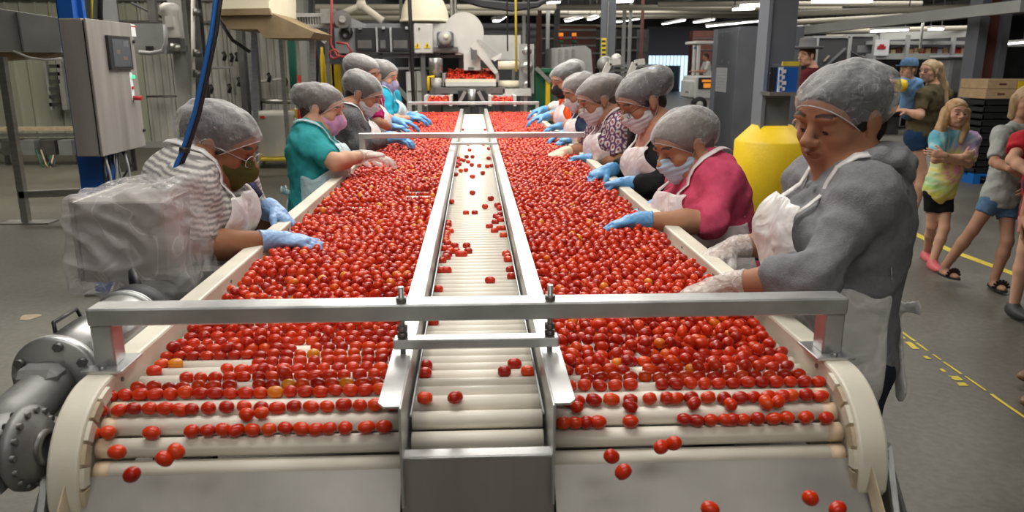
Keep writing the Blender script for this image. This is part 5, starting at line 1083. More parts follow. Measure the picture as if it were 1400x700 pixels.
# feed hopper with tomatoes
def pile(px0, py0, px1, py1, Y, dep, n_, lab, grp):
    a_, b_ = at(px0, py1, Y), at(px1, py0, Y); xs = rng.uniform(a_[0], b_[0], n_); ys = rng.uniform(Y, Y + dep, n_); zt = a_[2] + (b_[2] - a_[2]) * np.clip((ys - Y) / dep, 0, 1) + rng.normal(0, .012, n_)
    merged_tomatoes('tomatoes', np.stack([xs, ys, zt], 1), rng.uniform(0, 3, n_), rng.normal(0, .3, n_), np.stack([rng.uniform(.03, .04, n_), np.full(n_, .03), np.full(n_, .03)], 1), 7, 5, lab)
r = T('feed_hopper', 'low steel feed tray heaped with tomatoes under the outlet box', 'hopper', 642, 110, 9.9)
pf(r, 'tray_lip', 608, 108, 680, 112, 9.85, .03, 'm_cream'); pf(r, 'tray_front', 607, 112, 681, 118, 9.84, .04, 'm_grain_white'); pf(r, 'tray_floor', 610, 110, 678, 113, 9.88, .9, 'm_steel_dark'); pf(r, 'tray_side', 605, 100, 609, 118, 9.84, .8, 'm_steel'); pf(r, 'tray_side', 678, 100, 682, 118, 9.84, .8, 'm_steel')
pf(r, 'cross_beam', 594, 120, 690, 128, 9.7, .2, 'm_steel_dark'); pf(r, 'cross_beam', 688, 122, 726, 131, 9.7, .2, 'm_grain_white')
for x_ in (598, 640, 655, 716): pf(r, 'leg', x_, 128, x_ + 5, 205, 9.75, .08, 'm_steel')
pile(611, 95, 676, 110, 9.9, .6, 520, 'heap of tomatoes in the steel feed tray behind the line', 'x')
for sx, (a_, b_), lab in ((-1, (580, 618), 'left'), (1, (668, 706), 'right')):
    q = T('vibrating_pan', 'white rimmed feeding pan pouring tomatoes onto the %s lane' % lab, 'pan', (a_ + b_) / 2, 140, 9.3)
    pf(q, 'pan_floor', a_ + 2, 139, b_ - 2, 143, 9.2, .5, 'm_steel'); pf(q, 'pan_rim', a_, 131, a_ + 4, 145, 9.2, .5, 'm_grain_white'); pf(q, 'pan_rim', b_ - 4, 131, b_, 145, 9.2, .5, 'm_grain_white'); pf(q, 'pan_back', a_, 130, b_, 134, 9.68, .03, 'm_grain_white'); pf(q, 'leg', (a_ + b_) / 2 - 3, 143, (a_ + b_) / 2 + 3, 215, 9.4, .08, 'm_steel_dark')
    pile(a_ + 5, 135, b_ - 5, 140, 9.22, .4, 110, 'tomatoes lying in the %s feeding pan' % lab, 'x')
r = T('valve_stand', 'steel valve stand between the two feeding pans', 'stand', 645, 135, 9.5); part(MB().cyl(at(645, 146, 9.5), at(645, 122, 9.5), .05, 12), 'valve_body', MATS['m_steel'], r); pbm(r, 'yoke', (628, 140, 9.5), (636, 125, 9.5), .04, .04, 'm_steel'); pbm(r, 'yoke', (662, 140, 9.5), (654, 125, 9.5), .04, .04, 'm_steel'); pf(r, 'back_plate', 626, 124, 664, 146, 9.6, .02, 'm_black'); pf(r, 'leg', 643, 146, 647, 210, 9.55, .06, 'm_steel_dark')
r = T('steel_canister', 'brushed steel canister on a stand left of the feed tray', 'canister', 596, 92, 9.9); part(MB().lathe(at(596, 104, 9.9), [(0, 0), (.085, 0), (.085, .21), (.078, .22), (0, .22)], 24), 'canister_body', MATS['m_steel'], r); part(MB().lathe(at(597, 120, 9.9), [(0, 0), (.07, .0), (.07, .12), (0, .14)], 20), 'bottle', MATS['m_grain_white'], r); pf(r, 'stand', 588, 120, 606, 200, 9.85, .1, 'm_steel_dark'); pt(r, 'yellow_frame', [(586, 124, 9.8), (586, 105, 9.8), (594, 105, 9.8)], .02, 'm_yellow')
for i, (x0_, y0_, x1_, y1_) in enumerate(((556, 98, 569, 124), (570, 97, 583, 124))):
    q = T('white_cabinet', 'small white cabinet under the electrical box, %s of two' % ('left', 'right')[i], 'cabinet', x0_ + 6, y1_, 10.6); pf(q, 'cabinet_body', x0_, y0_, x1_, y1_ + 60, 10.6, .3, 'm_grain_white', .01); pf(q, 'cabinet_door', x0_ + 1, y0_ + 2, x1_ - 1, y1_, 10.57, .03, 'm_white_paint'); pf(q, 'handle', x1_ - 3, y0_ + 10, x1_ - 2, y0_ + 15, 10.55, .02, 'm_black')
r = T('roller_set', 'two white rollers and chrome wheels right of the slanted chute', 'machine', 700, 100, 10.1)
for y0_, y1_ in ((83, 95), (110, 121)):
    ym = (y0_ + y1_) / 2; rad = (at(690, y0_, 10)[2] - at(690, y1_, 10)[2]) / 2; part(MB().cyl(at(681, ym, 10), at(709, ym, 10), rad, 18), 'white_roller', MATS['m_cream'], r)
for y_, q_ in ((70, .06), (92, .08), (116, .055)): part(MB().lathe(at(720, y_, 9.95), [(q_ * .4, 0), (q_, .01), (q_, .06), (q_ * .4, .07)], 20, (0, -1, 0)), 'chrome_wheel', MATS['m_steel'], r)
pf(r, 'side_frame', 710, 60, 730, 128, 10.05, .08, 'm_grey_light'); pf(r, 'leg', 712, 128, 717, 205, 10.1, .08, 'm_steel'); pf(r, 'back_panel', 655, 48, 712, 82, 11.5, .1, 'm_grain_white', 0, 'pale grey back panel'); pf(r, 'back_panel_leg', 700, 82, 704, 170, 11.5, .08, 'm_steel_dark')

# ------------------------------------------------------------------ middle distance on the right
r = T('green_bin', 'dark green steel bin with a yellow corner post', 'bin', 748, 120, 10.6); pf(r, 'bin_body', 733, 98, 757, 150, 10.6, .8, 'm_green'); pf(r, 'bin_rim', 732, 94, 757, 99, 10.55, .9, 'm_green'); pf(r, 'corner_post', 746, 110, 752, 152, 10.5, .08, 'm_yellow'); pbm(r, 'rail', (733, 93, 10.5), (752, 112, 10.5), .05, .05, 'm_steel'); pf(r, 'foot', 736, 150, 752, 208, 10.8, .5, 'm_green')
r = T('grey_tank', 'pale grey ribbed tank housing behind the orange shirted woman', 'tank', 780, 90, 14); pp(r, 'tank_body', [(754, 66), (800, 62), (808, 68), (812, 118), (754, 118)], 14, 1.2, 'm_grey_light')
for k in range(4): pf(r, 'tank_rib', 755 + k * 9, 67, 757.5 + k * 9, 116, 13.95, .06, 'm_steel')
pf(r, 'tank_foot', 756, 118, 810, 175, 14.2, .8, 'm_steel_dark')
for x0_, x1_, Y, mt, y0_, lab in ((733, 740, 17, 'm_rust_red', 0, 'dark red column behind the roller set'), (714, 718.5, 19, 'm_grain_white', 0, 'slim white column left of the dark red column'), (746, 751, 18, 'm_grain_white', 0, 'slim white column right of the dark red column'), (757, 765, 20, 'm_grey_mid', 0, 'grey column rising over the pale tank'), (820, 840, 13.2, 'm_grey_paint', 0, 'tall dark grey column with a yellow notice'), (849, 854, 22, 'm_white_paint', 0, 'thin white upright right of the tall grey column'), (858, 862, 24, 'm_beam', 0, 'thin pale upright left of the doorway'), (874, 878, 27, 'm_rust_red', 0, 'thin dark red column left of the doorway')):
    a_, b_ = at(x0_, 90, Y)[0], at(x1_, 90, Y)[0]; q = thing('steel_column', lab, 'column', ((a_ + b_) / 2, Y, 0)); part(MB().box((a_, Y, 0), (b_, Y + .03, 4.3)), 'flange', MATS[mt], q); part(MB().box(((a_ + b_) / 2 - .02, Y + .03, 0), ((a_ + b_) / 2 + .02, Y + .2, 4.3)), 'web', MATS[mt], q); part(MB().box((a_ - .05, Y - .05, 0), (b_ + .05, Y + .25, .02)), 'base_plate', MATS[mt], q)
    if x0_ == 820:
        pf(q, 'yellow_notice', 822, 52, 829, 80, Y - .02, .015, 'm_yellow_dull')
        for k in range(4): pf(q, 'notice_text', 823, 55 + k * 6, 828, 57.5 + k * 6, Y - .028, .006, 'm_print_black')
        pf(q, 'side_flange', 830, 2, 831.5, 100, Y - .03, .03, 'm_steel')
for i, (x_, Y) in enumerate(((767, 15), (785, 15.5))):
    q = T('signal_tower', 'stack of orange and green signal lamps over the pale tank, %s one' % ('left', 'right')[i], 'signal lamp', x_, 55, Y, z=1.9)
    for k, mt in enumerate(('m_orange_glow', 'm_red', 'm_green')): a_ = at(x_, 45 + k * 5, Y); part(MB().cyl(a_, a_ - V(0, 0, .06), .045, 12), 'lamp_segment', MATS.get(mt) or plain('m_orange_glow', (.8, .25, .02), .4, emit=((1, .35, .05), .5)), q)
    a_ = at(x_, 60, Y); part(MB().cyl(a_, (a_[0], a_[1], 0), .02, 8), 'lamp_stem', MATS['m_steel'], q)
for i, (p0, p1, p2) in enumerate((((826, 102), (833, 86), (848, 84)), ((861, 103), (868, 86), (881, 84)))):
    q = T('bent_rail', 'white bent guard rail behind the hairnets, %s of two' % ('left', 'right')[i], 'rail', p0[0], p0[1], 8.5); part(MB().beam(at(*p0, 8.5), at(*p1, 8.5), .05, .06), 'rail_upright', MATS['m_grain_white'], q); part(MB().beam(at(*p1, 8.5), at(*p2, 8.5), .05, .06), 'rail_arm', MATS['m_grain_white'], q); a_ = at(*p0, 8.5); part(MB().box((a_[0] - .03, 8.47, 0), (a_[0] + .03, 8.53, a_[2] + .02)), 'rail_post', MATS['m_grain_white'], q)
r = T('slat_conveyor', 'dark grey conveyor of horizontal slats behind the white bent rails', 'conveyor', 850, 100, 9.6)
for k in range(5): pf(r, 'slat', 835, 88 + k * 6, 905, 92 + k * 6, 9.6 + .02 * k, .15, 'm_grey_mid')
for x_ in (838, 868, 898): pf(r, 'leg', x_, 118, x_ + 4, 215, 9.8, .06, 'm_steel_dark')
part(MB().lathe(at(826, 88, 9.5), [(0, 0), (.09, 0), (.10, .1), (.07, .16), (0, .16)], 18, (0, -1, 0)), 'drive_motor', MATS['m_cast'], r); part(MB().lathe(at(841, 80, 9.5), [(0, 0), (.05, 0), (.06, .1), (0, .12)], 14, (0, -1, 0)), 'drive_motor', MATS['m_grain_white'], r)
for i, (x0_, y0_, x1_, y1_, Y, mt, lab) in enumerate(((765, 35, 815, 62, 19, 'm_rust_red', 'stack of dark red crates in shadow above the pale tank'), (842, 40, 870, 100, 25, 'm_dark_gap', 'dark recess panel right of the tall grey column'), (640, 32, 735, 60, 24, 'm_grey_mid', 'long grey wall unit behind the machine'), (741, 40, 820, 110, 26, 'm_dark_gap', 'tall black block standing in for a dark opening far behind the pale tank'), (862, 40, 886, 108, 33, 'm_wall_far', 'grey storage unit left of the doorway'), (946, 42, 980, 100, 38, 'm_rust_red', 'brown shelving behind the forklift'))):  # the black blocks stand in for dark openings deep in the hall
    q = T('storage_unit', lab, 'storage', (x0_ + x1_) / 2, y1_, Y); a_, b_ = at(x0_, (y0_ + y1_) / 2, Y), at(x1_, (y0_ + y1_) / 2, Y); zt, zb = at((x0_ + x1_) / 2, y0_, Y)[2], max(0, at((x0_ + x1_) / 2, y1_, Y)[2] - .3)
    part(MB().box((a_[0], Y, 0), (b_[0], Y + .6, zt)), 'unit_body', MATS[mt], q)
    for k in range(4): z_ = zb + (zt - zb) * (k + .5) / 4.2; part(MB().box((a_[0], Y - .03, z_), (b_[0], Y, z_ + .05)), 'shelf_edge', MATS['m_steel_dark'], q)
# grey cabinet, post, yellow bollard
cx0 = at(975, 130, 12.2)[0]; cx1 = at(1004, 130, 12.2)[0]
r = thing('grey_cabinet', 'tall grey steel cabinet with notices left of the yellow bollard', 'cabinet', (cx1, 12.4, 0)); zc = at(1000, 40, 12.2)[2]
yA, yB = 12.2, 11.2; XL = at(976, 130, yA)[0]; XM = at(1004, 130, yB)[0]; XQ = at(1092, 130, yB)[0]
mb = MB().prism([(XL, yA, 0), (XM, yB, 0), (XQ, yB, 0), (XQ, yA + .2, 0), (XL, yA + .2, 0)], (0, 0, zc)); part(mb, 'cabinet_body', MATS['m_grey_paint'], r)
dv = nrm(V(XM - XL, yB - yA, 0)); nv = V(dv[1], -dv[0], 0); Lc = math.hypot(XM - XL, yB - yA)
def cab(u0, u1, z0_, z1_, t, nm, mt):
    a_ = V(XL, yA, 0) + dv * Lc * u0; b_ = V(XL, yA, 0) + dv * Lc * u1; n2 = -V(-dv[1], dv[0], 0); n2 = n2 if n2[1] < 0 else -n2
    return part(MB().prism([tuple(a_ + V(0, 0, z0_)), tuple(b_ + V(0, 0, z0_)), tuple(b_ + V(0, 0, z1_)), tuple(a_ + V(0, 0, z1_))], tuple(n2 * t)), nm, MATS[mt], r)
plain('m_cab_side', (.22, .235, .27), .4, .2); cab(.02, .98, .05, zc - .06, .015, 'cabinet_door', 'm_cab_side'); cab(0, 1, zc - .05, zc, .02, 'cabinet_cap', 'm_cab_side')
cab(.05, .60, 1.19, 1.55, .02, 'paper_notice', 'm_paper')
for k in range(6): cab(.10, .52, 1.25 + k * .045, 1.262 + k * .045, .022, 'notice_line', 'm_wire_grey')
for u_, z_ in ((.3, 1.62), (.62, 1.6), (.25, 2.0), (.7, 2.02)): cab(u_, u_ + .03, z_, z_ + .05, .04, 'door_clip', 'm_alu')
for x0_, y0_, x1_, y1_, mt, nm in ((1035, 67, 1048, 113, 'm_paper', 'poster'), (1037, 69.5, 1047, 76, 'm_red', 'poster_heading'), (1037, 77, 1047, 110, 'm_print_black', 'poster_picture'), (1039, 84, 1044, 100, 'm_green', 'poster_detail'), (1032, 119, 1046, 141, 'm_paper', 'paper_notice'), (1040, 54, 1043, 57, 'm_alu', 'hook')): pf(r, nm, x0_, y0_, x1_, y1_, yB - (.006 if nm == 'poster' else .014 if nm == 'poster_heading' or nm == 'poster_picture' else .02 if nm == 'poster_detail' else .01), .006, mt)
YB = 7.45; xc = at(1049, 250, YB)[0]
r = thing('yellow_bollard', 'fat round yellow bollard sleeve around the grey post', 'bollard', (xc, YB, 0)); rb = .345; zt = at(1049, 196, YB - .3)[2]; zp = at(1049, 172, YB)[2]
part(MB().lathe((xc, YB, 0), [(0, 0), (rb, 0), (rb, zt - .01), (rb - .012, zt + .006), (.19, zp + .01), (.12, zp + .01), (0, zp)], 56), 'sleeve', MATS['m_yellow'], r)
r = thing('grey_post', 'square dark grey building post rising out of the yellow bollard', 'post', (xc + .02, YB, 0)); a_, b_ = at(1044, 80, YB)[0], at(1079, 80, YB)[0]
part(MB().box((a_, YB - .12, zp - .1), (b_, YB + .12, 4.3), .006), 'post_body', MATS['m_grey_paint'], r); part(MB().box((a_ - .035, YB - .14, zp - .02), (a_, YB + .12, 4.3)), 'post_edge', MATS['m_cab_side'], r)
part(MB().tube([at(1087, -40, YB), at(1084, 40, YB), at(1082, 86, YB)], .012, 8), 'white_conduit', MATS['m_grain_white'], r)
r = T('glove_box_holder', 'wire holder with a blue glove box fixed on the grey post', 'holder', 1073, 110, YB - .15, z=1.2)
pf(r, 'back_plate', 1055, 88, 1094, 130, YB - .14, .012, 'm_steel'); pf(r, 'holder_tray', 1052, 126, 1095, 131, YB - .36, .22, 'm_steel'); pf(r, 'left_panel', 1052, 92, 1062, 128, YB - .3, .02, 'm_black'); pf(r, 'label_strip', 1070, 84, 1093, 90, YB - .34, .02, 'm_yellow_dull')
pf(r, 'glove_box', 1064, 92, 1090, 127, YB - .34, .16, 'm_blue_plastic'); pf(r, 'box_label', 1064, 92, 1070, 127, YB - .346, .01, 'm_paper')
for k in range(4): pf(r, 'label_mark', 1070, 95 + k * 8, 1075 - (k % 2) * 2, 100 + k * 8, YB - .348, .004, 'm_paper'); pf(r, 'label_mark', 1066, 96 + k * 8, 1068.5, 101 + k * 8, YB - .351, .004, 'm_blue_plastic')
for x_ in (1053, 1094): pbm(r, 'wire_arm', (x_, 100, YB - .35), (x_, 100, YB - .12), .008, .008, 'm_steel')

# forklift
YF = 26.0
r = T('forklift', 'white forklift truck parked beyond the grey cabinet', 'forklift', 962, 137, YF)
def ff(n_, a0, b0, a1, b1, dY, dep, mt, ch=.03): return pf(r, n_, a0, b0, a1, b1, YF + dY, dep, mt, ch)
ff('chassis', 950, 104, 990, 136, 0, 1.6, 'm_white_paint', .05); ff('side_panel', 955, 106, 980, 122, -.03, .05, 'm_black', .01); ff('badge', 960, 109, 974, 112, -.05, .03, 'm_orange_glow', .005); ff('badge', 962, 114, 973, 120, -.05, .03, 'm_orange_glow', .005)
ff('front_fender', 943, 110, 955, 134, .1, 1.2, 'm_white_paint', .04); ff('mast', 953, 57, 957, 112, .2, .12, 'm_white_paint', .01); ff('roof_guard', 952, 56, 994, 60, .1, 1.4, 'm_white_paint', .02); ff('rear_post', 984, 58, 988, 106, .2, .1, 'm_white_paint', .01); ff('seat', 968, 92, 978, 106, .6, .5, 'm_black', .05); ff('mast', 947, 60, 950, 130, .5, .12, 'm_white_paint', .01); ff('blue_lamp', 949, 64, 952, 67, .05, .05, 'm_hose_blue', .005)
for x_ in (957, 984):
    c = at(x_, 134, YF - .08); part(MB().lathe((c[0], YF - .1, .26), [(0, 0), (.12, 0), (.14, .02), (.25, .0), (.26, .04), (.26, .2), (0, .2)], 22, (0, 1, 0)), 'wheel', MATS['m_black_rubber'], r); part(MB().lathe((c[0], YF - .12, .26), [(0, 0), (.11, 0), (.12, .03), (0, .03)], 16, (0, 1, 0)), 'hub', MATS['m_white_paint'], r)
# racks and pictures on the right
for i, (x0_, y0_, x1_, y1_, lab) in enumerate(((1115, 52, 1157, 140, 'large framed wall picture with dark diagonal shapes behind the hat man'), (1160, 50, 1195, 140, 'large framed wall picture showing a wheel right of the hat man'))):
    q = T('framed_mural', lab, 'picture', (x0_ + x1_) / 2, y1_, 19 + i * .1); Y = 19 + i * .1
    pf(q, 'picture_panel', x0_, y0_, x1_, y1_, Y, .06, 'm_wall_dark'); pf(q, 'frame', x0_ - 2, y0_ - 3, x1_ + 2, y0_, Y - .04, .1, 'm_grey_light'); pf(q, 'frame', x0_ - 2, y0_, x0_ + 1, y1_, Y - .04, .1, 'm_grey_light'); pf(q, 'frame', x1_ - 1, y0_, x1_ + 2, y1_, Y - .04, .1, 'm_grey_light'); pf(q, 'foot', x0_ + 4, y1_, x0_ + 8, y1_ + 26, Y, .06, 'm_steel_dark'); pf(q, 'foot', x1_ - 8, y1_, x1_ - 4, y1_ + 26, Y, .06, 'm_steel_dark')
    if i == 0:
        pbm(q, 'painted_shape', (1122, 95, Y - .01), (1154, 66, Y - .01), .30, .02, 'm_wall_far'); pbm(q, 'painted_shape', (1128, 108, Y - .01), (1156, 80, Y - .01), .16, .02, 'm_rust_red'); pbm(q, 'painted_shape', (1126, 84, Y - .015), (1133, 76, Y - .015), .12, .02, 'm_tan')
    else:
        c = at(1178, 92, Y - .02); part(MB().lathe(c, [(.20, 0), (.20, .02), (.28, .02), (.28, 0)], 32, (0, -1, 0)), 'painted_wheel', MATS['m_grey_mid'], q); pf(q, 'painted_shape', 1172, 62, 1192, 72, Y - .01, .02, 'm_grey_mid'); pbm(q, 'painted_shape', (1162, 70, Y - .01), (1190, 84, Y - .01), .08, .02, 'm_wall_far')
r = T('red_truck_poster', 'white poster with a small red vehicle on the rack frame', 'poster', 1206, 62, 18.74, z=1.8); pf(r, 'poster_sheet', 1196, 54, 1215.5, 76, 18.74, .06, 'm_paper'); pf(r, 'red_shape', 1200, 63, 1211, 67, 18.72, .02, 'm_red', 0); pf(r, 'red_shape', 1203, 60.5, 1209, 63.5, 18.72, .02, 'm_red', 0)
r = T('storage_rack', 'long pale steel storage rack behind the blonde woman', 'rack', 1260, 90, 18.8)
for a_ in ((1192, 73, 1345, 81), (1192, 56, 1345, 61), (1192, 128, 1345, 132)): pf(r, 'shelf_beam', *a_, 18.8, .9, 'm_grey_light')
for x_ in (1190, 1234, 1296, 1341): pf(r, 'upright', x_, 48, x_ + 4, 172, 18.75, .1, 'm_grey_light'); pf(r, 'upright', x_, 48, x_ + 4, 172, 19.7, .1, 'm_grey_light')
pf(r, 'back_sheet', 1192, 40, 1345, 172, 19.85, .03, 'm_wall_dark')
for i in range(15):
    x_ = 1218 + i * 8; mt = ('m_card', 'm_rust_red', 'm_grey_light', 'm_card', 'm_tan', 'm_red')[i % 6]; h_ = 5 + (i * 37 % 5)
    o = solid(fb(MB(), x_, 73 - h_, x_ + 6.5, 73, 18.95, .4), 'carton', 'small %s carton on the upper rack shelf, number %s from the poster' % ({'m_card': 'brown', 'm_rust_red': 'dark red', 'm_grey_light': 'grey', 'm_tan': 'tan', 'm_red': 'red'}[mt], ('one', 'two', 'three', 'four', 'five', 'six', 'seven', 'eight', 'nine', 'ten', 'eleven', 'twelve', 'thirteen', 'fourteen', 'fifteen')[i]), 'box', MATS[mt], 'cartons on the rack shelf')
for i, (x0_, y0_, x1_, y1_, Y, mt, lab) in enumerate(((1298, 78, 1336, 128, 17, 'm_grey_mid', 'large dark grey bin on the floor left of the crates'), (1202, 84, 1226, 128, 19, 'm_wall_dark', 'black dome shaped object on the low rack shelf'), (1100, 118, 1130, 160, 16, 'm_steel_dark', 'dark machine behind the grey hoodie woman'), (1196, 133, 1240, 160, 17.5, 'm_dark_gap', 'dark equipment under the rack left of the boy'))):
    q = T('equipment_box', lab, 'equipment', (x0_ + x1_) / 2, y1_, Y); a_, b_ = at(x0_, y1_, Y), at(x1_, y0_, Y); pf(q, 'box_body', x0_, y0_, x1_, y1_, Y, .7, mt, .05); part(MB().box((a_[0] + .05, Y + .1, 0), (b_[0] - .05, Y + .6, a_[2] + .02)), 'stand', MATS['m_steel_dark'], q); pf(q, 'lid', x0_ - 1, y0_ - 2, x1_ + 1, y0_ + 2, Y - .03, .76, mt, .02)
r = T('white_rod', 'white rod hanging under the long row light', 'rod', 1258, 50, 14, z=1.9); pbm(r, 'rod_body', (1262, 30, 14), (1258, 66, 14), .035, .035, 'm_white_paint'); pf(r, 'rod_socket', 1254, 66, 1263, 71, 13.97, .1, 'm_card')
r = T('red_column', 'dark red steel column with pale grey flanges on the right', 'column', 1350, 100, 11); Y = 11.6
a_, b_ = at(1330, 100, Y), at(1372, 100, Y)
for u0, u1, mt, nm in ((0, .30, 'm_cab_side', 'flange'), (.30, .76, 'm_rust_red', 'web'), (.76, 1, 'm_cab_side', 'flange')):
    p0, p1 = a_[0] + (b_[0] - a_[0]) * u0, a_[0] + (b_[0] - a_[0]) * u1; part(MB().box((p0, Y if nm == 'flange' else Y + .1, 0), (p1, Y + .3, 4.3)), nm, MATS[mt], r)
part(MB().box((a_[0] - .05, Y - .05, 0), (b_[0] + .05, Y + .35, .02)), 'base_plate', MATS['m_steel_dark'], r)
# black crates on a blue pallet with cartons on top
YK = 10.2; x0k = at(1345, 150, YK)[0]; cw, chh = .42, .092
pal = T('blue_pallet', 'blue pallet under the black crates', 'pallet', 1370, 200, YK)
zk = .14
for k in range(3): part(MB().box((x0k - .02 + k * .62, YK - .02, 0), (x0k + .08 + k * .62, YK + 1.0, .11)), 'bearer', MATS['m_blue_pallet'], pal)
for k in range(5): part(MB().box((x0k - .02, YK - .02 + k * .23, .11), (x0k + 1.34, YK + .12 + k * .23, zk)), 'deck_board', MATS['m_blue_pallet'], pal)
for c_ in range(3):
    for k in range(12 if c_ else 11):
        a_ = x0k + c_ * (cw + .01); z_ = zk + k * chh
        q = thing('crate', 'black plastic crate in the %s stack on the blue pallet, %s from the bottom' % (('left', 'middle', 'right')[c_], ('first', 'second', 'third', 'fourth', 'fifth', 'sixth', 'seventh', 'eighth', 'ninth', 'tenth', 'eleventh', 'twelfth')[k]), 'crate', (a_ + cw / 2, YK + .3, z_), 0, 'black crates on the blue pallet')
        jx = rng.normal(0, .004)
        mb = MB().box((a_ + jx, YK, z_ + .002), (a_ + cw + jx, YK + .012, z_ + chh - .022)).box((a_ + jx, YK + .588, z_ + .002), (a_ + cw + jx, YK + .6, z_ + chh - .022)).box((a_ + jx, YK, z_ + .002), (a_ + .012 + jx, YK + .6, z_ + chh - .022)).box((a_ + cw - .012 + jx, YK, z_ + .002), (a_ + cw + jx, YK + .6, z_ + chh - .022)).box((a_ + jx, YK, z_ + .002), (a_ + cw + jx, YK + .6, z_ + .012))
        part(mb, 'crate_body', MATS['m_crate'], q); part(MB().box((a_ - .006 + jx, YK - .008, z_ + chh - .024), (a_ + cw + .006 + jx, YK + .006, z_ + chh - .006)), 'crate_rim', MATS['m_crate'], q)
        if (c_ + k) % 4 == 0: part(MB().box((a_ + .15 + jx, YK - .004, z_ + .02), (a_ + .27 + jx, YK + .001, z_ + .055)), 'handle_hole', MATS['m_dark_gap'], q)
zt = zk + 11 * chh
for i, (dx, z_, w_, lab) in enumerate(((-.01, zt, .42, 'brown carton with hand holes on the left crate stack, lower one'), (-.005, zt + .13, .42, 'brown carton on the left crate stack, upper one'), (.42, zt + chh + .035, .45, 'wide brown carton on the middle crate stack'), (.88, zt + chh + .035, .42, 'brown carton on the right crate stack at the picture edge'))):
    q = thing('carton', lab, 'box', (x0k + dx + w_ / 2, YK + .3, z_), 0, 'cartons on the crates'); part(MB().box((x0k + dx, YK - .01, z_ + (.0 if i < 2 else 0)), (x0k + dx + w_ - .005, YK + .58, z_ + .125), .003), 'carton_body', MATS['m_card'], q); part(MB().box((x0k + dx + w_ / 2 - .05, YK - .014, z_ + .05), (x0k + dx + w_ / 2 + .05, YK - .009, z_ + .075)), 'hand_hole', MATS['m_rust_red'], q)
for c_ in (1, 2): pass
q = thing('carton', 'flat brown carton sheet under the wide cartons on the crates', 'box', (x0k + .86, YK + .3, zt + chh)); part(MB().box((x0k + .425, YK - .005, zt + chh), (x0k + 1.30, YK + .57, zt + chh + .033)), 'carton_body', MATS['m_card'], q)
r = T('yellow_tag', 'small yellow tag hanging at the right edge of the crates', 'tag', 1396, 118, YK - .03, z=1.1); pf(r, 'tag_body', 1392, 111, 1401, 126, YK - .03, .012, 'm_yellow')
# ------------------------------------------------------------------ people: materials
attr_mat('m_skin', .62, .12, 400, .06, spec=.22)
attr_mat('m_eye', .12)
sheer('m_net', (.62, .62, .62), .16, .6, .014, 18, .34, .4, 40, .48)
plain('m_elastic', (.60, .59, .58), .7)
sheer('m_apron_film', (.84, .82, .81), .74, .32, .03, 6, .88, .6, 14)
sheer('m_apron_pink', (.88, .80, .80), .84, .36, .03, 6, .92, .6, 14)
sheer('m_apron_blue', (.60, .76, .80), .78, .36, .03, 6, .90, .6, 14)
plain('m_glove_blue', (.10, .34, .66), .42, 0, .25, 120, .08, 20)
plain('m_glove_pale', (.26, .44, .74), .42, 0, .25, 120, .08, 20)
plain('m_glove_cream', (.82, .72, .52), .55, 0, .25, 120, .08, 20)
sheer('m_glove_clear', (.84, .80, .77), .50, .3, .02, 16, .70, .5, 45)
cloth('m_mask_olive', (.085, .085, .022)); cloth('m_mask_blue', (.50, .66, .80)); cloth('m_mask_white', (.66, .66, .68)); cloth('m_mask_black', (.03, .028, .03)); cloth('m_mask_pink', (.66, .36, .60), var=.35, vscale=25); cloth('m_mask_dye', (.42, .40, .62), var=.5, vscale=30); cloth('m_mask_leopard', (.36, .26, .20), var=.8, vscale=60)
cloth('m_teal', (.035, .34, .36)); cloth('m_cyan', (.02, .34, .50)); cloth('m_melange', (.13, .13, .135), var=.5, vscale=120); cloth('m_grey_hoodie', (.215, .22, .23), var=.14, vscale=90); cloth('m_magenta', (.42, .015, .13))
cloth('m_orange', (.78, .10, .02)); cloth('m_navy', (.02, .035, .07)); cloth('m_pink', (.66, .085, .17)); cloth('m_black_knit', (.018, .018, .02)); cloth('m_maroon', (.10, .012, .018)); cloth('m_olive_shirt', (.105, .085, .045)); cloth('m_sky_shirt', (.16, .32, .58)); cloth('m_pale_grey', (.38, .40, .38)); cloth('m_red_shirt', (.42, .02, .03)); cloth('m_white_shirt', (.62, .62, .60)); cloth('m_blouse_peach', (.60, .30, .22))
cloth('m_jeans_dark', (.025, .032, .05)); cloth('m_jeans_blue', (.045, .105, .20)); cloth('m_denim_light', (.10, .19, .32), var=.25); cloth('m_denim_short', (.02, .055, .13)); cloth('m_black_shorts', (.012, .012, .014)); cloth('m_pink_shorts', (.62, .20, .26)); attr_mat('m_print', .85, .2, 260)
plain('m_shoe_dark', (.03, .03, .032), .6); plain('m_shoe_pink', (.62, .13, .15), .5); plain('m_boot', (.20, .11, .05), .5, 0, .1, 90, .2, 12)
SK_BROWN = (.38, .18, .105); SK_MID = (.44, .225, .135); SK_LIGHT = (.58, .335, .23); LIPB = (.26, .075, .06)

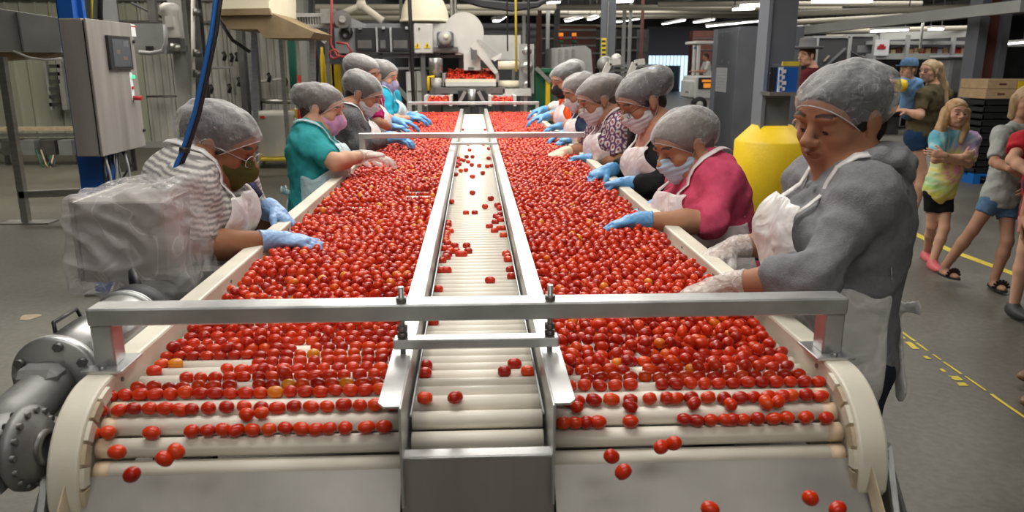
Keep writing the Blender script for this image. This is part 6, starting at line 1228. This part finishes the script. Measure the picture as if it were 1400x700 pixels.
def stripes(a, f_, h_, P, A):
    t = (h_ * 62) % 1.0; m = np.clip((np.abs(t - .5) - .25) * 12 + .5, 0, 1)[:, None]; return V(.60, .58, .55) * (1 - m) + V(.20, .19, .19) * m
def polka(a, f_, h_, P, A):
    x, z = a + f_ * .8, h_; u_, v_ = (x * 22) % 1 - .5, (z * 22 + .5 * (np.floor(x * 22) % 2)) % 1 - .5; r_ = np.hypot(u_, v_); c = np.tile(V(.10, .025, .09), (len(a), 1)); c[r_ < .40] = V(.62, .58, .56); c[r_ < .22] = V(.22, .03, .06); return c
def tiedye(a, f_, h_, P, A):
    x, z = a - .01, h_ - .17; r_ = np.hypot(x, z); th = np.arctan2(z, x); w_ = r_ * 1.0 + .012 * np.sin(th * 13 + r_ * 90)
    stops = [(.0, V(.70, .16, .30)), (.035, V(.80, .35, .42)), (.06, V(.85, .68, .12)), (.085, V(.80, .30, .36)), (.115, V(.82, .70, .20)), (.15, V(.60, .66, .22))]
    c = np.stack([np.interp(w_, [q[0] for q in stops], [q[1][k] for q in stops]) for k in range(3)], 1)
    an = (th + .35 * np.sin(r_ * 30)) % (2 * math.pi); oa = [0, .9, 2.1, 2.9, 3.9, 4.7, 5.5, 6.2832]; oc = [V(.72, .20, .30), V(.55, .30, .55), V(.12, .42, .55), V(.14, .48, .52), V(.35, .58, .18), V(.78, .62, .08), V(.80, .50, .22), V(.72, .20, .30)]
    o = np.stack([np.interp(an, oa, [q[k] for q in oc]) for k in range(3)], 1); k = np.clip((w_ - .13) / .06, 0, 1)[:, None]; c = c * (1 - k) + o * k
    st_ = np.clip(np.sin(th * 22 + r_ * 50) * .5 - .1, 0, .35)[:, None]; return c * (1 - st_) + V(.80, .76, .66) * st_
def J(**k): return {a: at(*b_) for a, b_ in k.items()}
def hnd(d, n=(0, 0, -1), side=1, curl=(.35, .45, .3), **k): return dict(d=d, n=n, side=side, curl=curl, **k)

cloth('m_scarf', (.03, .03, .10), var=.8, vscale=50)
# --- near right: grey hoodie, bare-faced, looking down to the left
A = J(pelvis=(1138, 478, 1.76), neck=(1172, 232, 1.76), shA=(1186, 272, 1.63), elA=(1112, 380, 1.55), wrA=(992, 391, 1.66), shB=(1112, 252, 2.00), elB=(1078, 330, 2.12), wrB=(1000, 339, 2.12))
P_ = person('person', 'worker in a grey hoodie and sheer apron looking down, face uncovered, near right', 'person', A, at(1150, 162, 1.80), (-.88, -.40, -.26), roll=.04, hs=1.04, b=1.06, fwd=(-1, .08, 0), skin=SK_BROWN, lip=(.20, .045, .035),
    shirt='m_grey_hoodie', sleeve=1.42, sleeve_fit=1.05, hem=-.16, apron='m_apron_film', apron_t=.012, bun=((0, -.105, .03), (.055, .045, .05)), hair=(.012, .010, .010), gloves=('m_glove_clear', 'm_glove_clear'),
    hands=(hnd((-1, .10, -.25), (0, -.1, -1), -1, (.25, .3, .2)), hnd((-.95, -.35, -.35), (0, .1, -1), 1, (.45, .5, .4))), h_head=.0034, h_body=.010, h_cloth=.0065, h_hand=.0026, wrinkle=.0055, wseed=.4, hood=True, full=1.04, nose=.7)
# --- pink sweater, blue mask
A = J(pelvis=(985, 360, 2.76), neck=(962, 228, 2.78), shA=(985, 252, 2.66), elA=(972, 304, 2.52), wrA=(872, 302, 2.56), shB=(938, 245, 2.95), elB=(925, 290, 3.02), wrB=(893, 283, 2.95))
person('person', 'worker in a pink sweater and pale blue surgical mask leaning over the right lane', 'person', A, at(934, 198, 2.78), (-.80, -.30, -.42), roll=-.05, hs=1.02, b=1.08, fwd=(-1, .05, 0), skin=SK_MID,
    shirt='m_pink', sleeve=1.12, hem=-.16, apron='m_apron_pink', bun=((0, -.105, .0), (.05, .05, .06)), hair=(.16, .13, .11), mask='m_mask_blue', mask_kind='pleat', gloves=('m_glove_blue', 'm_glove_blue'),
    hands=(hnd((-1, .0, -.18), (0, -.2, -1), -1, (.15, .3, .2)), hnd((-.9, -.3, -.4), (0, .1, -1), 1, (.6, .7, .5))), h_head=.0045, h_body=.013, h_cloth=.008, h_hand=.0032, wseed=1.1)
# --- black cardigan
A = J(pelvis=(925, 300, 3.48), neck=(905, 172, 3.52), shA=(925, 192, 3.38), elA=(908, 256, 3.30), wrA=(858, 250, 3.38), shB=(880, 182, 3.72), elB=(868, 228, 3.78), wrB=(832, 232, 3.68))
person('person', 'worker in a black cardigan and white apron with a white mask, head bowed', 'person', A, at(877, 138, 3.52), (-.80, -.28, -.50), roll=.0, hs=1.04, b=1.08, fwd=(-1, .05, 0), skin=SK_MID,
    shirt='m_black_knit', sleeve=1.75, hem=-.16, apron='m_apron_pink', bun=((0, -.125, .03), (.062, .06, .065)), hair=(.022, .016, .014), mask='m_mask_white', mask_kind='pleat', glasses='m_wire_dark', gloves=('m_glove_blue', 'm_glove_blue'), open_front='m_blouse_peach',
    hands=(hnd((-1, .05, -.1), (0, -.2, -1), -1, (.5, .6, .4)), hnd((-.95, -.35, -.25), (0, .1, -1), 1, (.35, .5, .4), cuff=.09)), h_head=.005, h_body=.014, h_cloth=.009, h_hand=.0036, wseed=2.2)
# --- patterned blouse
A = J(pelvis=(860, 262, 4.40), neck=(840, 160, 4.46), shA=(850, 178, 4.32), elA=(850, 222, 4.22), wrA=(804, 217, 4.40), shB=(822, 172, 4.70), elB=(800, 205, 4.78), wrB=(770, 208, 4.66))
person('person', 'worker in a purple and white patterned blouse with glasses and a white mask', 'person', A, at(816, 136, 4.48), (-.85, -.20, -.42), hs=1.06, b=1.12, fwd=(-1, .05, 0), skin=SK_MID,
    shirt='m_print', col_fn=polka, sleeve=.85, sleeve_fit=1.3, hem=-.16, apron='m_apron_pink', bun=((0, -.125, .02), (.06, .055, .06)), hair=(.09, .055, .035), mask='m_mask_white', mask_kind='pleat', glasses='m_ivory_tan', gloves=('m_glove_blue', 'm_glove_cream'),
    hands=(hnd((-1, .1, .0), (0, -.2, -1), -1, (.35, .5, .4)), hnd((-.95, -.3, -.25), (0, .1, -1), 1, (.35, .5, .4))), h_head=.006, h_body=.016, h_cloth=.009, h_hand=.004, wseed=3.2)
# --- hidden worker in navy
A = J(pelvis=(812, 232, 5.30), neck=(806, 146, 5.34), shA=(812, 160, 5.22), elA=(808, 190, 5.10), wrA=(786, 190, 5.25), shB=(796, 158, 5.55), elB=(788, 180, 5.6), wrB=(774, 182, 5.45))
person('person', 'worker in a navy top and white apron mostly hidden behind the patterned blouse', 'person', A, at(791, 126, 5.36), (-.88, -.20, -.40), hs=1.02, b=1.0, fwd=(-1, .05, 0), skin=SK_MID, shirt='m_navy', sleeve=.8, hem=-.16, apron='m_apron_pink', hair=(.12, .09, .07), mask='m_mask_white', mask_kind='pleat',
    gloves=('m_glove_blue', 'm_glove_blue'), hands=(hnd((-1, 0, -.1), side=-1), hnd((-1, -.2, -.2))), h_head=.007, h_body=.018, h_cloth=.011, h_hand=.005, wseed=4.2)
# --- orange shirt, black mask
A = J(pelvis=(795, 212, 6.25), neck=(790, 128, 6.3), shA=(794, 140, 6.14), elA=(786, 170, 6.0), wrA=(768, 172, 6.15), shB=(778, 138, 6.55), elB=(768, 158, 6.62), wrB=(744, 160, 6.5))
person('person', 'worker in an orange polo shirt with a black mask and white apron', 'person', A, at(772, 110, 6.3), (-.85, -.36, -.36), hs=1.06, b=1.12, fwd=(-1, -.15, 0), skin=SK_MID, shirt='m_orange', sleeve=.85, hem=-.16, apron='m_apron_pink', bun=((0, -.11, .05), (.06, .06, .06)), hair=(.015, .012, .01), mask='m_mask_black',
    gloves=('m_glove_blue', 'm_glove_blue'), hands=(hnd((-1, .1, -.1), side=-1), hnd((-1, -.2, -.1))), h_head=.007, h_body=.018, h_cloth=.011, h_hand=.005, wseed=5.2)
A = J(pelvis=(790, 196, 7.2), neck=(792, 118, 7.25), shA=(796, 128, 7.1), elA=(784, 150, 7.0), wrA=(760, 154, 7.1), shB=(786, 126, 7.45), elB=(768, 146, 7.5), wrB=(741, 150, 7.4))
person('person', 'farthest right worker, only a hairnet and gloves showing behind the orange shirt', 'person', A, at(781, 102, 7.25), (-.9, -.3, -.3), hs=1.04, b=1.0, fwd=(-1, -.1, 0), skin=SK_MID, shirt='m_white_shirt', sleeve=1.7, hem=-.16, apron='m_apron_pink', hair=(.03, .02, .02), mask='m_mask_white',
    gloves=('m_glove_blue', 'm_glove_blue'), hands=(hnd((-1, 0, -.1), side=-1), hnd((-1, -.2, -.2))), h_head=.008, h_body=.02, h_cloth=.013, h_hand=.006, wseed=6.2)

# --- near left: olive mask, striped tee
A = J(pelvis=(238, 395, 2.42), neck=(268, 218, 2.44), shA=(258, 262, 2.26), elA=(268, 338, 2.20), wrA=(376, 328, 2.34), shB=(318, 250, 2.72), elB=(352, 300, 2.80), wrB=(374, 286, 2.70))
person('person', 'worker in a striped tee with glasses and an olive green mask, near left', 'person', A, at(303, 198, 2.46), (.86, -.06, -.42), roll=.0, hs=1.03, b=1.16, fwd=(1, .08, 0), skin=(.29, .130, .070),
    shirt='m_print', col_fn=stripes, sleeve=.92, sleeve_fit=1.35, hem=-.16, apron='m_apron_film', bun=((0, -.085, .02), (.06, .06, .07)), hair=(.03, .024, .022), mask='m_mask_olive', glasses='m_alu', gloves=('m_glove_pale', 'm_glove_pale'),
    hands=(hnd((1, .12, -.05), (.1, .1, -1), 1, (.25, .35, .3), thumb=(.6, .6, .5)), hnd((.75, -.35, -.55), (-.3, -.3, -1), -1, (.45, .5, .4))), h_head=.004, h_body=.012, h_cloth=.0075, h_hand=.0028, wseed=7.2, scarf='m_scarf')
# --- teal top
A = J(pelvis=(434, 292, 3.82), neck=(426, 178, 3.86), shA=(424, 202, 3.74), elA=(458, 222, 3.66), wrA=(497, 213, 3.90), shB=(438, 194, 4.08), elB=(462, 218, 4.16), wrB=(490, 214, 4.22))
person('person', 'worker in a teal top with a pink lilac mask reaching across the left lane', 'person', A, at(441, 149, 3.92), (.93, -.16, -.26), hs=1.0, b=1.0, fwd=(1, .1, 0), skin=SK_LIGHT, shirt='m_teal', sleeve=.85, sleeve_fit=1.2, hem=-.16, apron='m_apron_blue', bun=((0, -.12, .03), (.055, .055, .06)), hair=(.05, .028, .02), mask='m_mask_pink',
    gloves=('m_glove_clear', 'm_glove_clear'), hands=(hnd((1, .1, 0), side=1), hnd((1, .0, -.2), side=-1)), h_head=.005, h_body=.014, h_cloth=.009, h_hand=.0036, wseed=8.2)
# --- grey melange
A = J(pelvis=(480, 252, 5.0), neck=(477, 148, 5.04), shA=(480, 168, 4.90), elA=(488, 200, 4.84), wrA=(532, 190, 5.0), shB=(492, 160, 5.24), elB=(505, 188, 5.3), wrB=(536, 186, 5.24))
person('person', 'worker in a dark grey melange sweater with a white mask, head bowed, left row', 'person', A, at(498, 129, 5.08), (.84, -.18, -.50), hs=1.06, b=1.08, fwd=(1, .08, 0), skin=SK_MID, shirt='m_melange', sleeve=1.85, hem=-.16, apron='m_apron_pink', bun=((0, -.10, .03), (.07, .06, .07)), hair=(.02, .016, .014), mask='m_mask_white', mask_kind='pleat',
    gloves=('m_glove_blue', 'm_glove_blue'), hands=(hnd((1, .1, 0), side=1), hnd((1, 0, -.1), side=-1)), h_head=.006, h_body=.016, h_cloth=.009, h_hand=.004, wseed=9.2)
# --- magenta sleeves, leopard mask
A = J(pelvis=(505, 238, 5.62), neck=(497, 128, 5.76), shA=(503, 140, 5.50), elA=(516, 168, 5.40), wrA=(534, 174, 5.62), shB=(510, 134, 5.9), elB=(520, 160, 6.0), wrB=(545, 166, 5.9))
person('person', 'worker in a magenta top with a leopard pattern mask behind the grey sweater', 'person', A, at(497, 101, 5.8), (.88, -.30, -.34), hs=1.06, b=1.05, fwd=(1, -.1, 0), skin=SK_MID, shirt='m_magenta', sleeve=.9, sleeve_fit=1.25, hem=-.16, apron='m_apron_pink', bun=((0, -.10, .03), (.075, .06, .07)), hair=(.05, .035, .03), mask='m_mask_leopard',
    gloves=('m_glove_blue', 'm_glove_blue'), hands=(hnd((1, .2, -.05), side=1), hnd((1, 0, -.1), side=-1)), h_head=.006, h_body=.018, h_cloth=.011, h_hand=.005, wseed=10.2)
# --- bright cyan top at the far end
A = J(pelvis=(530, 208, 6.75), neck=(522, 124, 6.8), shA=(524, 136, 6.62), elA=(530, 164, 6.5), wrA=(562, 162, 6.8), shB=(536, 132, 7.05), elB=(545, 156, 7.1), wrB=(566, 158, 7.0))
person('person', 'worker in a bright cyan top with a tie dyed mask at the far left', 'person', A, at(525, 105, 6.8), (.92, -.24, -.26), hs=1.10, b=1.05, fwd=(1, -.1, 0), skin=SK_LIGHT, shirt='m_cyan', sleeve=.95, sleeve_fit=1.25, hem=-.16, apron='m_apron_blue', bun=((0, -.10, .03), (.06, .06, .07)), hair=(.05, .035, .03), mask='m_mask_dye',
    gloves=('m_glove_blue', 'm_glove_blue'), hands=(hnd((1, .2, -.05), side=1), hnd((1, 0, -.1), side=-1)), h_head=.007, h_body=.018, h_cloth=.011, h_hand=.005, wseed=11.2)

# --- visitors behind
def legs_to(h1, k1, a1, t1, h2, k2, a2, t2): return [(at(*k1), at(*a1), t1), (at(*k2), at(*a2), t2)]
# hat man
A = J(pelvis=(1105, 190, 9.6), neck=(1112, 94, 9.6), shA=(1098, 104, 9.45), elA=(1092, 130, 9.3), wrA=(1092, 160, 9.4), shB=(1132, 106, 9.7), elB=(1140, 140, 9.7), wrB=(1130, 165, 9.5))
R = person('person', 'man in a grey brimmed hat and maroon shirt behind the grey post', 'person', A, at(1103, 76, 9.58), (-.9, -.35, -.12), hs=1.05, b=1.0, bust=False, fwd=(-.8, -.6, 0), skin=SK_LIGHT, shirt='m_maroon', sleeve=.8, hem=-.05, net=False, hair=(.10, .06, .04), trousers='m_jeans_dark', h_head=.007, h_body=.018, h_cloth=.013, wseed=12)[0]
hc = at(1104, 66, 9.58); ht = tag(MB().lathe(hc - V(0, 0, .0), [(0, 0), (.10, .0), (.17, -.01), (.19, .015), (.185, .022), (.105, .015), (.098, .09), (.09, .12), (.05, .125), (0, .115)], 32).build('hat_tmp', MATS['m_hat'], None, origin=hc, loc=tuple(hc)), 'grey brimmed hat on the man in the maroon shirt', 'hat'); ht.name = 'brimmed_hat'
# blonde woman
A = J(pelvis=(1256, 186, 8.1), neck=(1276, 118, 8.1), shA=(1262, 130, 7.95), elA=(1258, 158, 7.85), wrA=(1238, 152, 7.95), shB=(1292, 130, 8.2), elB=(1270, 160, 8.3), wrB=(1240, 146, 8.2))
lh = [cone(at(1281, 92, 8.12), at(1288, 118, 8.14), .065, .055, .03), cone(at(1288, 118, 8.14), at(1294, 148, 8.08), .055, .025, .03)]
person('person', 'blonde woman in an olive tee and denim shorts holding a small boy', 'person', A, at(1271, 97, 8.08), (-.93, -.35, -.08), hs=1.0, b=1.02, fwd=(-1, -.2, 0), skin=SK_LIGHT, shirt='m_olive_shirt', sleeve=.75, sleeve_fit=1.2, hem=-.06, net=False, hair=(.42, .30, .17), hair_extra=lh, trousers='m_denim_short', shorts=.32, shoes='sandal',
    legs=[(at(1262, 238, 8.0), at(1250, 287, 8.0), (-1, -.5, 0)), (at(1252, 236, 8.25), at(1247, 284, 8.3), (-1, -.5, 0))], hands=(hnd((-1, 0, .2), (0, .3, -1)), hnd((-1, 0, .1), (0, .3, -1))), h_head=.006, h_body=.014, h_cloth=.010, wseed=13)
# boy on her arm
A = J(pelvis=(1244, 150, 8.08), neck=(1242, 108, 8.0), shA=(1233, 113, 7.95), elA=(1222, 112, 7.8), wrA=(1208, 112, 7.7), shB=(1254, 114, 8.0), elB=(1262, 130, 8.05), wrB=(1270, 128, 8.1))
person('person', 'small boy in a light blue tee and cap carried on the blonde woman\'s arm', 'person', A, at(1242, 95, 7.98), (-.95, -.25, -.05), hs=.82, b=.72, bust=False, scale=.72, fwd=(-1, -.2, 0), skin=SK_LIGHT, shirt='m_sky_shirt', sleeve=.8, sleeve_fit=1.3, hem=-.05, net=False, hair=(.28, .19, .11), trousers='m_denim_light', shorts=.6,
    legs=[(at(1246, 160, 8.22), at(1258, 180, 8.3), (-1, -.3, 0)), (at(1254, 160, 8.22), at(1264, 180, 8.3), (-1, -.3, 0))], hands=(hnd((-1, -.2, 0), (0, 0, -1)), hnd((1, 0, 0), (0, 0, -1))), h_head=.006, h_body=.013, h_cloth=.010, wseed=14)
hc = at(1243, 90, 7.98); mb = MB().lathe(hc, [(.088, 0), (.088, .03), (.075, .065), (.04, .082), (0, .085)], 24); bd = nrm(V(-1, -.25, 0)); s2 = V(-bd[1], bd[0], 0)
mb.prism([tuple(hc + bd * .06 + s2 * .06), tuple(hc + bd * .13 + s2 * .045), tuple(hc + bd * .15), tuple(hc + bd * .13 - s2 * .045), tuple(hc + bd * .06 - s2 * .06)], (0, 0, .01)); cp = mb.build('cap', MATS['m_denim_light'], None, origin=hc, loc=tuple(hc)); tag(cp, 'faded blue cap on the small boy', 'cap')
yt = solid(MB().lathe(at(1231, 126, 7.75), [(0, 0), (.05, .01), (.06, .06), (.05, .12), (0, .13)], 16), 'yellow_toy', 'small bright yellow object by the boy\'s chest', 'toy', MATS['m_yellow'])
# girl in tie-dye
A = J(pelvis=(1282, 258, 5.95), neck=(1305, 180, 5.95), shA=(1283, 190, 5.9), elA=(1279, 218, 5.80), wrA=(1318, 214, 5.74), shB=(1327, 192, 5.95), elB=(1324, 224, 5.86), wrB=(1290, 212, 5.70))
A['pelvis'] = at(1285, 258, 5.95)
lh = [cone(at(1296, 152, 5.95), at(1286, 176, 5.90), .050, .038, .03), cone(at(1286, 176, 5.90), at(1287, 192, 5.86), .038, .022, .03), cone(at(1318, 154, 5.97), at(1317, 176, 5.92), .048, .038, .03), cone(at(1317, 176, 5.92), at(1314, 194, 5.86), .038, .02, .03)]
person('person', 'girl with long hair and folded arms in a rainbow tie dye shirt', 'person', A, at(1307, 154, 5.93), (-.10, -1, -.06), hs=.93, b=.80, bust=False, scale=.86, fwd=(-.1, -1, 0), skin=SK_LIGHT, shirt='m_print', col_fn=tiedye, sleeve=.85, sleeve_fit=1.35, shirt_w=.022, hem=-.14, net=False, hair=(.42, .25, .11), hair_extra=lh, trousers='m_black_shorts', shorts=.55, shoes='m_shoe_pink',
    legs=[(at(1274, 308, 5.98), at(1267, 344, 6.18), (-.3, -1, 0)), (at(1291, 312, 5.88), at(1276, 356, 5.85), (-.2, -1, 0))], hands=(hnd((.9, .1, .15), (0, 1, 0), 1), hnd((-.9, .1, .15), (0, 1, 0), -1)), h_head=.0048, h_body=.011, h_cloth=.0075, wseed=15)
# child in pale grey tee, feet apart
A = J(pelvis=(1368, 268, 5.35), neck=(1394, 172, 5.35), shA=(1370, 186, 5.3), elA=(1360, 222, 5.2), wrA=(1384, 232, 5.05), shB=(1416, 186, 5.35), elB=(1424, 222, 5.3), wrB=(1412, 246, 5.2))
lh = [cone(at(1392, 136, 5.35), at(1384, 158, 5.38), .05, .03, .03)]
person('person', 'child in a pale grey tee and denim shorts standing with feet wide apart', 'person', A, at(1404, 140, 5.33), (-.25, -1, -.05), hs=.98, b=.84, bust=False, scale=.9, fwd=(-.25, -1, 0), skin=(.42, .23, .15), shirt='m_pale_grey', sleeve=.85, sleeve_fit=1.25, shirt_w=.020, hem=-.08, net=False, hair=(.40, .27, .14), hair_extra=lh, trousers='m_denim_light', shorts=.45, shoes='sandal',
    legs=[(at(1330, 314, 5.35), at(1292, 364, 5.45), (.15, -1, 0)), (at(1377, 330, 5.25), at(1360, 380, 5.25), (-.1, -1, 0))], hands=(hnd((.8, -.1, -.3), (0, .8, 0), 1), hnd((-.5, -.3, -.6), (0, .8, 0), -1)), h_head=.0048, h_body=.011, h_cloth=.0075, wseed=16)
# red shirt child, cut by the frame
A = J(pelvis=(1428, 292, 4.6), neck=(1430, 176, 4.6), shA=(1398, 196, 4.6), elA=(1384, 218, 4.5), wrA=(1412, 240, 4.35), shB=(1460, 194, 4.6), elB=(1466, 230, 4.5), wrB=(1440, 244, 4.35))
person('person', 'child in a red shirt and pink shorts cut off by the right edge', 'person', A, at(1428, 145, 4.58), (-.1, -1, -.05), hs=.95, b=.88, bust=False, scale=.9, fwd=(-.1, -1, 0), skin=SK_LIGHT, shirt='m_red_shirt', sleeve=.6, sleeve_fit=1.4, shirt_w=.018, hem=-.04, net=False, hair=(.10, .06, .04), trousers='m_pink_shorts', shorts=.5, shoes='m_shoe_dark',
    hands=(hnd((.8, -.1, -.3), (0, .8, 0), 1), hnd((-.8, -.1, -.3), (0, .8, 0), -1)), h_head=.008, h_body=.014, h_cloth=.010, wseed=17)
# adult in jeans and boots at the right edge
bx_, by_ = 2.78, 3.42
A = dict(pelvis=V(bx_, by_, .92), neck=V(bx_ + .0, by_, 1.42), shA=V(bx_ - .02, by_ - .2, 1.40), elA=V(bx_ + .02, by_ - .24, 1.12), wrA=V(bx_ - .0, by_ - .26, .88), shB=V(bx_ - .02, by_ + .2, 1.40), elB=V(bx_ + .02, by_ + .24, 1.12), wrB=V(bx_, by_ + .26, .88))
person('person', 'adult in blue jeans and tan boots, only one leg inside the right edge', 'person', A, V(bx_ - .02, by_, 1.60), (-1, 0, 0), hs=1.0, b=1.0, bust=False, fwd=(-1, 0, 0), skin=SK_MID, shirt='m_navy', sleeve=1.6, hem=-.05, net=False, hair=(.03, .02, .02), trousers='m_jeans_blue', shoes='m_boot', legs=[(V(bx_ - .02, by_ - .11, .48), V(bx_ + .0, by_ - .12, .10), (-1, -.2, 0)), (V(bx_ + .05, by_ + .12, .48), V(bx_ + .2, by_ + .13, .10), (-1, .1, 0))], h_head=.01, h_body=.016, h_cloth=.012, wseed=18)
# forklift driver
c = at(966, 103, 26.3)
A = dict(pelvis=c + V(.1, .1, -.12), neck=c + V(.0, .1, .42), shA=c + V(0, -.1, .38), elA=c + V(-.1, -.15, .12), wrA=c + V(-.38, -.1, .14), shB=c + V(0, .3, .38), elB=c + V(-.1, .35, .12), wrB=c + V(-.38, .3, .14))
person('person', 'forklift driver in a white tee seated in the white forklift', 'person', A, c + V(-.04, .1, .60), (-1, -.2, -.1), hs=1.0, b=1.0, bust=False, fwd=(-1, 0, 0), skin=SK_MID, shirt='m_white_shirt', sleeve=.8, hem=-.05, net=False, hair=(.03, .02, .02), trousers='m_jeans_dark', legs=[(c + V(-.36, 0, -.1), c + V(-.45, 0, -.5), (-1, 0, 0)), (c + V(-.36, .2, -.1), c + V(-.45, .2, -.5), (-1, 0, 0))], h_head=.012, h_body=.02, h_cloth=.016, eyes=False, wseed=19)
